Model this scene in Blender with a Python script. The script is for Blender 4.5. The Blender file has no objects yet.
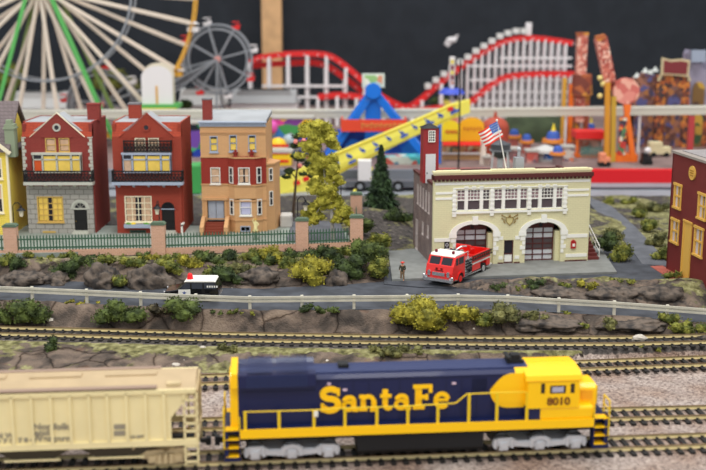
import bpy, bmesh, math, random
from mathutils import Vector, Matrix, noise
random.seed(7)
C = bpy.context.scene.collection
sc = bpy.context.scene
# ---------------------------------------------------------------- camera (the miniature world is laid out at its full 1:1 scale in metres)
FPX, PITCH, CAMZ = 1100.0, math.radians(12.06), 22.2
cd = bpy.data.cameras.new('camera'); cam = bpy.data.objects.new('camera', cd); C.objects.link(cam)
cam.location = (0, 0, CAMZ); cam.rotation_euler = (math.pi/2-PITCH, 0, 0)
cd.sensor_width = 36; cd.lens = FPX*36/706; cd.clip_start = .5; cd.clip_end = 1500
cd.dof.use_dof = True; cd.dof.focus_distance = 74.5; cd.dof.aperture_fstop = .115
sc.camera = cam
# ---------------------------------------------------------------- light: room ambience and ceiling tube fixtures
w = bpy.data.worlds.new('world'); sc.world = w; w.use_nodes = True
w.node_tree.nodes['Background'].inputs[0].default_value = (.93, .96, 1, 1)
w.node_tree.nodes['Background'].inputs[1].default_value = .9
def area(name, loc, size, power, col=(1, .96, .9), look=(0, 90, 0)):
    l = bpy.data.lights.new(name, 'AREA'); l.shape = 'RECTANGLE'; l.size, l.size_y = size; l.energy = power; l.color = col
    o = bpy.data.objects.new(name, l); C.objects.link(o); o.location = loc
    o.rotation_euler = (Vector(look)-Vector(loc)).to_track_quat('-Z', 'Y').to_euler()
area('ceiling_light', (-30, -10, 120), (110, 14), 95000, (1, .95, .87), (0, 85, 0))
area('ceiling_light', (45, 60, 130), (110, 14), 80000, (1, .95, .87), (5, 85, 0))
area('ceiling_light', (-10, 150, 130), (140, 14), 85000, (.95, .98, 1), (0, 150, 0))
sc.view_settings.view_transform = 'Standard'; sc.view_settings.look = 'None'
sc.view_settings.gamma = 1; sc.view_settings.use_curve_mapping = False; sc.view_settings.exposure = 0
# ---------------------------------------------------------------- helpers
cP, sP = math.cos(PITCH), math.sin(PITCH)
EYE = Vector((0, 0, CAMZ))
def ray(px, py):
    a, b = (px-353)/FPX, (235-py)/FPX
    return Vector((a, cP+b*sP, -sP+b*cP))
def G(px, py, z):
    r = ray(px, py); return EYE + r*((z-CAMZ)/r.z)
def V(px, py, Y):
    r = ray(px, py); return EYE + r*(Y/r.y)
def srgb(c):
    return tuple((x/255/12.92 if x/255 <= .04045 else ((x/255+.055)/1.055)**2.4) for x in c)
class Frame:                                   # a vertical plane standing in the place
    def __init__(s, o, ang=0): s.o = Vector(o); s.a = ang; s.u = Vector((math.cos(ang), math.sin(ang), 0)); s.n = Vector((-math.sin(ang), math.cos(ang), 0))
    def uv(s, px, py, off=0):
        r = ray(px, py); p0 = s.o+s.n*off; t = (p0-EYE).dot(s.n)/r.dot(s.n); p = EYE+r*t-s.o; p.z += s.o.z
        return p.dot(s.u), p.z
    def rect(s, x0, x1, y0, y1, off=0):
        a, b = s.uv((x0+x1)/2, y0, off)[1], s.uv((x0+x1)/2, y1, off)[1]; ym = (y0+y1)/2
        return s.uv(x0, ym, off)[0], s.uv(x1, ym, off)[0], b, a
MATS = {}
def mat(name, col, rough=.7, metal=0, var=0, scale=3, bump=0, col2=None, emit=0, coat=0, detail=4):
    if name in MATS: return MATS[name]
    m = bpy.data.materials.new(name); m.use_nodes = True; nt = m.node_tree; b = nt.nodes['Principled BSDF']
    c = srgb(col); b.inputs['Base Color'].default_value = (*c, 1); b.inputs['Roughness'].default_value = rough; b.inputs['Metallic'].default_value = metal
    b.inputs['Specular IOR Level'].default_value = .35
    if coat: b.inputs['Coat Weight'].default_value = coat
    if var or bump or col2:
        tc = nt.nodes.new('ShaderNodeTexCoord'); n = nt.nodes.new('ShaderNodeTexNoise'); n.inputs['Scale'].default_value = scale; n.inputs['Detail'].default_value = detail
        nt.links.new(tc.outputs['Object'], n.inputs['Vector'])
        if var or col2:
            r = nt.nodes.new('ShaderNodeValToRGB'); nt.links.new(n.outputs['Fac'], r.inputs[0])
            d = srgb(col2) if col2 else tuple(x*(1-var) for x in c)
            r.color_ramp.elements[0].color = (*d, 1); r.color_ramp.elements[1].color = (*[min(1, x*(1+var*.6)) for x in c], 1)
            r.color_ramp.elements[0].position = .38; r.color_ramp.elements[1].position = .62
            nt.links.new(r.outputs[0], b.inputs['Base Color'])
        if bump:
            k = nt.nodes.new('ShaderNodeBump'); k.inputs['Strength'].default_value = bump; k.inputs['Distance'].default_value = .1
            nt.links.new(n.outputs['Fac'], k.inputs['Height']); nt.links.new(k.outputs[0], b.inputs['Normal'])
    MATS[name] = m; return m
def brick(name, col, mortar, bw=.42, bh=.15, ms=.02, var=.12, rough=.75, bump=.3, offset=.5, dirt=0):
    if name in MATS: return MATS[name]
    m = mat(name, col, rough); nt = m.node_tree; b = nt.nodes['Principled BSDF']; N = nt.nodes.new; L = nt.links.new
    tc = N('ShaderNodeTexCoord'); sx = N('ShaderNodeSeparateXYZ'); L(tc.outputs['Object'], sx.inputs[0])
    ad = N('ShaderNodeMath'); L(sx.outputs[0], ad.inputs[0]); L(sx.outputs[1], ad.inputs[1])
    cb = N('ShaderNodeCombineXYZ'); L(ad.outputs[0], cb.inputs[0]); L(sx.outputs[2], cb.inputs[1])
    t = N('ShaderNodeTexBrick'); L(cb.outputs[0], t.inputs['Vector']); t.offset = offset
    c = srgb(col); t.inputs['Color1'].default_value = (*c, 1); t.inputs['Color2'].default_value = (*[x*(1-var) for x in c], 1)
    t.inputs['Mortar'].default_value = (*srgb(mortar), 1); t.inputs['Scale'].default_value = 1; t.inputs['Mortar Size'].default_value = ms
    t.inputs['Brick Width'].default_value = bw; t.inputs['Row Height'].default_value = bh; t.inputs['Mortar Smooth'].default_value = .3
    if dirt:
        n = N('ShaderNodeTexNoise'); n.inputs['Scale'].default_value = .9; n.inputs['Detail'].default_value = 6; L(tc.outputs['Object'], n.inputs['Vector'])
        r = N('ShaderNodeValToRGB'); r.color_ramp.elements[0].position = .35; r.color_ramp.elements[1].position = .7
        r.color_ramp.elements[0].color = (*[1-dirt]*3, 1); L(n.outputs['Fac'], r.inputs[0])
        mx = N('ShaderNodeMix'); mx.data_type = 'RGBA'; mx.blend_type = 'MULTIPLY'; mx.inputs[0].default_value = 1
        L(t.outputs['Color'], mx.inputs[6]); L(r.outputs[0], mx.inputs[7]); L(mx.outputs[2], b.inputs['Base Color'])
    else: L(t.outputs['Color'], b.inputs['Base Color'])
    k = N('ShaderNodeBump'); k.inputs['Strength'].default_value = bump; k.inputs['Distance'].default_value = .03; k.invert = True
    L(t.outputs['Fac'], k.inputs['Height']); L(k.outputs[0], b.inputs['Normal']); return m
class MB:
    def __init__(s): s.v = []; s.f = []; s.mi = []; s.M = None; s.k = 0
    def P(s, p):
        p = Vector(p); p = s.M @ p if s.M else p; s.v.append(p[:]); return len(s.v)-1
    def face(s, idx): s.f.append(tuple(idx)); s.mi.append(s.k)
    def poly(s, pts): s.face([s.P(p) for p in pts])
    def box(s, x0, x1, y0, y1, z0, z1):
        i = [s.P(p) for p in ((x0,y0,z0),(x1,y0,z0),(x1,y1,z0),(x0,y1,z0),(x0,y0,z1),(x1,y0,z1),(x1,y1,z1),(x0,y1,z1))]
        for q in ((0,3,2,1),(4,5,6,7),(0,1,5,4),(1,2,6,5),(2,3,7,6),(3,0,4,7)): s.face([i[j] for j in q])
        return s
    def bar(s, a, b, w, h=None, up=(0, 0, 1)):     # rectangular bar between two points
        a, b = Vector(a), Vector(b); d = (b-a).normalized(); u = Vector(up)
        if abs(d.dot(u)) > .98: u = Vector((0, 1, 0))
        x = d.cross(u).normalized()*w/2; y = x.normalized().cross(d).normalized()*(h or w)/2
        i = [s.P(p) for p in (a-x-y, a+x-y, a+x+y, a-x+y, b-x-y, b+x-y, b+x+y, b-x+y)]
        for q in ((0,3,2,1),(4,5,6,7),(0,1,5,4),(1,2,6,5),(2,3,7,6),(3,0,4,7)): s.face([i[j] for j in q])
        return s
    def prism(s, pts, y0, y1, plane='xz'):
        f = {'xz': lambda a, b, y: (a, y, b), 'xy': lambda a, b, y: (a, b, y), 'yz': lambda a, b, y: (y, a, b)}[plane]
        A = [s.P(f(a, b, y0)) for a, b in pts]; B = [s.P(f(a, b, y1)) for a, b in pts]; n = len(pts)
        s.face(A); s.face(B[::-1])
        for i in range(n): j = (i+1) % n; s.face((A[j], A[i], B[i], B[j]))
        return s
    def cyl(s, a, b, r, r2=None, n=10):
        a, b = Vector(a), Vector(b); r2 = r if r2 is None else r2; d = (b-a).normalized()
        u = d.orthogonal().normalized(); v = d.cross(u)
        A = []; B = []
        for i in range(n):
            t = 2*math.pi*i/n; e = u*math.cos(t)+v*math.sin(t); A.append(s.P(a+e*r)); B.append(s.P(b+e*r2))
        for i in range(n): j = (i+1) % n; s.face((A[i], A[j], B[j], B[i]))
        s.face(A[::-1]); s.face(B); return s
    def tube(s, pts, r, n=8):
        for a, b in zip(pts, pts[1:]): s.cyl(a, b, r, r, n)
        return s
    def ball(s, c, r, q=(1, 1, 1), n=10, m=7, jit=0):
        c = Vector(c); rows = []
        for i in range(1, m):
            t = math.pi*i/m; row = []
            for j in range(n):
                p = 2*math.pi*j/n; e = Vector((math.sin(t)*math.cos(p)*q[0], math.sin(t)*math.sin(p)*q[1], math.cos(t)*q[2]))*r
                if jit: e *= 1+random.uniform(-jit, jit)
                row.append(s.P(c+e))
            rows.append(row)
        T = s.P(c+Vector((0, 0, r*q[2]))); B = s.P(c-Vector((0, 0, r*q[2])))
        for j in range(n): k = (j+1) % n; s.face((T, rows[0][j], rows[0][k])); s.face((B, rows[-1][k], rows[-1][j]))
        for a, b in zip(rows, rows[1:]):
            for j in range(n): k = (j+1) % n; s.face((a[j], b[j], b[k], a[k]))
        return s
    def wall(s, x0, x1, z0, z1, holes, y0, y1):    # wall slab with real openings
        xs = sorted({x0, x1, *[min(max(h[i], x0), x1) for h in holes for i in (0, 1)]}); zs = sorted({z0, z1, *[min(max(h[i], z0), z1) for h in holes for i in (2, 3)]})
        for za, zb in zip(zs, zs[1:]):
            run = None
            for xa, xb in zip(xs, xs[1:]):
                mx, mz = (xa+xb)/2, (za+zb)/2
                if any(h[0] < mx < h[1] and h[2] < mz < h[3] for h in holes):
                    if run: s.box(run[0], run[1], y0, y1, za, zb); run = None
                else: run = (run[0] if run else xa, xb)
            if run: s.box(run[0], run[1], y0, y1, za, zb)
        return s
    def arc(s, cx, cz, r0, r1, a0, a1, y0, y1, n=16, sq=1):   # ring segment in xz
        p = [(cx+r1*math.cos(a0+(a1-a0)*i/n), cz+sq*r1*math.sin(a0+(a1-a0)*i/n)) for i in range(n+1)]
        q = [(cx+r0*math.cos(a0+(a1-a0)*i/n), cz+sq*r0*math.sin(a0+(a1-a0)*i/n)) for i in range(n+1)]
        for i in range(n): s.prism([p[i], p[i+1], q[i+1], q[i]][::-1], y0, y1)
        return s
    def build(s, name, m, parent=None, smooth=False, bevel=0):
        me = bpy.data.meshes.new(name); me.from_pydata(s.v, [], s.f)
        for x in (m if isinstance(m, (list, tuple)) else [m]): me.materials.append(x)
        me.polygons.foreach_set('material_index', s.mi)
        if smooth: me.polygons.foreach_set('use_smooth', [True]*len(s.f))
        me.update(); o = bpy.data.objects.new(name, me); C.objects.link(o)
        if parent: o.parent = parent
        if bevel:
            b = o.modifiers.new('b', 'BEVEL'); b.width = bevel; b.segments = 2; b.limit_method = 'ANGLE'
        return o
def tag(o, label, cat, group=None, kind=None):
    o['label'] = label; o['category'] = cat
    if group: o['group'] = group
    if kind: o['kind'] = kind
    return o
def root(name, label, cat, loc=(0, 0, 0), rz=0, group=None):
    o = bpy.data.objects.new(name, None); o.empty_display_size = .1; C.objects.link(o); o.location = loc; o.rotation_euler = (0, 0, rz)
    return tag(o, label, cat, group)
def struct(mb, name, m, **k):
    o = mb.build(name, m, **k); o['kind'] = 'structure'; return o
def copy_tree(o, parent=None):
    c = o.copy(); C.objects.link(c); c.parent = parent
    for ch in o.children: copy_tree(ch, c)
    return c
def text_mb(name, body, m, parent, loc, size, rot=(math.pi/2, 0, 0), ext=.01, bold=0, align='CENTER', sx=1):
    cu = bpy.data.curves.new(name, 'FONT'); cu.body = body; cu.size = size; cu.extrude = ext; cu.offset = bold; cu.align_x = align; cu.align_y = 'CENTER'; cu.space_line = .8
    t = bpy.data.objects.new('tmp', cu); C.objects.link(t); bpy.context.view_layer.update()
    me = bpy.data.meshes.new_from_object(t); bpy.data.objects.remove(t); me.materials.clear(); me.materials.append(m)
    o = bpy.data.objects.new(name, me); C.objects.link(o); o.location = loc; o.rotation_euler = rot; o.scale = (sx, 1, 1)
    if parent: o.parent = parent
    return o
def lerp(a, b, t): return a+(b-a)*t
def sm(t): t = min(1, max(0, t)); return t*t*(3-2*t)
def interp(pts, x):
    if x <= pts[0][0]: return pts[0][1]
    for (a, b), (c, d) in zip(pts, pts[1:]):
        if x <= c: return b+(d-b)*(x-a)/(c-a)
    return pts[-1][1]
def curve(pts):                                # photo points with heights -> Y as a function of X
    return [(p.x, p.y) for p in (G(a, b, z) for a, b, z in pts)]
# ---------------------------------------------------------------- lie of the land
ZR = 1.8
tA0, tA1 = G(100, 461, .25), G(706, 439.3, .25)
tB0, tB1 = G(220, 423, .25), G(706, 411, .25)
tC0, tC1 = G(220, 378.5, .35), G(700, 360.3, .35)
Dc = curve([(-120, 324, .9), (0, 328.5, .9), (100, 331, .9), (220, 334.5, .9), (350, 336.6, .9), (500, 338.6, .9), (620, 338.6, .9), (706, 336.5, .9), (800, 333, .9)])
def lineY(a, b, x): return a.y+(b.y-a.y)*(x-a.x)/(b.x-a.x)
RN = curve([(-120, 296, ZR), (0, 299, ZR), (87, 303, ZR), (180, 307.5, ZR), (250, 310, ZR), (354, 309, ZR), (407, 308.5, ZR), (460, 308, ZR), (507, 309, 1.75), (558, 312, 1.6), (614, 315, 1.4), (666, 319, 1.2), (706, 322, 1.0), (800, 330, .8)])
RZ = [(G(460, 308, ZR).x, ZR), (G(507, 309, 1.75).x, 1.75), (G(558, 312, 1.6).x, 1.6), (G(614, 315, 1.4).x, 1.4), (G(666, 319, 1.2).x, 1.2), (G(706, 322, 1).x, 1.0), (30, .8)]
RF = curve([(-120, 272, ZR), (0, 277, ZR), (60, 281, ZR), (163, 288.5, ZR), (260, 290, ZR), (350, 285.5, ZR), (385, 283, ZR), (440, 287, ZR), (470, 289, ZR), (510, 294, 1.75), (595, 302, 1.5), (677, 307, 1.25), (706, 310, 1.1), (800, 316, .9)])
ST = curve([(440, 286, 1.85), (470, 283, 1.85), (510, 281, 1.85), (600, 281, 1.85), (690, 281, 1.9), (800, 281, 1.9)])
EM = curve([(-120, 259, 3), (0, 258, 3), (60, 256, 3), (170, 252.5, 3), (300, 250, 3), (362, 244, 3)])
XE, XS = G(360, 246, 3).x, G(392, 270, 1.85).x
XO = G(455, 285, 1.85).x
def nz(x, y, s, o=0): return noise.noise(Vector((x*s+o, y*s-o, o*.7)))
def ridge(x, y, s, o): return 1-abs(noise.noise(Vector((x*s+o, y*s*1.6, o))))*2
def height(x, y, rough=True):
    """returns height, rock, grass, dark"""
    yb = lineY(tC0, tC1, x)+2.0; d = interp(Dc, x); rn = interp(RN, x)+.15; rf = interp(RF, x); zr = interp(RZ, x)
    n1 = nz(x, y, .35, 3) ; n2 = nz(x, y, 1.1, 9); rk = ridge(x, y, .55, 5)*.5+ridge(x, y, 1.5, 11)*.25+n2*.3 if rough else 0
    if y < yb: return (n2*.02, 0, 0, 0)
    if y < d-1.5:
        t = sm((y-yb)/(d-1.5-yb)); e = math.sin(math.pi*t)
        return (lerp(0, .58, t)+e*(.25*n1+.18*rk), 1-t*.6, .3+.7*t+n1*.7-.35*e, 0)
    if y < d+1.35: return (.58+n2*.02, 0, 0, 1)
    if y < rn:
        t = (y-d-1.35)/max(.1, rn-d-1.35); e = math.sin(math.pi*min(1, t)); tt = sm(min(1, t*1.35))
        return (lerp(.55, zr-.06, tt)+e*(.22*n1+.33*rk), 1, .12*t+n1*.3, 0)
    if y < rf: return (zr-.06, 0, 0, 1)
    pl = lerp(3, 1.85, sm((x-XE)/(XS-XE)))
    if x > XO-2:
        st = interp(ST, x); st = max(st, rf+.3)
        if y < st:
            t = (y-rf)/(st-rf); k = sm((x-XO+2)/5); e = math.sin(math.pi*t)
            return (lerp(zr, 1.85, sm(t*1.5))+k*(e*(.45+.5*n1+.35*rk)), k, .15+.6*t+n1*.5, .5)
    em = interp(EM, x)
    if x < XS and y < em+.3:
        t = (y-rf)/max(.1, em+.3-rf); e = math.sin(math.pi*min(1, t))
        return (lerp(ZR-.05, pl-.25*(1-sm((x-XE)/2)), sm(t*1.15))+e*(.25*n1+.5*rk)*(1-sm((x-XE)/(XS-XE))*.8), 1, -.1+.9*t+n1*.4, .15)
    hill = 1.7*math.exp(-((x-3.2)/2.6)**2-((y-97)/6)**2)+.8*math.exp(-((x-22)/3)**2-((y-104)/8)**2)
    back = sm((y-98)/14)
    h = lerp(pl if x > XE else pl-.3, 1.2, back)+hill+n1*.12*sm((y-96)/3)+.1*n2*sm((y-97)/4)
    return (h, .6, (.35 if x < 8 else .62)+n1*.6, .75)
def hit(px, py):
    r = ray(px, py); t = 60.0
    while t < 150:
        p = EYE+r*t
        if p.z <= height(p.x, p.y, False)[0]: return p
        t += .15
    return p
def proj(p):
    q = Vector(p)-EYE; d = q.y*cP-q.z*sP; return 353+FPX*q.x/d, 235-FPX*(q.y*sP+q.z*cP)/d
# ---------------------------------------------------------------- setting: terrain
def terrain_mat():
    m = bpy.data.materials.new('terrain'); m.use_nodes = True; nt = m.node_tree; b = nt.nodes['Principled BSDF']; N = nt.nodes.new; L = nt.links.new
    b.inputs['Roughness'].default_value = .9; b.inputs['Specular IOR Level'].default_value = .2
    tc = N('ShaderNodeTexCoord'); at = N('ShaderNodeAttribute'); at.attribute_name = 'zone'; sp = N('ShaderNodeSeparateColor'); L(at.outputs['Color'], sp.inputs[0])
    def noi(s, d=5, dist=0):
        n = N('ShaderNodeTexNoise'); n.inputs['Scale'].default_value = s; n.inputs['Detail'].default_value = d; n.inputs['Distortion'].default_value = dist; L(tc.outputs['Object'], n.inputs['Vector']); return n.outputs['Fac']
    def ramp(src, *st):
        r = N('ShaderNodeValToRGB'); L(src, r.inputs[0]); e = r.color_ramp.elements
        while len(e) < len(st): e.new(.5)
        for k, (p, c) in enumerate(st): e[k].position = p; e[k].color = (*srgb(c), 1)
        return r.outputs[0]
    def mix(f, a, c, mode='MIX', fv=1):
        x = N('ShaderNodeMix'); x.data_type = 'RGBA'; x.blend_type = mode
        if f is None: x.inputs[0].default_value = fv
        else: L(f, x.inputs[0])
        L(a, x.inputs[6]); L(c, x.inputs[7]); return x.outputs[2]
    vo = N('ShaderNodeTexVoronoi'); vo.inputs['Scale'].default_value = 8; L(tc.outputs['Object'], vo.inputs['Vector'])
    sv = N('ShaderNodeSeparateColor'); L(vo.outputs['Color'], sv.inputs[0])
    grav = ramp(sv.outputs[0], (0, (112, 102, 98)), (.25, (146, 136, 131)), (.6, (166, 156, 150)), (1, (190, 181, 173)))
    tint = ramp(noi(.28, 3), (.35, (255, 250, 248)), (.65, (222, 200, 186)))
    grav = mix(None, grav, tint, 'MULTIPLY')
    rock = ramp(noi(.7, 8, .6), (.25, (44, 40, 38)), (.42, (76, 68, 62)), (.55, (108, 94, 84)), (.68, (128, 112, 98)), (.85, (160, 146, 130)))
    red = ramp(noi(.33, 3), (.62, (255, 255, 255)), (.72, (240, 178, 140))); rock = mix(None, rock, red, 'MULTIPLY')
    vc = N('ShaderNodeTexVoronoi'); vc.feature = 'DISTANCE_TO_EDGE'; vc.inputs['Scale'].default_value = .3
    dn = N('ShaderNodeTexNoise'); dn.inputs['Scale'].default_value = .6; dn.inputs['Detail'].default_value = 5; L(tc.outputs['Object'], dn.inputs['Vector'])
    L(mix(None, tc.outputs['Object'], dn.outputs['Color'], 'ADD', 2.2), vc.inputs['Vector'])
    crack = ramp(vc.outputs['Distance'], (0, (120, 112, 106)), (.02, (225, 222, 220)), (.05, (255, 255, 255))); rock = mix(None, rock, crack, 'MULTIPLY')
    chips = ramp(noi(2.6, 2), (.76, (0, 0, 0)), (.78, (215, 205, 190))); rock = mix(None, rock, chips, 'LIGHTEN')
    grass = ramp(noi(2.2, 7), (.3, (72, 70, 44)), (.45, (112, 108, 70)), (.6, (142, 138, 96)), (.75, (166, 162, 120)))
    dark = ramp(noi(3, 5), (.3, (44, 42, 42)), (.6, (84, 78, 74)), (.8, (120, 112, 104)))
    def th(sock, off, lo, hi):
        a = N('ShaderNodeMath'); L(sock, a.inputs[0]); L(noi(1.6, 6), a.inputs[1]); q = N('ShaderNodeMapRange'); q.inputs[1].default_value = lo+off; q.inputs[2].default_value = hi+off; L(a.outputs[0], q.inputs[0]); return q.outputs[0]
    col = mix(th(sp.outputs[0], 0, .62, .75), grav, rock); col = mix(th(sp.outputs[2], 0, .95, 1.1), col, dark); col = mix(th(sp.outputs[1], 0, .98, 1.12), col, grass)
    L(col, b.inputs['Base Color'])
    k = N('ShaderNodeBump'); k.inputs['Strength'].default_value = .9; k.inputs['Distance'].default_value = .12
    ad = N('ShaderNodeMath'); L(vo.outputs['Distance'], ad.inputs[0]); ad.operation = 'SUBTRACT'; L(noi(2.5, 8), ad.inputs[0]); vs = N('ShaderNodeMath'); vs.operation = 'MULTIPLY'; L(vo.outputs['Distance'], vs.inputs[0]); vs.inputs[1].default_value = .45; L(vs.outputs[0], ad.inputs[1]); L(ad.outputs[0], k.inputs['Height']); L(k.outputs[0], b.inputs['Normal'])
    return m
def grid_terrain():
    xs = [-44+.2*i for i in range(int(90/.2)+1)]
    ys = [44+.5*i for i in range(32)] + [60+.17*i for i in range(int(32/.17))] + [92.1+.45*i for i in range(61)]
    v = []; z = []
    for y in ys:
        for x in xs:
            h, r, g, d = height(x, y)
            v.append((x, y, h)); z.append((max(0, min(1, r)), max(0, min(1, g)), max(0, min(1, d)), 1))
    n = len(xs); f = [(j*n+i, j*n+i+1, j*n+n+i+1, j*n+n+i) for j in range(len(ys)-1) for i in range(n-1)]
    me = bpy.data.meshes.new('ground'); me.from_pydata(v, [], f); a = me.color_attributes.new('zone', 'FLOAT_COLOR', 'POINT')
    a.data.foreach_set('color', [c for q in z for c in q]); me.polygons.foreach_set('use_smooth', [True]*len(f)); me.materials.append(terrain_mat())
    o = bpy.data.objects.new('ground', me); C.objects.link(o); o['kind'] = 'structure'
grid_terrain()
m_asph = mat('asphalt', (68, 71, 78), .8, var=.3, scale=.8, bump=.25, detail=10)
m_asphl = mat('asphalt_worn', (94, 96, 102), .8, var=.2, scale=.9, bump=.25, detail=10)
m_conc = mat('concrete', (128, 130, 127), .8, var=.12, scale=1.2, bump=.1)
m_black = mat('black_metal', (24, 24, 27), .5)
def strip(name, A, B, zf, m, x0, x1, n=160, up=.0):
    mb = MB()
    for i in range(n):
        xa, xb = lerp(x0, x1, i/n), lerp(x0, x1, (i+1)/n)
        mb.poly([(xa, interp(A, xa), zf(xa)+up), (xb, interp(A, xb), zf(xb)+up), (xb, interp(B, xb), zf(xb)+up), (xa, interp(B, xa), zf(xa)+up)])
    return struct(mb, name, m)
strip('road', [(x, y-.15) for x, y in RN], [(x, y+.45) for x, y in RF], lambda x: interp(RZ, x), m_asph, -44, 40)
# upper street in front of the fire station and the side street winding back
def patch(name, pts, z, m, th=.06):
    mb = MB(); mb.prism([(p[0], p[1]) for p in pts], z-th, z, 'xy'); mb.f = [tuple(q) for q in mb.f]; return struct(mb, name, m)
U = [G(*p) for p in ((384, 284, 1.86), (384, 246, 1.86), (606, 246, 1.86), (628, 246, 1.86), (642, 264, 1.86), (668, 266, 1.86), (676, 276, 1.86), (688, 283, 1.86), (600, 282, 1.86), (512, 282, 1.86), (474, 284, 1.86), (452, 288, 1.86), (420, 287, 1.86))]
patch('street', [(p.x, p.y) for p in U][::-1], 1.87, m_asph)
Ls = [G(*p) for p in ((642, 264, 1.9), (630, 248, 1.9), (606, 224, 1.9), (590, 206, 1.9), (570, 199, 1.9))]
Rs = [G(*p) for p in ((670, 266, 1.9), (656, 250, 1.9), (636, 229, 1.9), (612, 209, 1.9), (592, 201, 1.9))]
mb = MB()
for i in range(4):
    z0, z1 = 1.9+i*.08, 1.98+i*.08
    mb.poly([(Ls[i].x, Ls[i].y, z0), (Rs[i].x, Rs[i].y, z0), (Rs[i+1].x, Rs[i+1].y, z1), (Ls[i+1].x, Ls[i+1].y, z1)])
    mb.poly([(Ls[i].x, Ls[i].y, z0-1.2), (Ls[i].x, Ls[i].y, z0), (Ls[i+1].x, Ls[i+1].y, z1), (Ls[i+1].x, Ls[i+1].y, z1-1.2)])
    mb.poly([(Rs[i].x, Rs[i].y, z0), (Rs[i].x, Rs[i].y, z0-1.2), (Rs[i+1].x, Rs[i+1].y, z1-1.2), (Rs[i+1].x, Rs[i+1].y, z1)])
struct(mb, 'side_street', m_asphl)
ap = [G(*p) for p in ((392, 279, 2.05), (388, 249, 2.05), (600, 246, 2.05), (617, 271.5, 2.05))]
mb = MB(); mb.prism([(p.x, p.y) for p in ap][::-1], 1.8, 2.05, 'xy'); struct(mb, 'pavement', m_conc, bevel=.03)
# yard pavement behind the fence
yp = [G(*p) for p in ((-60, 256, 3), (60, 253, 3), (170, 249, 3), (300, 245, 3), (352, 242, 3), (346, 232, 3), (300, 226, 3), (-60, 226, 3))]
mb = MB(); mb.prism([(p.x, p.y) for p in yp], 2.2, 3.04, 'xy'); struct(mb, 'yard_pavement', mat('yard', (140, 148, 140), .8, var=.1, scale=1.5))
yp = [G(*p) for p in ((286, 243, 3), (346, 240, 3), (340, 222, 3), (292, 222, 3))]
mb = MB(); mb.prism([(p.x, p.y) for p in yp], 3.0, 3.07, 'xy'); struct(mb, 'garden_path', m_asphl)
# grey shelf between the village and the fairground
mb = MB(); mb.box(-60, 60, 119.5, 131, -.3, .8); struct(mb, 'trim_1', mat('shelf_grey', (140, 143, 150), .5, var=.08, scale=.4))
mb = MB(); mb.box(-60, 60, 118.6, 119.5, -1.5, .3); struct(mb, 'trim_2', mat('shelf_black', (26, 28, 28), .6))
mb = MB(); mb.box(-60, 60, 125.2, 126.2, .79, .95); struct(mb, 'trim_3', mat('shelf_line', (70, 73, 80), .6))
# fairground table with its red edge
TZ = 2.3
mb = MB(); mb.box(-60, 60, 130.4, 212, .5, TZ); struct(mb, 'fairground_floor', mat('fair_ground', (134, 112, 108), .8, var=.25, scale=.25))
mb = MB(); mb.box(9.5, 60, 130, 131, .72, TZ+.1); struct(mb, 'trim_4', mat('red_edge', (214, 30, 38), .35), bevel=.08)
mb = MB(); mb.box(-60, 9.5, 130, 131, .72, TZ+.05); struct(mb, 'trim_5', mat('shelf_edge', (118, 122, 130), .5))
# dark cloth behind everything, the room floor and a timber post
mb = MB(); n = 400
for i in range(n):
    xa, xb = -140+280*i/n, -140+280*(i+1)/n; ya, yb = 216+.25*math.sin(xa*.9)*math.sin(xa*.23), 216+.25*math.sin(xb*.9)*math.sin(xb*.23)
    mb.poly([(xa, ya, -60), (xb, yb, -60), (xb, yb, 90), (xa, ya, 90)])
struct(mb, 'wall_back', mat('dark_cloth', (38, 42, 48), .9, var=.12, scale=.3))
mb = MB(); mb.box(-200, 200, -60, 260, -62, -60); struct(mb, 'floor', mat('room_floor', (120, 116, 110), .8))
mb = MB(); mb.box(-60, 60, 30, 119, -3, -1.6); struct(mb, 'table_top', mat('plywood', (150, 120, 84), .7))
a, b = V(262, 50, 212), V(282, 50, 212)
mb = MB(); mb.box(a.x, b.x, 211.5, 214.5, -60, 90); tag(mb.build('timber_post', mat('timber', (206, 164, 118), .6, var=.12, scale=.5), bevel=.2), 'tall bare pine post standing in front of the dark cloth', 'post')
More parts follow.
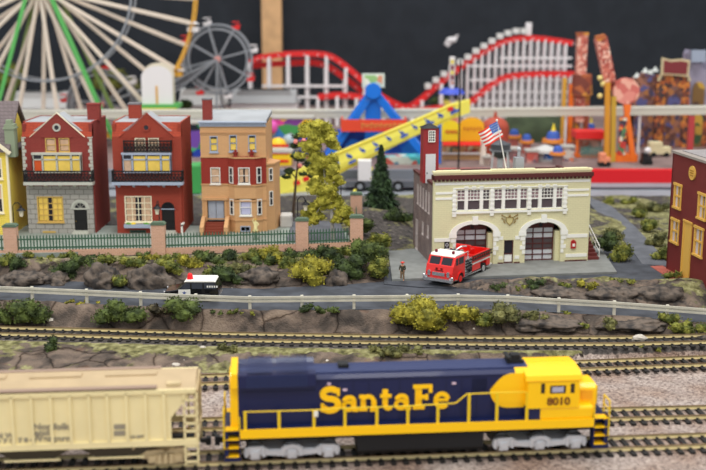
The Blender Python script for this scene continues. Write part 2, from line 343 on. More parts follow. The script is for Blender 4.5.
# ---------------------------------------------------------------- railway tracks
m_rail = mat('rail', (150, 126, 92), .4, .5, var=.2, scale=1); m_raillit = mat('rail_side_lit', (222, 206, 156), .5, .1)  # rail sides paler than the tops: light on the near side put into colour
m_tie = mat('tie', (38, 35, 34), .8, var=.3, scale=2)
def track(label, P0, P1, z, x0, x1, pts=None, step=.6, vis=(0, 706)):
    r = root('railroad_track', label, 'track', (0, 0, 0))
    ny = (lambda x: lineY(P0, P1, x)) if pts is None else (lambda x: interp(pts, x))
    N = 1 if pts is None else 60
    for s in (-.7175, .7175):
        mb = MB()
        for i in range(N):
            xa, xb = lerp(x0, x1, i/N), lerp(x0, x1, (i+1)/N)
            A, B = Vector((xa, ny(xa)+s, z)), Vector((xb, ny(xb)+s, z))
            mb.k = 1; mb.bar(A-Vector((0, 0, .03)), B-Vector((0, 0, .03)), .04, .16); mb.bar(A-Vector((0, 0, .12)), B-Vector((0, 0, .12)), .16, .03)
            mb.k = 0; mb.bar(A+Vector((0, 0, .045)), B+Vector((0, 0, .045)), .085, .05)
        mb.build('rail', [m_rail, m_raillit], r)
    # ties in view as parts of their own, the few past the frame's edges as one
    first = None; x = x0+.1; rest = MB(); cnt = 0
    while x < x1:
        y = ny(x); e = .1; a = math.atan2(ny(x+e)-ny(x-e), 2*e)
        p = (Vector((x, y, z))-EYE); d = p.y*cP-p.z*sP; px = 353+FPX*p.x/d
        if vis[0]-8 < px < vis[1]+8 and cnt < 99:
            cnt += 1
            if first is None:
                t = MB(); t.box(-.13, .13, -1.25, 1.25, -.1, 0); [t.box(-.07, .07, s-.13, s-.05, 0, .06) for s in (-.7175, .7175)]; first = t.build('tie', m_tie, r); o = first
            else: o = first.copy(); C.objects.link(o)
            o.location = (x, y, z-.13); o.rotation_euler = (0, 0, a)
        else:
            rest.M = Matrix.Translation((x, y, z-.13)) @ Matrix.Rotation(a, 4, 'Z'); rest.box(-.13, .13, -1.25, 1.25, -.1, 0)
        x += step
    if rest.f: o = rest.build('tie', m_tie, r); o['kind'] = 'stuff'
    return r
track('front railroad track carrying the blue and yellow locomotive', tA0, tA1, .25, -24, 24)
track('empty railroad track directly behind the locomotive\'s track, on grey gravel', tB0, tB1, .25, -26, 26)
track('empty railroad track along the foot of the grassy strip, behind the gravel yard', tC0, tC1, .35, -28, 28)
track('weathered railroad track below the rock face and road guard rail', None, None, .8, -30, 30, Dc, .62)
# ---------------------------------------------------------------- guard rail beside the road
m_guard = mat('guard', (206, 202, 186), .5, .1, var=.12, scale=1)
gr = root('guard_rail', 'long cream guard rail on square posts running along the road edge', 'guard rail')
gx = [G(a, b, z).x for a, b, z in ((-20, 298, ZR), (32, 301, ZR), (87, 303, ZR), (141, 305.5, ZR), (196, 308.5, ZR), (250, 310, ZR), (302, 309.5, ZR), (354, 309, ZR), (407, 308.5, ZR), (458, 308, ZR), (507.5, 309, 1.75), (558.6, 312, 1.6), (614, 315, 1.4), (667, 319, 1.2), (720, 323, .9))]
gp = [Vector((x, interp(RN, x)-.0, interp(RZ, x))) for x in gx]
for k, p in enumerate(gp[:-1]):
    if k: o = pst.copy(); C.objects.link(o)
    else: pst = o = MB().box(-.1, .1, -.06, .12, -.55, 1.0).build('post', m_guard, gr, bevel=.02)
    o.location = p
mb = MB()
for a, b in zip(gp, gp[1:]):
    for dz, w in ((.88, .15), (.62, .13)): mb.bar(a+Vector((0, -.09, dz)), b+Vector((0, -.09, dz)), .09, w)
    mb.bar(a+Vector((0, -.06, .74)), b+Vector((0, -.06, .74)), .03, .05)
mb.build('beam', m_guard, gr)
# ---------------------------------------------------------------- garden wall, picket fence and brick pillars
m_pinkb = brick('pink_brick', (208, 162, 136), (222, 188, 168), .3, .12, .012)
m_green = mat('fence_green', (66, 98, 78), .5); m_cap = mat('cap_green', (92, 112, 92), .6)
m_gfence = m_green
def pillar(px0, px1, pt, pb, z, label):
    p = G((px0+px1)/2, pb, z); d = p.y*cP+(CAMZ-z)*sP; w = (px1-px0)/FPX*d/2; h = V((px0+px1)/2, pt, p.y-w).z-z
    r = root('brick_pillar', label, 'pillar', (p.x, p.y, z))
    MB().box(-w, w, -.32, .32, -1.0, h-.22).build('shaft', m_pinkb, r); MB().box(-w-.04, w+.04, -.38, .38, h-.22, h-.1).prism([(-w, h-.1), (w, h-.1), (w-.1, h+.0), (-w+.1, h+.0)], -.34, .34).build('cap', m_cap, r)
    return p, h, w
PZ = 3.0
pil = [pillar(5.5, 18.5, 225, 253, PZ, 'pink brick pillar in front of the yellow house'),
       pillar(152.5, 166, 223, 250.5, PZ, 'pink brick pillar in front of the red brick rowhouse with two balconies'),
       pillar(296, 308.5, 219, 246.5, PZ, 'pink brick pillar between the tan rowhouse and the yellow-green tree'),
       pillar(350, 363, 216, 244.5, PZ, 'pink brick corner pillar where the picket fence ends'),
       pillar(350.5, 362, 193, 221, PZ, 'pink brick pillar at the back behind the yellow-green tree')]
def fence(a, b, label, wall=True):
    a, b = Vector(a), Vector(b); L = (b-a).length; ang = math.atan2(b.y-a.y, b.x-a.x)
    r = root('picket_fence', label, 'fence', a, ang)
    if wall: MB().box(0, L, -.16, .16, -1.2, .2).build('brick_base', m_pinkb, r); MB()
    mb = MB(); n = int(L/.24)
    for i in range(n+1):
        x = L*i/n; mb.box(x-.045, x+.045, -.04, .04, .2, 1.3); mb.prism([(x-.045, 1.3), (x+.045, 1.3), (x, 1.42)], -.03, .03)
    mb.build('pickets', m_green, r)
    mb = MB(); mb.box(0, L, -.05, .05, 1.02, 1.12); mb.box(0, L, -.05, .05, .34, .46); mb.build('fence_rail', m_green, r)
P = [q[0] for q in pil]
fence(Vector((-34, P[0].y-.4, PZ)), P[0]+Vector((-pil[0][2], 0, 0)), 'green picket fence left of the first brick pillar')
fence(P[0]+Vector((pil[0][2], 0, 0)), P[1]-Vector((pil[1][2], 0, 0)), 'green picket fence on a brick base in front of the stone-fronted rowhouse')
fence(P[1]+Vector((pil[1][2], 0, 0)), P[2]-Vector((pil[2][2], 0, 0)), 'green picket fence on a brick base in front of the tan rowhouse')
fence(P[2]+Vector((pil[2][2], 0, 0)), P[3]-Vector((pil[3][2], 0, 0)), 'short green picket fence below the yellow-green tree')
fence(P[3]+Vector((0, .5, 0)), P[4]-Vector((0, .5, 0)), 'green picket fence running back behind the corner pillar', False)
# ---------------------------------------------------------------- buildings
m_redb = brick('red_brick', (134, 50, 44), (152, 76, 66), .34, .13, .012, var=.12)
m_redb2 = brick('red_brick_b', (150, 54, 38), (168, 84, 64), .34, .13, .012, var=.12)
m_stone = brick('grey_stone', (168, 164, 156), (112, 108, 102), .75, .42, .03, var=.08)
m_tanb = brick('tan_brick', (210, 164, 116), (194, 146, 102), .5, .16, .012, var=.05)
m_darkred = brick('dark_red_band', (150, 50, 38), (130, 42, 32), .5, .16, .012, var=.05)
m_shingle = brick('orange_shingle', (166, 62, 36), (124, 44, 26), .3, .2, .02, var=.18)
m_trim = mat('pale_trim', (190, 190, 178), .6); m_bluetrim = mat('blue_trim', (164, 174, 192), .6)
m_cream = mat('cream_frame', (240, 230, 200), .6); m_yframe = mat('yellow_frame', (206, 170, 92), .6)
m_white = mat('white_paint', (232, 230, 222), .5); m_roofw = mat('roof_pale', (164, 167, 170), .6, var=.1, scale=.5)
m_yellow = mat('yellow_blind', (238, 204, 96), .5, var=.1, scale=1.2); m_curt = mat('pink_curtain', (206, 172, 142), .7, var=.15, scale=3)
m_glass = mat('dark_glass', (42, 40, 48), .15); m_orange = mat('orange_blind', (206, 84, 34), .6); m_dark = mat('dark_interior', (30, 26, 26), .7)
m_door = mat('black_door', (28, 27, 28), .4); m_litg = mat('grey_pane', (196, 198, 204), .3)
def window(r, x0, x1, z0, z1, fm, pm, nx=1, nz_=2, y=0, fw=.07, bw=.045, blind=None, sill=True, name='window', pane=m_glass, proud=.05):
    mb = MB(); mb.box(x0, x0+fw, y-proud, y+.14, z0, z1); mb.box(x1-fw, x1, y-proud, y+.14, z0, z1); mb.box(x0+fw, x1-fw, y-proud, y+.14, z1-fw, z1); mb.box(x0+fw, x1-fw, y-proud, y+.14, z0, z0+fw)
    for i in range(1, nx): x = lerp(x0+fw, x1-fw, i/nx); mb.box(x-bw/2, x+bw/2, y-.01, y+.1, z0+fw, z1-fw)
    for i in range(1, nz_): z = lerp(z0+fw, z1-fw, i/nz_); mb.box(x0+fw, x1-fw, y-.015, y+.1, z-bw/2, z+bw/2)
    if sill: mb.box(x0-.06, x1+.06, y-proud-.08, y+.05, z0-.09, z0)
    f = mb.build(name, fm, r)
    p = MB().box(x0+fw, x1-fw, y+.06, y+.075, z0+fw, z1-fw).build('pane', pane, f)
    if blind:
        for (a, b, c, d, m) in blind:
            MB().box(lerp(x0+fw, x1-fw, a), lerp(x0+fw, x1-fw, b), y+.045, y+.058, lerp(z0+fw, z1-fw, c), lerp(z0+fw, z1-fw, d)).build('curtain', m, f)
    return f
def balcony(r, x0, x1, z0, z1, y, dep, m, name='balcony_railing'):
    mb = MB(); h = z1-z0
    for (a, b, fixed, ax) in ((x0, x1, y-dep, 0), (y-dep, y, x0, 1), (y-dep, y, x1, 1)):
        def bx(u0, u1, w0, w1, t=.03):
            if ax == 0: mb.box(u0, u1, fixed-t, fixed+t, w0, w1)
            else: mb.box(fixed-t, fixed+t, u0, u1, w0, w1)
        bx(a, b, z1-.1, z1, .05); bx(a, b, z0, z0+.12, .05); bx(a, b, z0+h*.66, z0+h*.72)
        n = max(2, int((b-a)/.27))
        for i in range(n+1): u = lerp(a+.03, b-.03, i/n); bx(u-.025, u+.025, z0, z1)
        for i in range(n):
            u0, u1 = lerp(a, b, i/n), lerp(a, b, (i+1)/n)
            for (p, q) in (((u0, z0+.1), (u1, z0+h*.66)), ((u1, z0+.1), (u0, z0+h*.66))):
                A, B = ((p[0], fixed, p[1]), (q[0], fixed, q[1])) if ax == 0 else ((fixed, p[0], p[1]), (fixed, q[0], q[1]))
                mb.bar(A, B, .045)
            um = (u0+u1)/2
            if ax == 0: mb.cyl((um, fixed-.03, z0+h*.38), (um, fixed+.03, z0+h*.38), .09, n=8)
    return mb.build(name, m, r)
def archwall(mb, x0, x1, z0, z1, cx, rx, zs, rz, y0, y1, n=12):   # fill above an arched opening (springing zs) up to z1
    pts = [(cx-rx, zs)]+[(cx-rx*math.cos(math.pi*i/n), zs+rz*math.sin(math.pi*i/n)) for i in range(1, n)]+[(cx+rx, zs)]
    for a, b in zip(pts, pts[1:]): mb.prism([(a[0], a[1]), (b[0], b[1]), (b[0], z1), (a[0], z1)], y0, y1)
def rowhouse(kind):
    A = kind == 'stone'
    Yf = 90.4
    px0, px1 = (28, 92.3) if A else (116.5, 181.5)
    o = V(px0, 240, Yf); o.z = PZ; F = Frame(o)
    lab = 'gabled red brick rowhouse with grey stone ground floor and one black balcony' if A else 'gabled red brick rowhouse with two black balconies and a pale blue window box'
    r = root('rowhouse', lab, 'house', o)
    def R(x0, x1, y0, y1, off=0):
        a, b, c, d = F.rect(x0, x1, y0, y1, off); return a, b, c-PZ, d-PZ
    W = R(px0, px1, 150, 160)[1]; D = 5.6; mw = m_redb if A else m_redb2
    dx = 0 if A else 89.5
    ze = R(50, 60, 123, 137)[2]; zt = R(50, 60, 123, 137)[3]; zg = F.uv(56+dx, 113.5)[1]-PZ
    zb = R(50, 60, 186, 190)[3]
    gx0, gx1 = F.uv(31+dx, 137)[0], F.uv(83.5+dx, 137)[0]; gm = F.uv(56.5+dx, 114)[0]
    win = R(37.5, 63.5, 196.5, 222) if A else R(125, 152, 196, 222)
    door = R(74.5+dx*.978, 87.5+dx*.978, 209.5, 236); door = (door[0], door[1], .25, door[3])
    fan = R(74.5+dx*.978, 87.5+dx*.978, 202, 208.5)
    w1 = R(46+dx-.5, 56.5+dx-.5, 138, 152); w2 = R(59.5+dx-.5, 70+dx-.5, 138, 152); bay = R(35+dx-1, 82.5+dx-1, 153.5, 171)
    bas = R(43, 56, 231, 236) if A else R(130, 146, 230, 235.5); bas = (bas[0], bas[1], .08, bas[3])
    cx = (door[0]+door[1])/2; rx = (door[1]-door[0])/2; zs = door[3]+.12
    # ground floor
    mb = MB(); mb.wall(.12, W-.12, 0, zb, [win, (door[0], door[1], -1, door[3]), bas, (cx-rx, cx+rx, zs, fan[3]+.02)], 0, .25)
    archwall(mb, 0, 0, 0, fan[3]+.02, cx, rx, zs, fan[3]-zs, 0, .25)
    mb.build('ground_floor', m_stone if A else mw, r)
    mb = MB(); mb.wall(0, W, zb, ze, [w1, w2, bay], 0, .25); mb.build('upper_wall', mw, r)
    mb = MB(); mb.box(.12, W-.12, .25, D, 0, zb); mb.box(0, .25, .25, D, zb, zt-.1); mb.box(W-.25, W, .25, D, 0, zt-.05); mb.box(.25, W-.25, .9, D, zb, zt-.35); mb.box(0, W, D-.25, D, zt-.35, zt-.02)
    mb.build('side_walls', mw, r)
    mb = MB(); mb.prism([(gx0, ze), (gx1, ze), (gm, zg)], -.02, .3); mb.build('gable', mw, r)
    mb = MB(); sg = .07
    for a, b in (((gx0-.1, ze), (gm, zg+.08)), ((gx1+.1, ze), (gm, zg+.08))): mb.bar((a[0], .0, a[1]), (b[0], .0, b[1]), .16, .05)
    mb.build('gable_coping', m_cream if A else mw, r)
    mb = MB(); mb.poly([(0, 0, ze), (W, 0, ze), (W, .75, zt), (0, .75, zt)]); mb.poly([(0, 0, ze), (0, .75, zt), (0, .75, ze)]); mb.poly([(W, 0, ze), (W, .75, ze), (W, .75, zt)])
    mb.build('shingle_slope', m_shingle, r)
    mb = MB(); mb.box(0, W, .75, D, zt-.06, zt); mb.prism([(gx0, ze+.4), (gx1, ze+.4), (gm, zg-.05)], .3, 2.4); mb.build('roof', m_roofw, r)
    mb = MB(); mb.box(-.03, .1, .72, D, zt-.05, zt+.06); mb.box(W-.1, W+.03, .72, D, zt-.05, zt+.06); mb.box(0, W, D-.12, D, zt-.05, zt+.06); mb.build('roof_edge', mw, r)
    mb = MB(); rc = F.uv(57+dx-.3, 127.5)[1]-PZ; xc = F.uv(57+dx-.3, 127.5)[0]; mb.arc(xc, rc, .2, .33, 0, 2*math.pi, -.1, .02, 20); fr = mb.build('round_window', m_trim if A else mw, r)
    MB().cyl((xc, -.05, rc), (xc, .0, rc), .21, n=18).build('pane', m_glass, fr)
    if A:
        mb = MB(); mb.box(-.03, .33, -.03, .3, ze-.1, ze); mb.box(W-.33, W+.03, -.03, .3, ze-.1, ze)
        n = int((ze-zb)/.3)
        for i in range(n):
            k = .32 if i % 2 else .2; z = zb+.1+i*.3
            mb.box(-.02, k, -.04, .1, z, z+.26); mb.box(W-k, W+.02, -.04, .1, z, z+.26)
        mb.build('quoins', m_trim, r)
    fm = m_cream
    for q in (w1, w2): window(r, *q, m_yframe if A else m_cream, None, 1, 2, blind=[(0.05, .95, .05, .95, m_curt)])
    MB().box(w1[0]-.3, w2[1]+.3, -.07, 0, w1[3]+.03, w1[3]+.12).build('lintel', mw, r)
    # bay window with four lights
    fmb = m_trim if A else m_bluetrim; mb = MB(); b0, b1, c0, c1 = bay; dp = .32
    mb.box(b0-.1, b1+.1, -dp-.05, 0, c1-.08, c1+.1)
    xs = [b0, b0+(b1-b0)*.2, (b0+b1)/2, b1-(b1-b0)*.2, b1]
    for x in xs: mb.box(x-.07, x+.07, -dp, -dp+.1, c0, c1)
    zt2 = lerp(c0, c1, .68); mb.box(b0, b1, -dp, -dp+.08, zt2-.05, zt2+.05); mb.box(b0-.07, b0, -dp, 0, c0, c1); mb.box(b1, b1+.07, -dp, 0, c0, c1); mb.box(b0, b1, -dp, 0, c0-.12, c0+.02)
    bf = mb.build('bay_window', fmb, r); MB().box(b0, b1, -dp+.09, -dp+.1, c0, c1).build('pane', m_glass, bf)
    cols = [(m_orange if A else m_curt), m_yellow, m_yellow, m_yellow]
    for k in range(4):
        a, b = xs[k]+.1, xs[k+1]-.1
        MB().box(a, b, -dp+.07, -dp+.085, c0, zt2-.06).build('curtain', cols[k], bf)
        if k: MB().box(a, b, -dp+.07, -dp+.085, zt2+.05, lerp(zt2, c1, .6)).build('curtain', m_yellow, bf)
    # ground floor window, door, fanlight
    bl = [(0.02, .38, .02, .98, m_yellow if A else m_curt), (.62, .98, .02, .98, m_yellow if A else m_curt)]
    window(r, *win, m_yframe if A else m_cream, None, 5 if A else 4, 4, blind=bl, fw=.09, bw=.06)
    d = MB().box(door[0], door[1], .1, .16, .25, door[3]); d.box(door[0]+.1, door[1]-.1, .07, .12, .4, 1.0); d.box(door[0]+.1, door[1]-.1, .07, .12, 1.1, door[3]-.12)
    d = d.build('door', m_door, r); MB().ball((door[0]+.12, .05, 1.05), .04).build('doorknob', mat('brass', (200, 160, 70), .3, .8), d)
    am = m_trim if A else mw
    mb = MB(); mb.arc(cx, zs, rx+.02, rx+.22, 0, math.pi, -.07, .02, 14, sq=(fan[3]-zs)/rx); mb.box(cx-rx-.3, cx-rx, -.07, .02, zs-.08, zs+.02); mb.box(cx+rx, cx+rx+.3, -.07, .02, zs-.08, zs+.02); mb.build('door_arch', am, r)
    mb = MB(); mb.box(door[0], door[1], -.03, .14, door[3], zs); mb.arc(cx, zs, rx-.09, rx, 0, math.pi, -.02, .1, 14, sq=(fan[3]-zs)/rx)
    for t in (45, 90, 135): mb.bar((cx, .05, zs), (cx+.9*rx*math.cos(math.radians(t)), .05, zs+.9*(fan[3]-zs)*math.sin(math.radians(t))), .03)
    fl = mb.build('fanlight', m_trim if A else m_dark, r); MB().box(door[0]-.05, door[1]+.05, -.05, 0, door[3], door[3]+.08).build('door_lintel', m_trim if A else m_bluetrim, r); mb = MB(); mb.prism([(cx+rx*math.cos(math.pi*i/12), zs+(fan[3]-zs)*math.sin(math.pi*i/12)) for i in range(13)], .1, .13); mb.build('pane', m_glass, fl)
    MB().box(door[0]-.15, door[1]+.15, -.55, .2, 0, .14).box(door[0]-.05, door[1]+.05, -.3, .2, .14, .27).build('doorstep', m_trim, r)
    window(r, *bas, m_yframe if A else mat('green_frame', (60, 84, 70), .6), None, 2, 1, sill=False)
    # balconies
    s0, s1, t0, t1 = R(23.6 if A else 112, 91.8 if A else 182, 170.8, 182, -.8); q0, q1 = R(30, 40, 182, 185.2, -.8)[2:]
    balcony(r, s0, s1, t0, t1, 0, .8, m_black)
    mb = MB(); mb.box(s0-.04, s1+.04, -.86, 0, q0, q1)
    for i in range(5): x = lerp(s0+.3, s1-.5, i/4); mb.prism([(-.6, q0), (0, q0), (0, q0-.32)], x, x+.18, 'yz')
    mb.build('balcony_slab', fmb, r)
    if not A:
        u = R(123.5, 171, 140.5, 152, -.3); balcony(r, u[0], u[1], u[2], u[3], 0, .3, m_black)
        u = R(124, 152.5, 224.5, 228, -.3); bx = MB().box(u[0], u[1], -.35, 0, u[2], u[3]).build('window_box', m_bluetrim, r)
        for k, c in ((.15, (90, 150, 50)), (.33, (236, 206, 60)), (.78, (96, 156, 60))):
            MB().ball((lerp(u[0], u[1], k), -.15, u[3]+.02), .2, (1.3, .8, .6), jit=.25).build('flowers', mat('flower%d' % (k*100), c, .8), bx)
        for pxx in (183, 152.8):
            a = R(pxx-.9, pxx+.9, 222, 240, -.5); MB().box(a[0], a[1], -1.1, -.95, 0, a[3]).box(a[0], a[1], -1.1, 0, a[3]-.25, a[3]-.12).build('stair_rail', m_white, r)
    c = (F.uv(87, 110, 2.5), F.uv(98.8, 104, 2.5)) if A else (F.uv(128.3, 110, 3.5), F.uv(139.8, 103.5, 3.5)); cy = 2.5 if A else 3.5
    mb = MB(); mb.box(c[0][0], c[1][0], cy, cy+.8, zt-.1, c[1][1]-PZ-.1); ch = mb.build('chimney', mw, r); MB().box(c[0][0]-.04, c[1][0]+.04, cy-.04, cy+.84, c[1][1]-PZ-.1, c[1][1]-PZ+.04).build('chimney_cap', mw if A else mat('cap_grey', (120, 116, 118), .7), ch)
    return r, F
rowhouse('stone'); rowhouse('brick')
for (x0, x1, y0, y1, Yf, lab) in ((19.6, 25.5, 167, 198, 92, 'x'),):   # small bay on the flank of each rowhouse, facing the alley
    pass
def side_bay(px0, px1, pt, pb, Y, lab, mw):
    a, b = V(px0, pb, Y), V(px1, pt, Y); r = root('flank_bay', lab, 'bay window', (a.x, Y, a.z)); w, h = b.x-a.x, b.z-a.z
    MB().box(0, w, 0, 1.6, 0, h*.94).box(-.04, w+.02, -.05, 1.6, h*.94, h).build('body', mw, r)
# tan rowhouse with a red middle floor
def tan_house():
    Yf = 91.2; o = V(203, 236, Yf); o.z = PZ; F = Frame(o)
    r = root('rowhouse', 'tan rowhouse with a dark red middle floor, central bay and grey double door', 'house', o)
    def R(x0, x1, y0, y1, off=0):
        a, b, c, d = F.rect(x0, x1, y0, y1, off); return a, b, c-PZ, d-PZ
    W = F.uv(266, 160)[0]; D = 7.5; Z = lambda y: F.uv(230, y)[1]-PZ
    zt, z3, z2, z1 = Z(126.5), Z(157), Z(184.5), Z(200)
    top = [R(209.8, 217.8, 136, 152), R(229.3, 237, 135, 151.5), R(248.3, 256, 135, 151)]
    mb = MB(); mb.wall(0, W, z3, zt, top, 0, .25); mb.build('top_floor', m_tanb, r)
    for q in top: window(r, *q, m_bluetrim, None, 1, 2, blind=[(.05, .95, .05, .45, m_yellow), (.05, .95, .55, .85, m_yellow)])
    b0, b1 = F.uv(228.5, 180)[0], F.uv(262.5, 180)[0]; bd = .55; c0, c1 = b0+.55, b1-.55
    wl = R(210.5, 220.3, 167.5, 183.8); dr = R(207.5, 224.5, 200.5, 221); dr = (dr[0], dr[1], .95, dr[3])
    mb = MB(); mb.wall(0, b0, z2, z3, [wl], 0, .25); mb.box(b1, W, 0, .25, z2, z3)
    wc = R(238.3, 249.8, 167.5, 183.8, -bd); wg = R(239.8, 251.6, 199.5, 215.5, -bd)
    def bay(mb, za, zb, hole):
        mb.wall(c0, c1, za, zb, [hole] if hole else [], -bd, -bd+.2)
        mb.prism([(b0, 0), (c0, -bd), (c0, -bd+.2), (b0, .2)], za, zb, 'xy'); mb.prism([(c1, -bd), (b1, 0), (b1, .2), (c1, -bd+.2)], za, zb, 'xy')
    bay(mb, z2, z3, wc); mb.build('middle_floor', m_darkred, r)
    mb = MB(); mb.box(0, b0, 0, .25, z1, z2); mb.box(b1, W, 0, .25, 0, z2); mb.wall(0, b0, 0, z1, [(dr[0], dr[1], -1, dr[3])], 0, .25); bay(mb, 0, z2, wg)
    mb.prism([(b0, 0), (c0, -bd), (c1, -bd), (b1, 0)], z1+.1, z1+.2, 'xy'); mb.build('ground_floor', m_tanb, r)
    mb = MB()
    for z in (z3, z2, z1+.02, Z(219)):
        mb = MB()
        mb.box(-.04, b0, -.06, 0, z-.05, z+.07); mb.box(b1, W+.04, -.06, 0, z-.05, z+.07); mb.bar((b0, -.02, z), (c0, -bd-.03, z), .1, .12); mb.bar((c0, -bd-.03, z), (c1, -bd-.03, z), .1, .12); mb.bar((c1, -bd-.03, z), (b1, -.02, z), .1, .12); mb.build('string_course', mat('tan_plain', (200, 154, 108), .7), r)
    mb = MB()
    mb.box(-.03, W+.03, -.05, 0, Z(134)-.04, Z(134)+.04); mb.box(-.03, W+.03, -.08, 0, Z(132.5)-.03, Z(132.5)+.03); mb.build('string_course', mat('tan_plain', (200, 154, 108), .7), r)
    MB().prism([(b0, 0), (c0, -bd), (c1, -bd), (b1, 0)], z3-.06, z3+.05, 'xy').build('bay_roof', mat('dark_red_plain', (140, 46, 36), .7), r)
    window(r, *wl, m_white, None, 1, 2, blind=[(.05, .95, .05, .95, m_curt)]); window(r, *wc, m_white, None, 1, 2, y=-bd, blind=[(.05, .4, .05, .95, m_curt), (.6, .95, .05, .95, m_curt)]); window(r, *wg, m_white, None, 1, 2, y=-bd, blind=[(.05, .95, .02, .9, mat('lilac_curtain', (186, 186, 214), .7))])
    for za, zb in ((wc[2], wc[3]), (wg[2], wg[3])):
        for sx, xx in ((1, (b0+c0)/2), (-1, (b1+c1)/2)):
            a = math.atan2(-bd, .55)*sx; mm = Matrix.Translation((xx, -bd/2-.03, 0)) @ Matrix.Rotation(a, 4, 'Z')
            mb = MB(); mb.M = mm; mb.wall(-.25, .25, za, zb, [(-.17, .17, za+.08, (za+zb)/2-.03), (-.17, .17, (za+zb)/2+.03, zb-.08)], -.05, .02); f = mb.build('window', m_white, r)
            mb = MB(); mb.M = mm; mb.box(-.2, .2, -.02, -.01, za+.05, zb-.05); mb.build('pane', m_glass, f)
    mb = MB(); mb.box(0, .25, .25, D, 0, zt); mb.box(W-.25, W, .25, D, 0, zt); mb.box(0, W, D-.25, D, 0, zt); mb.box(.25, W-.25, .6, D, z1, zt-.5); mb.box(b0, W, .3, D-.3, 0, z1); mb.build('side_walls', m_tanb, r)
    # cornice
    zc0, zc1 = zt, Z(121.5); mb = MB(); mb.box(-.12, W+.12, -.28, .2, lerp(zc0, zc1, .75), zc1); mb.box(-.06, W+.06, -.12, .2, zc0, lerp(zc0, zc1, .3)); 
    for i in range(34): x = lerp(0, W-.1, i/33); mb.box(x, x+.1, -.22, 0, lerp(zc0, zc1, .3), lerp(zc0, zc1, .8))
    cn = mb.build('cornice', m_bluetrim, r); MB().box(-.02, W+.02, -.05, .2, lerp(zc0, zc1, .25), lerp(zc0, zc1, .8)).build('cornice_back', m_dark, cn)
    MB().box(0, W, 0, D, zc1-.15, zc1-.02).prism([(0, zc1-.05), (D, zc1-.05), (D, zc1+.25)], 0, W, 'yz').build('roof', m_roofw, r)
    a, b = F.uv(202.5, 119, 1.2), F.uv(211, 98.5, 1.2); ch = MB().box(a[0], b[0], 1.2, 2, zc1-.1, b[1]-PZ-.12).build('chimney', m_redb, r); MB().box(a[0]-.04, b[0]+.04, 1.16, 2.04, b[1]-PZ-.12, b[1]-PZ).build('chimney_cap', mat('cap_grey', (120, 116, 118)), ch)
    for px in (235.5, 251.5):
        x, z = F.uv(px, 157, -.3); z -= PZ; MB().cyl((x, -.3, z), (x, -.3, z+.3), .2, .14, 8).cyl((x, -.3, z+.3), (x, -.3, z+.42), .24, n=8).ball((x, -.3, z+.52), .12).build('urn', mat('dark_red_plain', (140, 46, 36)), r)
    # grey double door with panels
    mb = MB(); x0, x1, z0, z9 = dr; xm = (x0+x1)/2
    for a, b in ((x0+.06, xm-.02), (xm+.02, x1-.06)):
        mb.box(a, b, .12, .18, z0, z9-.05)
        for u, v in ((.06, .35), (.4, .95)): mb.wall(a+.08, b-.08, lerp(z0, z9, u)+.03, lerp(z0, z9, v), [(a+.14, b-.14, lerp(z0, z9, u)+.09, lerp(z0, z9, v)-.06)], .09, .12)
    mb.build('double_door', mat('grey_door', (166, 172, 184), .5), r)
    mb = MB()
    for x in (x0-.22, x1+.02): mb.box(x, x+.2, -.1, .1, .9, z9+.1)
    mb.box(x0-.3, x1+.3, -.2, .1, z9+.05, z9+.25); mb.build('door_surround', mat('tan_plain', (200, 154, 108)), r)
    # stoop
    mb = MB(); zz = .95; mb.box(x0-.35, x1+.25, -.5, 0, 0, zz)
    for s in (x0-.45, x1+.12): mb.prism([(-1.9, 0), (0, 0), (0, 1.35), (-.5, 1.35), (-1.9, .75)], s, s+.32, 'yz')
    mb.build('stoop_walls', m_tanb, r)
    mb = MB()
    for i in range(5): mb.box(x0-.1, x1+.1, -1.8+i*.27, 0, i*.19, (i+1)*.19)
    mb.build('stoop_steps', mat('brown_steps', (132, 62, 44), .7), r)
    u = R(240.5, 250.5, 226, 231.5, -bd); window(r, *u, m_bluetrim, None, 2, 1, y=-bd-.06, sill=False)
    # bay on the right flank
    x0 = W; a = F.uv(279, 190, 1.0)[0]; zb_ = Z(166); mb = MB(); mb.prism([(x0, .3), (a-.35, .9), (a, 2.4), (x0, 3.6)], 0, zb_, 'xy'); mb.build('side_bay', m_tanb, r)
    MB().prism([(x0, .2), (a-.3, .82), (a+.08, 2.4), (x0, 3.7)], zb_, zb_+.15, 'xy').build('side_bay_roof', mat('tan_plain', (200, 154, 108)), r)
    for y0, y1 in ((163+6, 182), (192, 207)):
        zA, zB = Z(y1), Z(y0); p0, p1 = Vector((x0, .3)), Vector((a-.35, .9)); ang = math.atan2(p1.y-p0.y, p1.x-p0.x); c = (p0+p1)/2
        mm = Matrix.Translation((c.x, c.y, 0)) @ Matrix.Rotation(ang, 4, 'Z'); mb = MB(); mb.M = mm; L = (p1-p0).length
        mb.wall(-.2, .2, zA, zB, [(-.13, .13, zA+.08, (zA+zB)/2-.03), (-.13, .13, (zA+zB)/2+.03, zB-.08)], -.06, .02); f = mb.build('window', m_white, r); mb = MB(); mb.M = mm; mb.box(-.15, .15, -.03, -.02, zA+.05, zB-.05); mb.build('pane', m_glass, f)
tan_house()
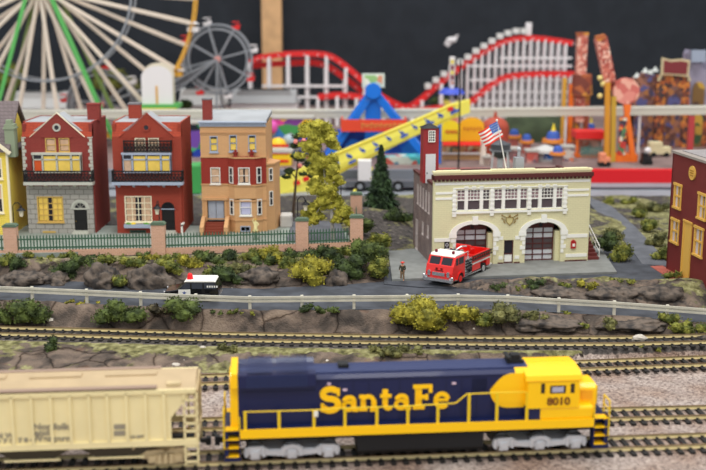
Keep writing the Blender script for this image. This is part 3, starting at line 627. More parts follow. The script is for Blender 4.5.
# yellow gabled house at the left edge
def yellow_house():
    Yf = 89.8; o = V(13, 240, Yf); o.z = PZ; F = Frame(o)
    r = root('clapboard_house', 'yellow clapboard house with grey shingle roof and green chimney at the left edge', 'house', o)
    Z = lambda y, off=0: F.uv(5, y, off)[1]-PZ
    clap = brick('clapboard', (244, 218, 96), (200, 172, 60), 40, .16, .02, var=0); ze = Z(150); W = 6.5; D = 6
    rz = ze+2.5; mb = MB(); w1 = F.rect(-6, 2.3, 158, 179); w2 = F.rect(-6, 3.2, 184, 213); hs = [(a, b, c-PZ, d-PZ) for a, b, c, d in (w1, w2)]
    mb.wall(-W, 0, 0, ze, hs, 0, .25); mb.prism([(-W, ze), (0, ze), (-W/2, rz)], 0, .25); mb.box(-.25, 0, .25, D, 0, ze); mb.box(-W, 0, D-.25, D, 0, ze); mb.box(-W, -W+.25, .25, D, 0, ze); mb.build('walls', clap, r)
    for h in hs: window(r, *h, m_cream, None, 2, 2, blind=[(.0, 1, .5, 1, m_curt)], fw=.12)
    mb = MB(); s = (rz-ze)/(W/2)
    for sg in (1, -1):
        e = (0 if sg == 1 else -W); ex = e+sg*.35; mb.prism([(ex, ze-.35*s), (-W/2, rz), (-W/2, rz+.22), (ex, ze-.35*s+.22)][::sg], -.3, D+.3)
    mb.build('roof', brick('grey_shingle', (120, 108, 108), (84, 74, 76), .35, .28, .02, var=.15), r)
    mb = MB()
    for sg in (1, -1): e = (0 if sg == 1 else -W)+sg*.35; mb.bar((e, -.34, ze-.35*s+.02), (-W/2, -.34, rz+.02), .1, .3)
    mb.box(-W, 0, -.08, 0, ze-.2, ze); mb.box(-.14, .03, -.06, .1, 0, ze); mb.build('gable_trim', m_cream, r)
    MB().prism([(-.35, ze-.15), (D/2, ze+3.5), (D+.35, ze-.15), (D+.35, ze+.05), (D/2, ze+3.75), (-.35, ze+.05)], -W, .3, 'yz').build('main_roof', brick('grey_shingle', (120, 108, 108), (84, 74, 76)), r); MB().prism([(.1, ze-.1), (D-.1, ze-.1), (D/2, ze+3.3)], -.25, 0, 'yz').build('gable_end', clap, r)
    a, b = F.uv(4.6, 146, -.1), F.uv(12.6, 121, -.1); mg = mat('green_chimney', (140, 152, 126), .7)
    MB().box(a[0], b[0], .05, .95, ze-.6, b[1]-PZ-.3).box(a[0]-.08, b[0]+.08, -.03, 1.03, b[1]-PZ-.7, b[1]-PZ-.55).box(a[0]+.12, b[0]-.2, .15, .7, b[1]-PZ-.3, b[1]-PZ+.05).build('chimney', mg, r)
yellow_house()
# ---------------------------------------------------------------- fire station
m_lime = brick('cream_brick', (222, 217, 176), (204, 198, 156), .42, .15, .012, var=.03, bump=.2)
m_lp = mat('cream_plain', (232, 224, 178), .6); m_maroon = mat('maroon', (86, 38, 36), .55); m_wb = mat('white_stone', (240, 240, 232), .5)
m_sideb = brick('weathered_brick', (122, 92, 88), (176, 164, 160), .42, .15, .03, var=.35, dirt=.35)
def station():
    a, b = G(432.5, 266, 2.05), G(587.5, 260.5, 2.05); ang = math.atan2(b.y-a.y, b.x-a.x); F = Frame(a, ang); W = (b-a).length; z0 = 2.05
    r = root('fire_station', 'cream brick two-storey fire station with two arched garage doors', 'building', a, ang)
    def R(x0, x1, y0, y1, off=0):
        p, q, c, d = F.rect(x0, x1, y0, y1, off); return p, q, c-z0, d-z0
    Z = lambda y, x=510: F.uv(x, y)[1]-z0
    # the front slopes slightly in the photo: heights are taken at mid-width
    zp = Z(170); zt = Z(173.6); zt2 = Z(177.5); D = 7.6
    def X(px, py=230): return F.uv(px, py)[0]
    dl = [(X(456), X(493.5)), (X(525.5), X(561))]; zpk = Z(223); zsp = Z(233)
    md = (X(504.5), X(514)); zmd = Z(240)
    groups = [(457, 490), (494, 527.5), (531, 563)]; wz0, wz1 = Z(209.3), Z(188.8)
    wins = []
    for g0, g1 in groups:
        w_ = g1-g0
        for f0, f1 in ((0, .25), (.31, .71), (.77, 1)): wins.append((X(g0+f0*w_, 200), X(g0+f1*w_, 200), wz0, wz1))
    mb = MB(); mb.wall(0, W, 0, zt2, [*wins, (dl[0][0], dl[0][1], -1, zpk), (dl[1][0], dl[1][1], -1, zpk), (md[0], md[1], -1, zmd)], 0, .35)
    for p, q in dl: archwall(mb, 0, 0, 0, zpk+.001, (p+q)/2, (q-p)/2, zsp, zpk-zsp, 0, .35, 14)
    for p, q in dl: mb.box(p-.02, p+.02, .3, .9, 0, zsp); mb.box(q-.35, q+.02, .3, .9, 0, zsp)
    mb.build('front_wall', m_lime, r)
    mb = MB(); mb.box(0, W, -.02, .35, zt2, zp-.12); mb.box(-.06, W+.06, -.1, .4, zp-.14, zp); mb.box(W*.02, W*.17, -.08, .38, zp, zp+.05); mb.box(W*.36, W*.64, -.08, .38, zp, zp+.07); mb.box(W*.83, W*.98, -.08, .38, zp, zp+.05); mb.build('parapet', m_lp, r)
    mb = MB(); mb.box(-.1, W+.1, -.28, .0, zt2, zt); mb.box(-.1, 0, -.28, .4, zt2-.05, zt)
    n = 40
    for i in range(n): x = lerp(0, W-.17, i/(n-1)); mb.box(x, x+.17, -.2, 0, zt2-.17, zt2)
    mb.build('cornice', m_maroon, r)
    # white bands and quoins
    mb = MB(); mb.box(.1, W-.1, -.04, 0, Z(183.6), Z(181)); mb.build('white_band', m_wb, r)
    xa, xb = X(454, 195), X(566, 195)
    mb = MB()
    for y in ((192.5, 190.3), (198, 195.7)):
        for p, q in ((.15, xa), (xb, W-.15)): MB().box(p, q, -.05, 0, Z(y[0]), Z(y[1])).build('white_band', m_wb, r)
    mb = MB()
    for y0, y1 in ((239.5, 236), (259, 255.8)):
        for p, q in ((.1, dl[0][0]-.45), (dl[0][1]+.45, md[0]-.1), (md[1]+.1, dl[1][0]-.45), (dl[1][1]+.45, W-.1)):
            if q > p: MB().box(p, q, -.05, 0, Z(y0), Z(y1)).build('white_band', m_wb, r)
    mb = MB()
    for p, q in ((.1, dl[0][0]-.4), (dl[0][1]+.4, md[0]-.05), (md[1]+.05, dl[1][0]-.4), (dl[1][1]+.4, W-.1)): MB().box(p, q, -.06, 0, 0, Z(262)).build('base_course', m_maroon, r)
    mb = MB(); mb.box(xa-.1, xb+.1, -.1, 0, Z(187.6), Z(186.6)); mb.box(xa-.15, xb+.15, -.14, 0, Z(212.2), Z(210))
    for g in (454.3, 491.9, 529.2, 564.9):
        x = X(g, 200); mb.box(x-.13, x+.13, -.07, .2, wz0, wz1+.08)
        for i in range(5): z = lerp(wz0, wz1, i/4.6); mb.box(x-.17, x+.17, -.1, 0, z, z+.16)
        mb.box(x-.15, x+.15, -.12, 0, Z(215), Z(210))
    for g0, g1 in groups:
        for f in (.28, .74): x = X(g0+f*(g1-g0), 200); mb.box(x-.13, x+.13, -.04, .2, wz0, wz1)
        for f in (.28, .51, .74): x = X(g0+f*(g1-g0), 187); mb.box(x-.16, x+.16, -.1, 0, wz1+.03, wz1+.28)
    mb.build('window_surround', m_wb, r)
    for k, h in enumerate(wins):
        x0, x1, c, d = h; wd = x1-x0; zm = lerp(c, d, .5); n = 4 if k % 3 == 1 else 2
        mb = MB(); fw = .05; mb.box(x0, x0+fw, .02, .2, c, d); mb.box(x1-fw, x1, .02, .2, c, d); mb.box(x0, x1, .02, .2, d-fw, d); mb.box(x0, x1, .02, .2, c, c+fw); mb.box(x0, x1, .0, .2, zm-.04, zm+.04)
        for i in range(1, n): x = lerp(x0, x1, i/n); mb.box(x-.02, x+.02, .03, .1, zm, d)
        for i in (1, 2): z = lerp(zm, d, i/3); mb.box(x0, x1, .03, .1, z-.02, z+.02)
        f = mb.build('window', m_wb, r); MB().box(x0, x1, .12, .14, c, d).build('pane', mat('station_glass', (84, 74, 78), .25), f)
        if k not in (2, 7): MB().box(x0+fw, x1-fw, .105, .115, zm, lerp(zm, d, .8)).build('blind', mat('station_blind', (150, 122, 128), .6), f)
    # arches
    mb = MB()
    for p, q in dl:
        mb = MB(); cx, rx = (p+q)/2, (q-p)/2; sq = (zpk-zsp)/rx; mb.arc(cx, zsp, rx+.02, rx+.5, .0, math.pi, -.09, .02, 18, sq=sq*1.02)
        for s in (-1, 1):
            xx = cx+s*(rx+.25); mb.box(xx-.3, xx+.3, -.1, 0, zsp-.25, zsp+.12)
            for i in range(5): z = zsp-.25-(i+1)*.36; k = .18 if i % 2 else .27; mb.box(cx+s*rx if s > 0 else cx-rx-2*k+.12, cx+rx+2*k-.12 if s > 0 else cx-rx, -.07, 0, z, z+.3) if i < 4 else None
        mb.box(cx-.22, cx+.22, -.15, 0, zpk-.02, zpk+.62); mb.build('arch_stones', m_wb, r)
    # garage doors with glazed panels
    m_panel = mat('garage_glass', (206, 208, 212), .25); m_pd = mat('garage_dark', (84, 72, 74), .3)
    for p, q in dl:
        q2 = q-.35; hz = Z(229.5); mb = MB(); y = .75; rows = 6; cols = 3
        mb.box(p, q2, y, y+.1, hz-.1, hz+.35)
        for i in range(cols+1): x = lerp(p, q2-.08, i/cols); mb.box(x, x+.08, y-.04, y+.08, 0, hz)
        for i in range(rows+1): z = lerp(0, hz-.08, i/rows); mb.box(p, q2, y-.03, y+.08, z, z+.08)
        g = mb.build('garage_door', m_maroon, r)
        for i in range(rows): MB().box(p, q2, y+.03, y+.06, lerp(0, hz, i/rows), lerp(0, hz, (i+1)/rows)).build('panel', m_pd if i in (2, 3) else m_panel, g)
        MB().prism([(p, hz+.2), (q, hz+.2), (q, zpk), (p, zpk)], .85, .95).build('door_head', m_maroon, g)
        cx = (p+q2)/2; MB().cyl((cx, .35, zpk-.2), (cx, .1, zpk-.26), .07, .16, 8).build('lamp', m_black, r)
    mb = MB(); x0, x1 = md; mb.box(x0, x0+.07, .1, .2, 0, zmd); mb.box(x1-.07, x1, .1, .2, 0, zmd); mb.box(x0, x1, .1, .2, zmd-.08, zmd); mb.box(x0, x1, .1, .2, .7, .78); mb.box(x0, x1, .1, .2, 0, .1)
    d = mb.build('door', m_maroon, r); MB().box(x0, x1, .14, .16, 0, .72).build('panel', m_wb, d); MB().box(x0, x1, .14, .16, .75, zmd).build('pane', m_glass, d)
    # crest over the door
    cx, cz = F.uv(509.5, 220); cz -= z0; mg = mat('crest', (150, 124, 70), .5); mb = MB()
    mb.prism([(cx-.3, cz+.22), (cx+.3, cz+.22), (cx+.26, cz-.12), (cx, cz-.42), (cx-.26, cz-.12)][::-1], -.04, 0); mb.build('crest_shield', mat('crest_back', (206, 196, 140), .6), r)
    mb = MB()
    pts = [(cx-.3, cz+.22), (cx+.3, cz+.22), (cx+.26, cz-.12), (cx, cz-.42), (cx-.26, cz-.12), (cx-.3, cz+.22)]
    for p, q in zip(pts, pts[1:]): mb.bar((p[0], -.06, p[1]), (q[0], -.06, q[1]), .05)
    for s in (-1, 1):
        for t in (.3, .05, -.2): mb.bar((cx+s*.34, -.05, cz+t-.05), (cx+s*(.62 if t > 0 else .45), -.05, cz+t+.1), .06); mb.ball((cx+s*(.62 if t > 0 else .45), -.05, cz+t+.1), .06)
    mb.ball((cx, -.05, cz+.34), .1)
    e = mb.build('crest', mg, r)
    # alarm box, plaque
    x, z = F.uv(573, 244.5); z -= z0; mr = mat('alarm_red', (176, 30, 34), .4)
    MB().box(x-.2, x+.2, -.16, 0, z-.3, z+.25).prism([(x-.22, z+.25), (x+.22, z+.25), (x, z+.42)], -.18, 0).build('alarm_box', mr, r, bevel=.02)
    MB().box(x-.1, x+.1, -.18, -.15, z-.12, z+.1).build('alarm_plate', m_wb, r)
    x, z = F.uv(446.7, 247); z -= z0
    MB().box(x-.2, x+.2, -.06, 0, z-.42, z+.42).build('plaque', m_black, r); MB().arc(x, z+.18, .08, .14, 0, 6.283, -.08, -.05, 12).arc(x, z-.18, .08, .14, 0, 6.283, -.08, -.05, 12).build('plaque_lettering', m_litg, r)
    # side and back walls, roof
    zr = zt2-.55; mb = MB(); 
    holes = [(1.3+i*1.05, 1.75+i*1.05, zr*.62, zr*.88) for i in range(5)]+[(1.5, 2.0, zr*.3, zr*.46), (3.4, 3.9, zr*.28, zr*.44), (5.6, 6.4, 0, zr*.4)]
    mb.M = Matrix.Translation((0, 0, 0)) @ Matrix.Rotation(math.pi/2, 4, 'Z') @ Matrix.Scale(-1, 4, (0, 1, 0))
    mb.wall(.35, D, 0, zr, holes, 0, .25); mb.M = None; mb.box(W-.25, W, .35, D, 0, zr); mb.box(0, W, D-.25, D, 0, zr); mb.build('side_walls', m_sideb, r)
    for h in holes:
        y0, y1, c, d = h; mb = MB(); mb.box(-.04, .1, y0, y0+.08, c, d); mb.box(-.04, .1, y1-.08, y1, c, d); mb.box(-.04, .1, y0, y1, d-.08, d); mb.box(-.08, .1, y0-.05, y1+.05, c-.06, c+.04); mb.box(-.03, .1, y0, y1, (c+d)/2-.04, (c+d)/2+.04)
        f = mb.build('window', mat('side_frame', (196, 184, 180), .6), r); MB().box(.1, .12, y0, y1, c, d).build('pane', mat('station_glass', (84, 74, 78)), f)
    mb = MB(); mb.box(-.06, .3, .35, D, zr, zr+.22); mb.box(W-.3, W+.06, .35, D, zr, zr+.25); mb.box(-.06, W+.06, D-.3, D+.05, zr, zr+.12); mb.build('side_parapet', m_maroon, r)
    MB().box(.2, W-.2, .3, D-.2, zr-.3, zr-.1).build('roof', mat('roof_grey', (146, 140, 140), .8, var=.1), r)
    mb = MB(); mb.box(.4, W-.4, 1.2, D-.4, .0, .05); mb.build('inner_floor', m_conc, r)
    MB().box(.3, W-.3, 1.6, 1.7, 0, zr-.3).build('inner_wall', m_dark, r)
    # outside stair on the right flank
    mb = MB(); n = 14; sx0, sx1 = W+.05, W+1.0; ys, ye = .15, 6.2; hz = 3.1
    for i in range(n): mb.box(sx0, sx1, lerp(ys, ye, i/n), ye if i > n-2 else lerp(ys, ye, (i+1.2)/n), 0 if i < 0 else lerp(0, hz, i/n)*1-.0, lerp(0, hz, (i+1)/n))
    st = mb.build('stairs', mat('stair_red', (104, 46, 42), .6), r)
    mb = MB()
    for i in range(8): y = lerp(ys, ye, i/7); z = lerp(.2, hz, i/7); mb.cyl((sx1, y, z), (sx1, y, z+.95), .03, n=6)
    mb.bar((sx1, ys, 1.1), (sx1, ye, hz+.95), .06); mb.bar((sx1, ys, .65), (sx1, ye, hz+.5), .04); mb.build('handrail', m_white, st)
    # hose tower on the roof
    zf = zr-.1; u = 2.2; p, q = F.uv(423.3, 150, u)[0], F.uv(438.8, 150, u)[0]; zh = F.uv(431, 128.5, u)[1]-z0; zk = F.uv(431, 123.5, u)[1]-z0
    tr = MB().box(p, q, u, u+1.1, zf-.0, zh).build('hose_tower', mat('tower_red', (146, 44, 46), .6), r)
    mb = MB(); c = ((p+q)/2, u+.55); bs = [(p-.1, u-.1), (q+.1, u-.1), (q+.1, u+1.2), (p-.1, u+1.2)]; pts = [(a_, b_, zh) for a_, b_ in bs]
    for i in range(4): mb.poly([pts[i], pts[(i+1) % 4], (c[0], c[1], zk)])
    mb.poly(pts[::-1]); mb.build('tower_roof', m_black, tr)
    w0, w1 = F.uv(428.3, 136, u)[0], F.uv(435, 136, u)[0]; za, zb_ = F.uv(431, 142, u)[1]-z0, F.uv(431, 130.5, u)[1]-z0
    window(tr, w0, w1, za, zb_, m_wb, None, 3, 4, y=u-.08, fw=.05, bw=.04, sill=False)
    w0, w1 = F.uv(425.6, 165, u)[0], F.uv(435.4, 165, u)[0]; zb_ = F.uv(431, 154, u)[1]-z0; d = MB().box(w0, w1, u-.05, u, zf, zb_).build('tower_door', m_white, tr); d.data.materials[0] = mat('door_pale', (206, 206, 208), .5); MB().ball((w0+.12, u-.07, zf+.8), .05).build('knob', m_black, d)
    # roof ventilator
    ST_V = F.uv(519, 157.5, 2.0)[1]-z0
    c = F.uv(519, 165, 2.0); x = c[0]; MB().box(x-.35, x+.35, 1.8, 2.5, zf, ST_V).cyl((x, 2.15, ST_V), (x, 2.15, ST_V+.5), .13, n=8).ball((x, 2.15, ST_V+.62), .2).build('roof_vent', mat('galvanised', (176, 178, 182), .4, .4), r)
    return r, F, W, ang, zp, zf
ST_R, ST_F, ST_W, ST_A, ST_ZP, ST_ZF = station()
# flag on the parapet
def flag():
    u = .2; b = ST_F.uv(508.6, 169, u); t = ST_F.uv(497.8, 120.5, u); o = ST_F.o+ST_F.u*b[0]+ST_F.n*.45; o.z = ST_ZP+2.05-.1
    r = root('flag', 'stars and stripes flag on a leaning white pole above the fire station parapet', 'flag', o, ST_A)
    top = Vector((t[0]-b[0], 0, t[1]-o.z)); MB().cyl((0, 0, -.45), top, .05, .04, 8).ball(top, .09).build('pole', m_white, r)
    c = [ST_F.uv(*q) for q in ((498.6, 121.8), (505.3, 137), (487, 147.5), (479.3, 133))]; c = [Vector((p[0]-b[0], 0, p[1]-o.z)) for p in c]
    hoist_t, hoist_b, fly_b, fly_t = c; me = MB(); nx, ny = 26, 9
    for j in range(ny):
        for i in range(nx):
            k = 2 if (i < 11 and j < 5) else j % 2
            q = []
            for (ii, jj) in ((i, j), (i+1, j), (i+1, j+1), (i, j+1)):
                s, t_ = ii/nx, jj/ny; p = (hoist_t.lerp(fly_t, s)).lerp(hoist_b.lerp(fly_b, s), t_); p.y = .22*math.sin(s*6.5)*s-.04; q.append(p)
            me.k = k; me.poly(q)
    cl = me.build('cloth', [mat('flag_red', (228, 66, 50), .7), mat('flag_white', (240, 238, 232), .7), mat('flag_blue', (60, 110, 190), .7)], r); sd = cl.modifiers.new('s', 'SOLIDIFY'); sd.thickness = .02
    mb = MB()
    for j in range(5):
        for i in range(5): 
            s, t_ = (i+.7+(j % 2)*.3)/nx*1.85, (j+.7)/ny*1.3; p = (hoist_t.lerp(fly_t, s)).lerp(hoist_b.lerp(fly_b, s), t_); p.y = .22*math.sin(s*6.5)*s-.07; mb.cyl(p, p+Vector((0, -.01, 0)), .035, n=5)
    mb.build('stars', m_white, r)
flag()
# ---------------------------------------------------------------- dark red building at the right
def red_building():
    c = G(666, 268, 1.9); X0 = c.x; z0 = 1.9; L = 8.2; AR = math.radians(7.5); FR = Frame(c, AR-math.pi/2); Yc = c.y; zt = V(671, 152.5, Yc).z-z0
    r = root('red_building', 'dark red building with yellow window frames at the right edge', 'building', (X0, Yc, z0), AR)
    def sd(px, py):                                   # point on the wall plane x = X0 -> distance from the far corner, height
        q = FR.uv(px, py); return q[0], q[1]-z0
    mred = mat('barn_red', (112, 40, 38), .7, var=.06, scale=.6); mye = mat('ochre_frame', (222, 176, 84), .5)
    W = lambda a, b, c_, d: (sd(a, (c_+d)/2)[0], sd(b, (c_+d)/2)[0], sd((a+b)/2, d)[1], sd((a+b)/2, c_)[1])
    ws = [W(674.5, 681.5, 184, 208.5), W(698.5, 706.5, 193.5, 219.5), W(671.5, 679, 219, 243), W(694.5, 703, 227, 256.5)]; dr = W(683.5, 691.5, 221.5, 257)
    mx = Matrix.Rotation(-math.pi/2, 4, 'Z')          # local x runs from the far corner towards the viewer, local -y faces the street
    holes = [tuple(x) for x in ws]+[(dr[0], dr[1], 0.0, dr[3])]
    mb = MB(); mb.M = mx; mb.wall(0, L, -1.2, zt, holes, 0, .3); mb.build('wall', mred, r)
    for h in ws:
        x0, x1, a, b = h; mb = MB(); mb.M = mx; mb.box(x0-.04, x0+.1, -.08, .1, a, b); mb.box(x1-.1, x1+.04, -.08, .1, a, b); mb.box(x0-.1, x1+.1, -.12, .1, b-.12, b+.06); mb.box(x0-.1, x1+.1, -.14, .1, a-.06, a+.08)
        mb.box(x0, x1, -.03, .1, (a+b)/2-.06, (a+b)/2+.06); mb.box((x0+x1)/2-.04, (x0+x1)/2+.04, -.0, .1, a, b); f = mb.build('window', mye, r)
        mb = MB(); mb.M = mx; mb.box(x0, x1, .1, .12, a, b); mb.build('pane', mat('bluish_pane', (120, 126, 146), .2), f)
        mb = MB(); mb.M = mx; mb.box(x0+.05, lerp(x0, x1, .35), .07, .09, a, b); mb.box(lerp(x0, x1, .65), x1-.05, .07, .09, a, b); mb.build('curtain', mat('pale_curtain', (206, 198, 200), .7), f)
    x0, x1 = dr[0], dr[1]; mb = MB(); mb.M = mx; mb.box(x0, x1, -.04, .1, .0, dr[3]); mb.box(x0-.04, x0+.1, -.1, .1, 0, dr[3]); mb.box(x1-.1, x1+.04, -.1, .1, 0, dr[3]); mb.box(x0-.08, x1+.08, -.12, .1, dr[3]-.05, dr[3]+.08); d = mb.build('door', mye, r)
    q = sd(693, 173); mb = MB(); mb.M = mx; mb.cyl((q[0], -.1, q[1]), (q[0], 0, q[1]), .52, n=20); o = mb.build('round_vent', mye, r); mb = MB(); mb.M = mx
    for t in (-.18, 0, .18): mb.box(q[0]-.3, q[0]+.3, -.13, -.1, q[1]+t-.04, q[1]+t+.04)
    mb.build('vent_louvre', mat('ochre_dark', (170, 122, 44), .6), o)
    mb = MB(); mb.box(.3, 14, -L, 0, -1.2, zt-.6); mb.build('core', mred, r)
    MB().box(-.1, 14, -L, .1, zt, zt+.18).build('roof_edge', mat('grey_coping', (150, 140, 132), .7), r)
    MB().box(.5, 13.5, -L, -.5, zt+.17, zt+.24).build('roof', mat('roof_grey', (146, 140, 140)), r)
    MB().box(14, 14.3, -L, .1, -1.2, zt+.1).box(.0, 14, -.25, 0.0, -1.2, zt).build('back_wall', mred, r)
    return r
red_building()
a = [G(*p) for p in ((690, 281, 1.9), (690, 292, 1.7), (760, 318, 1.7), (760, 300, 1.7))]
mb = MB(); mb.prism([(23.2, 83.4), (24.2, 83.6), (25.6, 76.4), (23.9, 76.6)][::-1], 1.2, 1.9, 'xy'); struct(mb, 'brick_path', brick('path_brick', (176, 92, 76), (140, 76, 66), .4, .2, .02, var=.15))
# ---------------------------------------------------------------- train
angA = math.atan2(tA1.y-tA0.y, tA1.x-tA0.x)
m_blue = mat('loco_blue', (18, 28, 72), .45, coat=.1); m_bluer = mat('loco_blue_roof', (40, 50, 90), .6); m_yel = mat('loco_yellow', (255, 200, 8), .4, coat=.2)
m_silver = mat('silver_paint', (204, 206, 210), .4, .35); m_under = mat('underframe', (22, 22, 24), .6); m_wheel = mat('wheel', (150, 148, 146), .3, .8)
def trackpoint(px, py=455):
    o = G(px, py, .32); f = Frame((tA0.x, tA0.y, .32), angA); r = ray(px, py)
    u, _ = f.uv(px, py, -1.5); p = f.o+f.u*u; p.z = .32; return p
def stroke(mb, pts, w, y, th=.035):
    """a pen stroke of width w in the xz plane: bars with round joints"""
    for i, (a, b) in enumerate(zip(pts, pts[1:])):
        y -= .0015; a2, b2 = Vector((a[0], 0, a[1])), Vector((b[0], 0, b[1])); mb.bar((a[0], y, a[1]), (b[0], y, b[1]), th, w, up=(b2-a2).cross(Vector((0, 1, 0))).normalized()[:])
    for p in pts[1:-1]: y -= .0007; mb.cyl((p[0], y-th/2, p[1]), (p[0], y+th/2, p[1]), w/2, n=10)
def arcpts(cx, cz, rx, rz, a0, a1, n=12): return [(cx+rx*math.cos(math.radians(a0+(a1-a0)*i/n)), cz+rz*math.sin(math.radians(a0+(a1-a0)*i/n))) for i in range(n+1)]
GL = {  # heavy slab-serif letters: list of (points, width)
 'S': (.72, [(arcpts(.36, .74, .26, .2, 25, 270, 12), .2), (arcpts(.36, .3, .28, .24, 90, -155, 12), .21), ([(.64, .98), (.64, .66)], .1), ([(.08, .02), (.08, .38)], .1)]),
 'a': (.62, [(arcpts(.27, .22, .17, .17, 0, 360, 14), .13), ([(.46, .04), (.46, .44)], .17), (arcpts(.3, .44, .17, .15, 5, 165, 8), .14), ([(.42, .06), (.62, .06)], .12), ([(.12, .46), (.12, .54)], .12)]),
 'n': (.72, [([(.17, .04), (.17, .62)], .17), ([(.02, .06), (.32, .06)], .12), ([(.02, .6), (.2, .6)], .12), (arcpts(.34, .44, .18, .17, 170, 0, 8), .14), ([(.54, .46), (.54, .04)], .17), ([(.4, .06), (.7, .06)], .12)]),
 't': (.5, [([(.22, .86), (.22, .2)], .18), (arcpts(.33, .19, .11, .12, 180, 320, 6), .15), ([(.04, .6), (.44, .6)], .12)]),
 'F': (.74, [([(.22, .04), (.22, .96)], .22), ([(.02, .06), (.44, .06)], .12), ([(.02, .94), (.68, .94)], .14), ([(.64, 1.0), (.64, .68)], .12), ([(.22, .52), (.5, .52)], .13), ([(.5, .64), (.5, .4)], .1)]),
 'e': (.62, [(arcpts(.31, .33, .22, .27, 10, 320, 16), .15), ([(.14, .35), (.54, .35)], .1)]),
}
def letters(word, x, z, h, gap=.02, width=1.0, y=0, sp=.14):
    mb = MB(); cx = x
    for ch in word:
        if ch == ' ': cx += sp*h; continue
        w_, st = GL[ch]
        for k, (pts, wd) in enumerate(st): stroke(mb, [(cx+p[0]*h*width, z+p[1]*h) for p in pts], wd*h*1.22, y-.024*k)
        cx += (w_*width+gap)*h
    return mb, cx-x
def side_frame(mb, y, xs, zc, L):
    x0, x1 = xs[0]-.55, xs[-1]+.55
    pts = [(x0, zc+.1), (x0+.25, zc+.28), (xs[0]+.4, zc+.3), (xs[0]+.75, zc+.05)]
    if len(xs) == 3: pts += [(xs[1]-.55, zc+.05), (xs[1]-.35, zc+.32), (xs[1]+.35, zc+.32), (xs[1]+.55, zc+.05)]
    else: m = (xs[0]+xs[1])/2; pts += [(m-.5, zc-.1), (m-.4, zc+.2), (m+.4, zc+.2), (m+.5, zc-.1)]
    pts += [(xs[-1]-.75, zc+.05), (xs[-1]-.4, zc+.3), (x1-.25, zc+.28), (x1, zc+.1), (x1, zc-.12), (xs[-1]-.35, zc-.14)]
    if len(xs) == 3: pts += [(xs[1]+.5, zc-.22), (xs[1]-.5, zc-.22)]
    else: m = (xs[0]+xs[1])/2; pts += [(m+.55, zc-.42), (m-.55, zc-.42)]
    pts += [(xs[0]+.35, zc-.14), (x0, zc-.12)]
    bm = bmesh.new(); vs = [bm.verts.new((p[0], y-.09, p[1])) for p in pts]; f = bm.faces.new(vs); r = bmesh.ops.extrude_face_region(bm, geom=[f])
    for e in r['geom']:
        if isinstance(e, bmesh.types.BMVert): e.co.y = y+.09
    bmesh.ops.triangulate(bm, faces=bm.faces[:]); base = len(mb.v); bm.verts.index_update()
    for v in bm.verts: mb.v.append(v.co[:])
    for f in bm.faces: mb.f.append(tuple(base+v.index for v in f.verts)); mb.mi.append(mb.k)
    bm.free()
def bogie(r, xs, m, name='truck', wr=.5, yw=1.12, mw=None):
    zc = .55; mb = MB()
    for s in (-1, 1):
        side_frame(mb, s*yw, xs, zc+.05, 0)
        for x in xs:
            mb.box(x-.22, x+.22, s*yw-.16, s*yw+.16, zc-.28, zc+.12); mb.cyl((x, s*yw-.22, zc-.04), (x, s*yw+.22, zc-.04), .16, n=12)
            if len(xs) == 3:
                for d in (-.42, .42): mb.cyl((x+d, s*yw-.08, zc-.16), (x+d, s*yw-.08, zc+.3), .1, n=8)
        if len(xs) == 3: mb.arc(xs[1], zc-.1, .38, .52, .1, math.pi-.1, s*yw-.17, s*yw+.17, 10)
        if len(xs) == 2:
            m_ = (xs[0]+xs[1])/2
            for d in (-.28, 0, .28): mb.cyl((m_+d, s*yw-.14, zc-.3), (m_+d, s*yw-.14, zc+.15), .11, n=8)
    mb.box(xs[0], xs[-1], -yw, yw, zc-.05, zc+.15); t = mb.build(name, m, r)
    for x in xs:
        mb = MB()
        for s in (-1, 1): mb.cyl((x, s*.64, wr), (x, s*.78, wr), wr, n=24); mb.cyl((x, s*.6, wr), (x, s*.66, wr), wr-.02, n=24)
        mb.cyl((x, -.9, wr), (x, .9, wr), .09, n=8); mb.build('wheelset', mw or m_wheel, t)
    return t
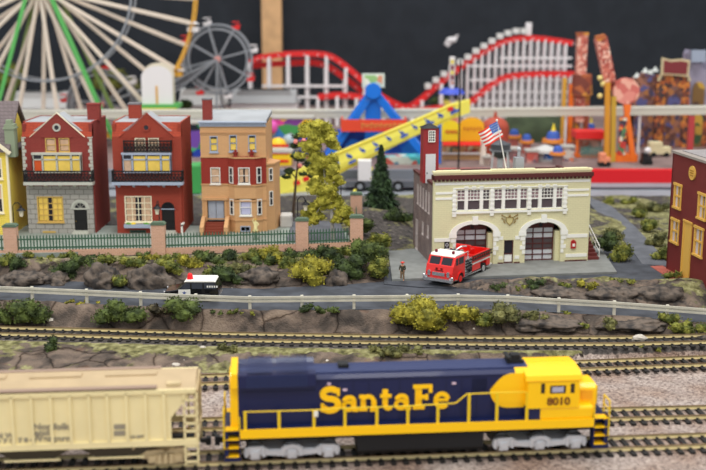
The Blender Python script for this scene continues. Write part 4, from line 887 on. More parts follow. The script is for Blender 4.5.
def loco():
    o = trackpoint(223, 458); F = Frame(o, angA)
    r = root('locomotive', 'blue and yellow diesel locomotive on the front railroad track', 'locomotive', o, angA)
    def X(px, py, off=-1.5): return F.uv(px, py, off)[0]
    def Z(px, py, off=-1.5): return F.uv(px, py, off)[1]-o.z
    L = X(608, 447)
    z_s0, z_s1 = Z(400, 433.5), Z(400, 425)                      # walkway edge
    xh0, xh1 = X(238, 400, -.95), X(530, 400, -.95); hw = .95
    zsd = Z(400, 377, -.95); zrf = Z(400, 363, -.3)-.2
    xa, xb = X(240, 434), X(594, 424)
    MB().box(xa-.7, xb+.5, -1.5, 1.5, z_s1-.08, z_s1-.01).box(xa-.6, xb+.4, -1.0, 1.0, z_s0-.25, z_s1-.08).build('deck', m_blue, r)
    MB().box(xa, xb, -1.52, -1.42, z_s0, z_s1).box(xa, xb, 1.42, 1.52, z_s0, z_s1).build('walkway_edge', m_yel, r)
    def prof(h, zs, zr, z0): return [(-h, z0), (h, z0), (h, zs), (h*.82, lerp(zs, zr, .55)), (h*.45, zr-.03), (0, zr), (-h*.45, zr-.03), (-h*.82, lerp(zs, zr, .55)), (-h, zs)]
    mb = MB(); mb.prism(prof(hw, zsd, zrf, z_s1-.05), xh0, xh1, 'yz'); mb.build('long_hood', m_blue, r)
    xw = X(316, 376, -1.2); zw0, zw1 = Z(300, 386, -1.2), Z(300, 374, -1.2)
    mb = MB(); mb.prism([(-hw, zw0-.1), (-1.28, zw0), (-1.28, zw1), (-.8, zrf+.02), (.8, zrf+.02), (1.28, zw1), (1.28, zw0), (hw, zw0-.1)][::-1], xh0+.02, xw, 'yz'); rad = mb.build('radiator_wing', m_blue, r)
    mb = MB()
    for a, b in ((xh0+.5, xh0+1.7), (xh0+1.9, xw-.3)):
        n = 12
        for i in range(n): x = lerp(a, b, i/n); mb.box(x, x+.05, -1.2, 1.2, zw1+.1, zw1+.14)
    for s in (-1,): 
        for i in range(10): mb.box(xh0+.4, xw-.4, s*1.3, s*1.27, lerp(zw0, zw1, i/10), lerp(zw0, zw1, i/10)+.03)
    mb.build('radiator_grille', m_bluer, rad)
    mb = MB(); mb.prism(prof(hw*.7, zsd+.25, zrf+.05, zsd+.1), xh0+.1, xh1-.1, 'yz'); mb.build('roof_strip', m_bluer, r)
    mb = MB()                                                    # hood doors, seams and louvres
    n = 14
    for i in range(n):
        x = lerp(xw+.3, xh1-.4, i/(n-1))
        for s in (-1, 1): mb.box(x-.015, x+.015, s*hw-.015, s*hw+.015, z_s1+.1, zsd-.15)
    for s in (-1, 1): mb.box(xw, xh1, s*hw-.02, s*hw+.02, zsd-.1, zsd-.05); mb.box(xh0+.2, xw, s*hw-.02, s*hw+.02, zw0-.35, zw0-.3)
    for i in range(9): z = Z(480, 391-i*1.5, -.95); mb.box(X(472, 385, -.95), X(487, 385, -.95), -hw-.03, -hw, z, z+.035)
    mb.build('hood_door', mat('loco_seam', (14, 22, 56), .5), r)
    # yellow rear end, cab, nose and the rounded yellow sweep
    mb = MB(); x0 = X(230, 400, -.95); mb.prism(prof(hw, zsd, zrf+.06, z_s1-.05), x0, xh0, 'yz'); mb.box(X(231, 400), xh0, -1.3, 1.3, zw0, zw1+.1); mb.build('rear_end', m_yel, r)
    c0, c1 = X(528, 395), X(579.5, 395); zc1 = Z(550, 381); zct = Z(550, 358, -.5)-.38
    mb = MB(); wins = [(X(541, 389), X(545.3, 389), Z(543, 394), Z(543, 383.5)), (X(550, 389), X(566.3, 389), Z(558, 394), Z(558, 385.5)), (X(570.5, 389), X(575, 389), Z(572, 393.5), Z(572, 383.5))]
    zz = Z(560, 407.5)
    for s in (-1.5, 1.42): mb.wall(c0, c1, zz-.02, zc1, wins, s, s+.08)
    mb.box(c0, c0+.08, -1.42, 1.42, zz, zc1); mb.wall(-1.42, 1.42, 0, 0, [], 0, 0)
    mb.M = Matrix.Translation((c1-.08, 0, 0)) @ Matrix.Rotation(math.pi/2, 4, 'Z'); zf0, zf1 = zc1-.85, zc1-.2
    mb.wall(-1.42, 1.42, z_s1-.05, zc1, [(-1.25, -.5, zf0, zf1), (.5, 1.25, zf0, zf1)], -.08, 0); mb.M = None
    mb.prism([(-1.5, zc1), (1.5, zc1), (1.42, lerp(zc1, zct, .55)), (.9, zct-.05), (0, zct+.02), (-.9, zct-.05), (-1.42, lerp(zc1, zct, .55))], c0-.1, c1+.12, 'yz'); cab = mb.build('cab', m_yel, r)
    for w_ in wins: MB().box(w_[0], w_[1], -1.44, -1.43, w_[2], w_[3]).build('side_window', mat('cab_glass', (60, 54, 50), .2), cab)
    MB().box(lerp(wins[1][0], wins[1][1], .15), lerp(wins[1][0], wins[1][1], .85), -1.47, -1.46, wins[1][2]+.08, wins[1][3]-.08).build('window_sash', mat('sash', (176, 172, 190), .5), cab)
    for s in (-1, 1): MB().box(c1-.1, c1-.09, s*.5, s*1.25, zf0, zf1).build('windshield', m_glass, cab)
    MB().box(c0-.02, c1+.1, -1.53, -1.42, zc1-.03, zc1+.03).build('rain_gutter', mat('yellow_shade', (226, 170, 10), .5), cab)
    # sweep on the hood flank
    e = X(490, 391, -.97); bx = X(530, 391, -.97); zb, zt_ = Z(510, 407.5, -.97), Z(520, 366.5, -.97); zm = Z(495, 390, -.97)
    pts = [(bx, zb)]+[(lerp(bx, e, .45)+(lerp(bx, e, .45)-e)*-math.sin(math.radians(a)), lerp(zb, zm, .5)-(zm-zb)*.5*math.cos(math.radians(a))) for a in range(0, 91, 15)]
    cxm = lerp(bx, e, .55); pts = [(bx, zb), (cxm, zb)]+[(cxm-(cxm-e)*math.sin(math.radians(a)), zm-(zm-zb)*math.cos(math.radians(a))) for a in range(15, 91, 15)]+[(lerp(e, bx, t), lerp(zm, zsd+.02, math.sin(math.radians(min(90, 180*t))))) for t in (.06, .13, .22, .34, .5)]+[(bx, zsd+.02)]
    for s in (-1, 1):
        mb = MB(); mb.prism(pts if s < 0 else pts, *sorted((s*(hw+.005), s*(hw+.035)))); mb.build('yellow_sweep', m_yel, r)
    mb = MB(); mb.prism(prof(hw+.02, zsd, zrf+.04, zsd-.05), lerp(e, bx, .62), xh1, 'yz'); mb.build('sweep_roof', m_yel, r)
    s0, s1 = X(540, 418), X(594, 418); zz = Z(560, 407.5); MB().box(s0, s1, -1.46, 1.46, z_s1-.03, zz-.0).build('cab_base', m_yel, r, bevel=.12); MB().box(c0-.05, s0+.15, -1.4, 1.4, z_s1-.03, zz-.02).build('battery_cover', m_blue, r)
    n1 = X(596, 400, -.8); znt = Z(588, 384, -.8); mb = MB(); mb.prism([(-.85, z_s1), (.85, z_s1), (.85, znt-.2), (.55, znt), (-.55, znt), (-.85, znt-.2)], c1, n1, 'yz'); ns = mb.build('nose', m_yel, r, bevel=.06)
    MB().cyl((n1, -.14, znt-.35), (n1+.08, -.14, znt-.35), .12).cyl((n1, .14, znt-.35), (n1+.08, .14, znt-.35), .12).build('headlight', m_white, ns)
    MB().box(lerp(c1, n1, .25), lerp(c1, n1, .8), -.89, -.85, znt-.75, znt-.3).build('number_board', mat('orange_board', (240, 170, 30), .5), ns)
    MB().box(c1+.05, c1+.45, -1.2, -.2, z_s1, z_s1+.5).build('battery_box', m_blue, r)
    # roof fittings
    x = X(515, 356, 0); mb = MB(); mb.box(x-.45, x+.35, -.35, .35, zrf, zrf+.18); mb.box(x-.25, x+.2, -.25, .25, zrf+.18, zrf+.42); mb.box(x-.5, x-.3, -.5, .5, zrf+.3, zrf+.38); mb.build('exhaust_stack', m_under, r)
    x = X(343, 364, 0); MB().box(x-.25, x+.25, -.3, .3, zrf, zrf+.2).build('vent_box', m_under, r)
    # lettering and cab number
    zl = Z(340, 411.5, -1); h = (Z(420, 380.5, -1)-Z(420, 404.5, -1))
    x_ = X(320, 400, -1); Lw = X(451, 400, -1)-x_; mb, w_ = letters('Santa Fe', 0, 0, h, .005, 1.0, 0, .06); mb, w_ = letters('Santa Fe', x_, zl, h, .005, 1.0*Lw/w_, -hw-.03, .06)
    mb.build('lettering', m_yel, r)
    xm = (X(546, 400)+X(571, 400))/2; text_mb('cab_number', '8010', mat('number_brown', (120, 70, 20), .5), cab, (xm, -1.52, Z(558, 401.5)), .52, bold=.02, sx=1.1)
    for px, py, w2 in ((329, 384, .16), (345, 390, .2), (454, 383.5, .2)): x, z = X(px, py, -1), Z(px, py, -1); MB().box(x-w2/2, x+w2/2, -hw-.05, -hw, z-.05, z+.05).build('marker_plate', mat('plate_pink', (216, 190, 206), .5), r)
    x, z = X(316, 414), Z(316, 414); MB().box(x-.1, x+.1, -1.5, -1.44, z-.14, z+.14).build('marker_plate', m_white, r)
    # handrails
    mb = MB(); y = -1.44; m_hr = mat('rail_yellow', (232, 196, 30), .45)
    for s in (-1, 1):
        mb = MB(); y = s*1.44
        P_ = [(243, 412.5), (279, 411.5), (314, 410.5), (345, 408.5), (377, 407.5), (408, 406.5), (450, 404), (456, 403.5), (467, 394.5), (500, 393), (527, 392.5)]
        pts = [(X(a, b), y, Z(a, b)) for a, b in P_]
        mb.tube(pts, .035, 6)
        for a in (245, 279, 314, 345, 377, 408, 438, 469, 497, 527): x = X(a, 415); zt3 = interp([(p[0], p[2]) for p in pts], x); mb.box(x-.07, x+.07, y-.03, y+.03, z_s1-.1, zt3)
        mb.build('handrail', m_hr, r)
    # steps at both ends
    for k, (pa, pb) in enumerate(((224, 240), (593, 608))):
        x0, x1 = X(pa, 440), X(pb, 440); zt3 = z_s1-.02
        for s in (-1, 1):
            y0, y1 = sorted((s*1.5, s*.95)); mb = MB(); mb.box(x0, x0+.05, y0, y1, .4, zt3+.15); mb.box(x1-.05, x1, y0, y1, .4, zt3+.15); mb.box(x0, x1, *sorted((s*.98, s*.93)), .4, zt3); mb.box(x0-.02, x1+.02, y0-.02, y1+.02, .32, .5)
            st = mb.build('step_well', m_blue, r)
            for i in range(4): z = lerp(.55, zt3, i/3); MB().box(x0+.05, x1-.05, y0, y1, z-.05, z+.02).build('step_tread', m_yel, st)
            xo = x0 if k == 0 else x1; mb = MB(); zr2 = Z(243, 413); mb.tube([(xo, s*1.5, zt3-.9), (xo, s*1.5, zr2), (xo, s*.6, zr2)], .04, 6); mb.tube([(xo, s*.6, zr2), (xo, s*.6, zt3)], .04, 6)
            mb.tube([(xo, s*1.5, (zr2+zt3)/2), (xo, s*.6, (zr2+zt3)/2)], .03, 6)
            mb.tube([(x1 if k == 0 else x0, s*1.5, zt3), (x1 if k == 0 else x0, s*1.5, zr2-.2)], .035, 6); mb.build('end_rail', m_hr, r)
        xo = x0+.1 if k == 0 else x1-.1; MB().box(xo-.1, xo+.1, -1.5, 1.5, .35, zt3).build('pilot', m_blue, r)
        d = -1 if k == 0 else 1; MB().box(min(xo, xo+d*.4), max(xo, xo+d*.4), -.12, .12, .72, .95).box(min(xo+d*.35, xo+d*.6), max(xo+d*.35, xo+d*.6), -.2, .2, .6, 1.05).build('coupler', m_under, r)
    # trucks, tank
    for pa, pb in ((250, 334), (500, 582)):
        xs = [lerp(X(pa, 450), X(pb, 450), t) for t in (.06, .5, .94)]; bogie(r, xs, m_silver)
    mb = MB(); x0, x1 = X(358, 448), X(484, 448); mb.prism([(-1.35, .55), (-1.1, .3), (1.1, .3), (1.35, .55), (1.35, z_s0-.1), (-1.35, z_s0-.1)], x0, x1, 'yz'); mb.box(xa, xb, -.5, .5, .9, z_s0); mb.build('fuel_tank', m_under, r)
    return r
loco()
m_hop = mat('hopper_tan', (232, 217, 166), .6, var=.04, scale=.7); m_hopd = mat('hopper_dirty', (196, 176, 136), .7, var=.1, scale=.9)
def hopper():
    o = trackpoint(-140, 470); F = Frame(o, angA); r = root('hopper_car', 'tan ribbed covered hopper car coupled behind the locomotive', 'railroad car', o, angA)
    def X(px, py, off=-1.55): return F.uv(px, py, off)[0]
    def Z(px, py, off=-1.55): return F.uv(px, py, off)[1]-o.z
    L = X(199, 440); z0, z1 = Z(100, 448), Z(100, 394); zr1 = Z(100, 372, -.5)-.3; zc = Z(100, 388.5, -1.3)
    xe = X(190, 400); xd = X(171, 420); zd0, zd1 = Z(171, 440), Z(180, 412)
    k = L-xd; e = L-xe
    for s in (-1, 1):
        mb = MB(); y0, y1 = sorted((s*1.5, s*1.42)); mb.prism([(k, zd0), (L-k, zd0), (L-k, zd1-.3), (L-e, z1-.2), (L-e, z1), (e, z1), (e, z1-.2), (k, zd1-.3)], y0, y1); mb.build('side_sheet', m_hop, r)
        mb = MB(); y0, y1 = sorted((s*1.6, s*1.48))
        mb.box(.1, L-.1, y0, y1, z0, zd0+.02); mb.box(.1, L-.1, y0, y1, z1-.08, z1+.12)
        for px in (-102, -83, -64, -45, -26, -7, 12.5, 32, 51.5, 70.5, 89.5, 108, 127, 146, 164.5):
            x = X(px, 420); mb.box(x-.07, x+.07, y0, y1, zd0, z1)
        mb.build('side_frame', m_hop, r)
    # sloped ends and roof
    mb = MB()
    for a, b in ((.9, k+1.8), (L-.9, L-k-1.8)): mb.prism([(a, z1-.1), (b, z0-.2), (b+(.1 if a < 2 else -.1), z0-.2), (a+(.1 if a < 2 else -.1), z1-.1)], -1.42, 1.42)
    mb.build('slope_sheet', m_hopd, r)
    mb = MB(); mb.prism([(-1.5, z1+.1), (1.5, z1+.1), (1.42, lerp(z1, zr1, .25)), (.75, zr1-.05), (0, zr1), (-.75, zr1-.05), (-1.42, lerp(z1, zr1, .25))], .15, L-.1, 'yz'); mb.build('roof', mat('hopper_roof', (182, 160, 126), .7, var=.06, scale=.7), r)
    mb = MB(); mb.box(.3, L-1.9, -1.56, -1.2, zc+.0, zc+.07); mb.box(.3, L-1.9, 1.2, 1.56, zc+.0, zc+.07); mb.build('running_board', mat('hopper_walk', (150, 128, 112), .7), r)
    mb = MB()
    for i in range(4): x = lerp(1.8, L-3.2, i/3); mb.box(x-1.2, x+1.2, -.3, .3, zr1-.05, zr1+.06)
    mb.build('roof_hatch', mat('hopper_roof', (182, 160, 126)), r)
    mb = MB(); x = L-1.1; mb.box(x-.35, x+.3, -1.3, -.5, lerp(z1, zr1, .4), zr1-.1); mb.build('end_plate', m_hopd, r)
    # end frame and ladders
    for xx in (0, L):
        s = 1 if xx == 0 else -1
        mb = MB(); mb.box(min(xx, xx+s*.16), max(xx, xx+s*.16), -1.55, 1.55, z0-.05, z0+.3); mb.box(min(xx, xx+s*.5), max(xx, xx+s*.5), -1.5, 1.5, z1-.25, z1+.05)
        for yy in (-1.5, -.5, .5, 1.4): mb.box(min(xx+s*.05, xx+s*.2), max(xx+s*.05, xx+s*.2), yy, yy+.12, z0, z1)
        mb.build('end_frame', m_hopd, r)
        mb = MB(); a, b = (X(184, 440)-L, 0) if xx else (0, L-X(184, 440))
        for yy in (-1.58, 1.52):
            for xq in (xx+a, xx+b-.1): mb.box(xq, xq+.1, yy, yy+.06, .25, z1-.1)
            for i in range(9): z = lerp(.35, z1-.5, i/8); mb.box(xx+a, xx+b, yy, yy+.06, z, z+.1)
        mb.build('ladder', m_hop, r)
    # hopper bays and gates
    mb = MB(); 
    for i in range(3):
        x = lerp(L*.25, L*.75, i/2); mb.prism([(x-2.0, z0), (x+2.0, z0), (x+.7, .5), (x-.7, .5)], -1.2, 1.2)
    mb.build('bay', mat('hopper_under', (74, 66, 52), .8), r)
    mb = MB()
    for i in range(3): x = lerp(L*.25, L*.75, i/2); mb.box(x-1.3, x+1.3, -1.4, -1.3, .62, .7)
    mb.build('gate_bar', m_hop, r)
    MB().box(0, L, -.25, .25, .85, 1.15).build('center_sill', m_under, r)
    for a, b in ((150, 182),):
        xs = [X(152, 455), X(178, 455)]; bogie(r, xs, m_hopd, 'truck', .42, mw=mat('rust_wheel', (120, 98, 78), .6)); bogie(r, [L-x for x in xs][::-1], m_hopd, 'truck', .42, mw=mat('rust_wheel', (120, 98, 78)))
    MB().box(L, L+.35, -.1, .1, .72, .92).box(L+.25, L+.5, -.18, .18, .62, 1.0).build('coupler', m_under, r)
    mt = mat('stencil_grey', (146, 138, 120), .7)
    for body, px, py, s in (('Nor', 42, 427, .42), ('folk', 61, 427, .42), ('and', 42, 433, .42), ('Wes', 42, 439, .42), ('tern', 62, 439, .42), ('N W', 5, 436, .34), ('1 7 6', 5, 441.5, .3), ('1 7 8 4', 23, 440.5, .3), ('LD LMT', 137, 437, .16)):
        text_mb('lettering', body, mt, r, (X(px, py), -1.53, Z(px, py)), s, bold=.012, sx=1.15)
    for py in (427, 433.5): x, z = X(119.5, py), Z(119.5, py); MB().box(x-.26, x+.26, -1.53, -1.5, z-.12, z+.12).build('stencil_panel', mt, r)
hopper()
# ---------------------------------------------------------------- vehicles
m_fred = mat('engine_red', (222, 28, 22), .3, coat=.5); m_chrome = mat('chrome', (214, 214, 216), .25, .85); m_tire = mat('tire', (26, 26, 27), .7)
def wheel(r, x, y, rad, wd, m_hub, name='wheel'):
    s = 1 if y > 0 else -1; t = MB().cyl((x, y-s*wd, rad), (x, y, rad), rad, n=20).build(name, m_tire, r)
    MB().cyl((x, y, rad), (x, y+s*.02, rad), rad*.55, rad*.5, n=14).build('hub', m_hub, t)
def fire_engine():
    fl, fr = G(425, 284, 1.88), G(451.5, 288.5, 1.88); rr = G(491.5, 270, 1.88); d = (fr-rr).normalized(); L = (fr-rr).length; c = (fl+fr)/2; wd = 2.2
    pos = c-d*L*1.0; pos.z = 1.87; a = math.atan2(d.y, d.x)
    r = root('fire_engine', 'red fire engine with white cab roof on the street before the station', 'fire engine', pos, a)
    h = wd/2; xc0 = L-2.1                                     # cab from xc0 to L
    mb = MB(); mb.prism([(xc0, .45), (L-.12, .45), (L-.05, 1.0), (L-.2, 1.55), (L-.3, 1.6), (L-.62, 2.15), (xc0, 2.15)], -h, h); cab = mb.build('cab', m_fred, r, bevel=.1)
    MB().prism([(xc0-.05, 2.13), (L-.58, 2.13), (L-.75, 2.3), (xc0, 2.32)], -h+.06, h-.06).build('cab_roof', m_white, cab, bevel=.08)
    mb = MB()
    for s in (-1, 1):
        y0, y1 = sorted((s*.08, s*(h-.2))); mb.poly([(L-.25, y0, 1.58), (L-.25, y1, 1.58), (L-.55, y1, 2.08), (L-.55, y0, 2.08)] if 1 else [])
        for xa, xb in ((L-.95, L-.62), (xc0+.3, L-1.1)): mb.box(xa, xb, *sorted((s*h, s*(h+.02))), 1.55, 2.05)
    mb.build('cab_window', m_glass, cab)
    mb = MB()
    for s in (-1, 1): mb.box(L-.5, L+.02, s*h-.03, s*h+.03, 1.5, 1.56) if 0 else None
    mb.box(L-.1, L+.18, -h-.08, h+.08, .42, .62); mb.box(L-.2, L+.05, -h-.02, -h+.2, .35, .75); mb.box(L-.2, L+.05, h-.2, h+.02, .35, .75)
    for s in (-1, 1):
        for z in (.86, 1.04): mb.cyl((L-.15, s*.78, z), (L+.02, s*.78, z), .12, n=12)
        mb.ball((L+.1, s*(h+.05), .75), .1)
    mb.box(L-.06, L+.02, -.5, .5, .8, 1.05); mb.build('bumper', m_chrome, r)
    for s in (-1, 1): MB().cyl((L-.95, s*.7, 2.28), (L-.95, s*.7, 2.4), .1, n=10).ball((L-.95, s*.7, 2.42), .12).build('beacon', mat('beacon_red', (120, 20, 40), .25), r)
    MB().cyl((L-.12, -.2, 1.3), (L-.06, -.2, 1.3), .08).cyl((L-.12, .2, 1.3), (L-.06, .2, 1.3), .08).box(L-.12, L-.04, -.35, .35, 1.15, 1.2).build('grille', mat('engine_dark', (110, 14, 14)), r)
    # chassis, pump panel, hose bed
    MB().box(.1, L-.2, -h+.15, h-.15, .4, .75).build('chassis', m_black, r)
    xp = xc0-1.15; MB().box(xp, xc0, -h+.02, h-.02, .55, 1.7).build('pump_panel', m_chrome, r)
    mb = MB()
    for s in (-1, 1):
        random.seed(3)
        for i in range(4):
            for j in range(5): x, z = xp+.15+i*.27, .7+j*.21; mb.cyl((x, s*(h-.02), z), (x, s*(h+.05), z), random.choice((.04, .07, .09)), n=8)
        mb.cyl((xp+.5, s*h, .85), (xp+.5, s*(h+.18), .85), .12, n=10)
    mb.build('gauge', m_black, r)
    mb = MB(); mb.wall(.3, xp, .55, 1.25, [(.95, 1.95, -1, 1.02)], -h, -h+.25); mb.wall(.3, xp, .55, 1.25, [(.95, 1.95, -1, 1.02)], h-.25, h); mb.box(.3, xp, -h+.2, h-.2, .75, 1.15); mb.box(.3, xp, -h, -h+.12, 1.25, 1.78); mb.box(.3, xp, h-.12, h, 1.25, 1.78); mb.box(.3, .42, -h, h, 1.15, 1.78); mb.box(xp-.1, xp, -h, h, 1.15, 1.85)
    mb.box(1.2, xp, -.25, .25, 1.15, 1.88); mb.build('hose_bed', m_fred, r, bevel=.03)
    mb = MB()
    for s in (-1, 1): mb.box(.3, xp, *sorted((s*h, s*(h+.02))), 1.08, 1.2); mb.box(.0, .3, s*.9-.06, s*.9+.06, .5, .6)
    mb.box(0, .35, -h, h, .5, .58); mb.build('white_stripe', m_white, r)
    mb = MB()
    for s in (-1, 1):
        for z in (1.45, 1.72): mb.bar((.2, s*(h+.1), z), (xp+.1, s*(h+.1), z), .07)
        for i in range(9): x = lerp(.4, xp, i/8); mb.bar((x, s*(h+.1), 1.45), (x, s*(h+.1), 1.72), .05)
    mb.build('ladder', mat('ladder_dark', (52, 36, 34), .5), r)
    mb = MB(); xr = xp+.55; mb.cyl((xr, -.45, 1.95), (xr, .45, 1.95), .3, n=16); mb.build('hose_reel', m_black, r)
    mb = MB(); mb.cyl((xr, -.5, 1.95), (xr, -.45, 1.95), .36, n=16).cyl((xr, .45, 1.95), (xr, .5, 1.95), .36, n=16).tube([(xr-.4, -.8, 1.7), (xr-.4, -.8, 2.1), (xr+.3, -.8, 2.1), (xr+.3, -.8, 1.7)], .04).tube([(xr-.4, .8, 1.7), (xr-.4, .8, 2.1), (xr+.3, .8, 2.1)], .04).tube([(xr, 0, 2.2), (xr-.3, .3, 2.45), (xr-.7, .5, 2.4)], .07); mb.build('deck_gun', m_chrome, r)
    MB().box(xp-.75, xp-.55, -.6, .6, 1.8, 2.4).box(xp-.75, xp-.2, -.6, .6, 1.8, 1.95).build('jump_seat', m_fred, r, bevel=.03)
    MB().box(0, L-.5, -h-.02, -h+.1, .42, .5).box(0, L-.5, h-.1, h+.02, .42, .5).build('running_board', m_chrome, r)
    for x in (1.45, L-1.35):
        for s in (-1, 1): wheel(r, x, s*(h+.02), .44, .3, m_fred if x > 3 else m_chrome)
        if x > 3:
            mb = MB()
            for s in (-1, 1): mb.arc(x, .44, .46, .56, 0, math.pi, *sorted((s*(h-.2), s*(h+.06))), 12)
            mb.build('wheel_arch', m_fred, r)
fire_engine()
def police_wagon():
    a, b = G(164, 302, ZR), G(218.5, 302, ZR); yb = a.y+1.0; L = (b.x-a.x)*1.01; z = ZR; r = root('police_wagon', 'black and white police wagon with a red roof light behind the guard rail', 'police car', (a.x, yb, z), math.radians(-1))
    h = .9; prof = [(0.02, .3), (0, .55), (.08, .72), (.95, .85), (1.45, 1.32), (1.75, 1.38), (L-.25, 1.38), (L-.05, 1.0), (L, .6), (L-.03, .3)]
    body = MB().prism(prof, -h, h).build('body', mat('police_black', (20, 20, 24), .2, coat=.6), r, bevel=.06)
    MB().prism([(1.4, 1.37), (L-.2, 1.37), (L-.3, 1.47), (1.6, 1.47)], -h+.05, h-.05).build('roof', m_white, r, bevel=.03)
    mb = MB(); dd = MB(); gl = MB()
    for s in (-1, 1):
        y = sorted((s*h, s*(h+.015))); dd.prism([(1.02, .34), (1.85, .34), (1.85, .88), (1.02, .86)], *y)
        gl.prism([(1.18, .9), (1.85, .92), (1.85, 1.3), (1.5, 1.28)], *y); gl.prism([(1.95, .92), (2.7, .92), (2.7, 1.3), (1.95, 1.3)], *y); gl.prism([(2.8, .92), (L-.15, .92), (L-.32, 1.3), (2.8, 1.3)], *y)
    dd.build('door_panel', m_white, r); gl.build('side_window', mat('police_glass', (58, 62, 72), .12), r)
    MB().poly([(.98, -.75, .88), (.98, .75, .88), (1.42, .7, 1.3), (1.42, -.7, 1.3)]) 
    x = 1.95; MB().cyl((x-.2, -.25, 1.47), (x-.2, -.25, 1.72), .22, .18, 12).ball((x-.2, -.25, 1.72), .18).build('roof_light', mat('light_red', (232, 34, 40), .3), r)
    mb = MB(); mb.box(-.06, .06, -h, h, .28, .42); mb.box(L-.08, L+.05, -h, h, .28, .42)
    for s in (-1, 1): mb.cyl((-.02, s*.65, .6), (.05, s*.65, .6), .1, n=10)
    mb.build('bumper', m_chrome, r)
    tx = MB(); 
    for i in range(5): tx.box(3.0+i*.16, 3.1+i*.16, -h-.03, -h-.015, 1.02, 1.16)
    tx.build('side_lettering', m_white, r)
    st = MB(); st.prism([(1.43+.16*math.cos(math.pi/2+i*math.pi*.2)*(1 if i % 2 == 0 else .45), .62+.16*math.sin(math.pi/2+i*math.pi*.2)*(1 if i % 2 == 0 else .45)) for i in range(10)], -h-.03, -h-.015); st.build('door_star', mat('star_blue', (60, 80, 140), .5), r)
    for x in (.72, L-.8):
        for s in (-1, 1): wheel(r, x, s*(h+.03), .31, .22, m_chrome)
police_wagon()
# ---------------------------------------------------------------- people
def body(name, pts, edges, mts, parent, smooth=True, sub=1):
    me = bpy.data.meshes.new(name); me.from_pydata([p[:3] for p in pts], edges, []); o = bpy.data.objects.new(name, me); C.objects.link(o)
    if parent: o.parent = parent
    sk = o.modifiers.new('sk', 'SKIN'); 
    for v, p in zip(me.skin_vertices[0].data, pts): v.radius = (p[3], p[3]*(.75 if len(p) > 4 else 1))
    me.skin_vertices[0].data[0].use_root = True
    s = o.modifiers.new('ss', 'SUBSURF'); s.levels = s.render_levels = sub; me.materials.append(mts); return o
def firefighter():
    p = hit(402.4, 281.5); p.z = 1.87; S = .8
    r = root('person', 'person in dark coat, tan trousers and red helmet standing beside the fire engine', 'person', p, math.radians(-20)); r.scale = (S,)*3
    sk = mat('skin', (206, 152, 122), .6); coat = mat('coat_dark', (62, 60, 46), .8, var=.2, scale=6); tr = mat('trousers_tan', (128, 104, 78), .8)
    B = [(0, 0, .95, .14), (0, 0, 1.15, .14), (0, 0, 1.38, .16), (0, -.02, 1.52, .06), (0, -.02, 1.6, .075), (0, -.02, 1.7, .1), (.2, 0, 1.42, .06), (.27, -.02, 1.17, .05), (.2, -.14, .98, .04), (-.2, 0, 1.42, .06), (-.27, -.02, 1.17, .05), (-.2, -.14, .98, .04), (.1, 0, .9, .1), (.12, -.02, .5, .07), (.12, 0, .1, .05), (.13, -.14, .05, .045), (-.1, 0, .9, .1), (-.13, -.02, .5, .07), (-.13, 0, .1, .05), (-.14, -.14, .05, .045)]
    E = [(0, 1), (1, 2), (2, 3), (3, 4), (4, 5), (2, 6), (6, 7), (7, 8), (2, 9), (9, 10), (10, 11), (0, 12), (12, 13), (13, 14), (14, 15), (0, 16), (16, 17), (17, 18), (18, 19)]
    body('body', B, E, sk, r)
    body('coat', [(0, 0, .82, .2), (0, 0, 1.0, .18), (0, 0, 1.2, .18), (0, 0, 1.4, .19), (.21, 0, 1.43, .085), (.29, -.02, 1.17, .075), (.22, -.13, 1.02, .065), (-.21, 0, 1.43, .085), (-.29, -.02, 1.17, .075), (-.22, -.13, 1.02, .065)], [(0, 1), (1, 2), (2, 3), (3, 4), (4, 5), (5, 6), (3, 7), (7, 8), (8, 9)], coat, r)
    body('trousers', [(0, 0, .88, .15), (.1, 0, .82, .12), (.12, -.02, .5, .095), (.12, 0, .14, .08), (-.1, 0, .82, .12), (-.13, -.02, .5, .095), (-.13, 0, .14, .08)], [(0, 1), (1, 2), (2, 3), (0, 4), (4, 5), (5, 6)], tr, r)
    MB().ball((0, -.02, 1.74), .14, (1, 1.1, .8)).cyl((0, 0, 1.72), (0, 0, 1.75), .2, n=16).build('helmet', mat('helmet_red', (216, 58, 40), .4), r, smooth=True)
    mb = MB(); mb.ball((.035, -.12, 1.68), .014).ball((-.035, -.12, 1.68), .014); mb.build('eyes', m_black, r)
firefighter()
def statue():
    p = G(255.8, 239.5, 3.04); p.z = 3.04; r = root('statue', 'small cream and gold figure on a green pedestal in front of the tan rowhouse', 'statue', p)
    MB().cyl((0, 0, 0), (0, 0, .12), .26, n=12).cyl((0, 0, .12), (0, 0, .5), .13, n=12).cyl((0, 0, .5), (0, 0, .58), .2, n=12).build('pedestal', mat('green_stone', (112, 130, 112), .6), r)
    cm = mat('statue_cream', (232, 220, 160), .6, var=.15, scale=5)
    z = .58; B = [(0, 0, z+.45, .14), (0, 0, z+.62, .12), (0, 0, z+.82, .13), (0, 0, z+.93, .05), (0, 0, z+1.06, .085), (.17, 0, z+.84, .05), (.26, -.03, z+.66, .045), (.16, -.12, z+.6, .035), (-.17, 0, z+.84, .05), (-.22, -.03, z+1.02, .04), (-.16, -.03, z+1.16, .035), (.06, 0, z+.25, .15), (.06, 0, z+.05, .15), (-.07, 0, z+.25, .15), (-.07, 0, z+.05, .15)]
    body('body', B, [(0, 1), (1, 2), (2, 3), (3, 4), (2, 5), (5, 6), (6, 7), (2, 8), (8, 9), (9, 10), (0, 11), (11, 12), (0, 13), (13, 14)], cm, r)
    MB().ball((0, .02, z+1.1), .1, (1, 1, .9)).build('hair', mat('gold', (206, 170, 70), .5), r)
statue()
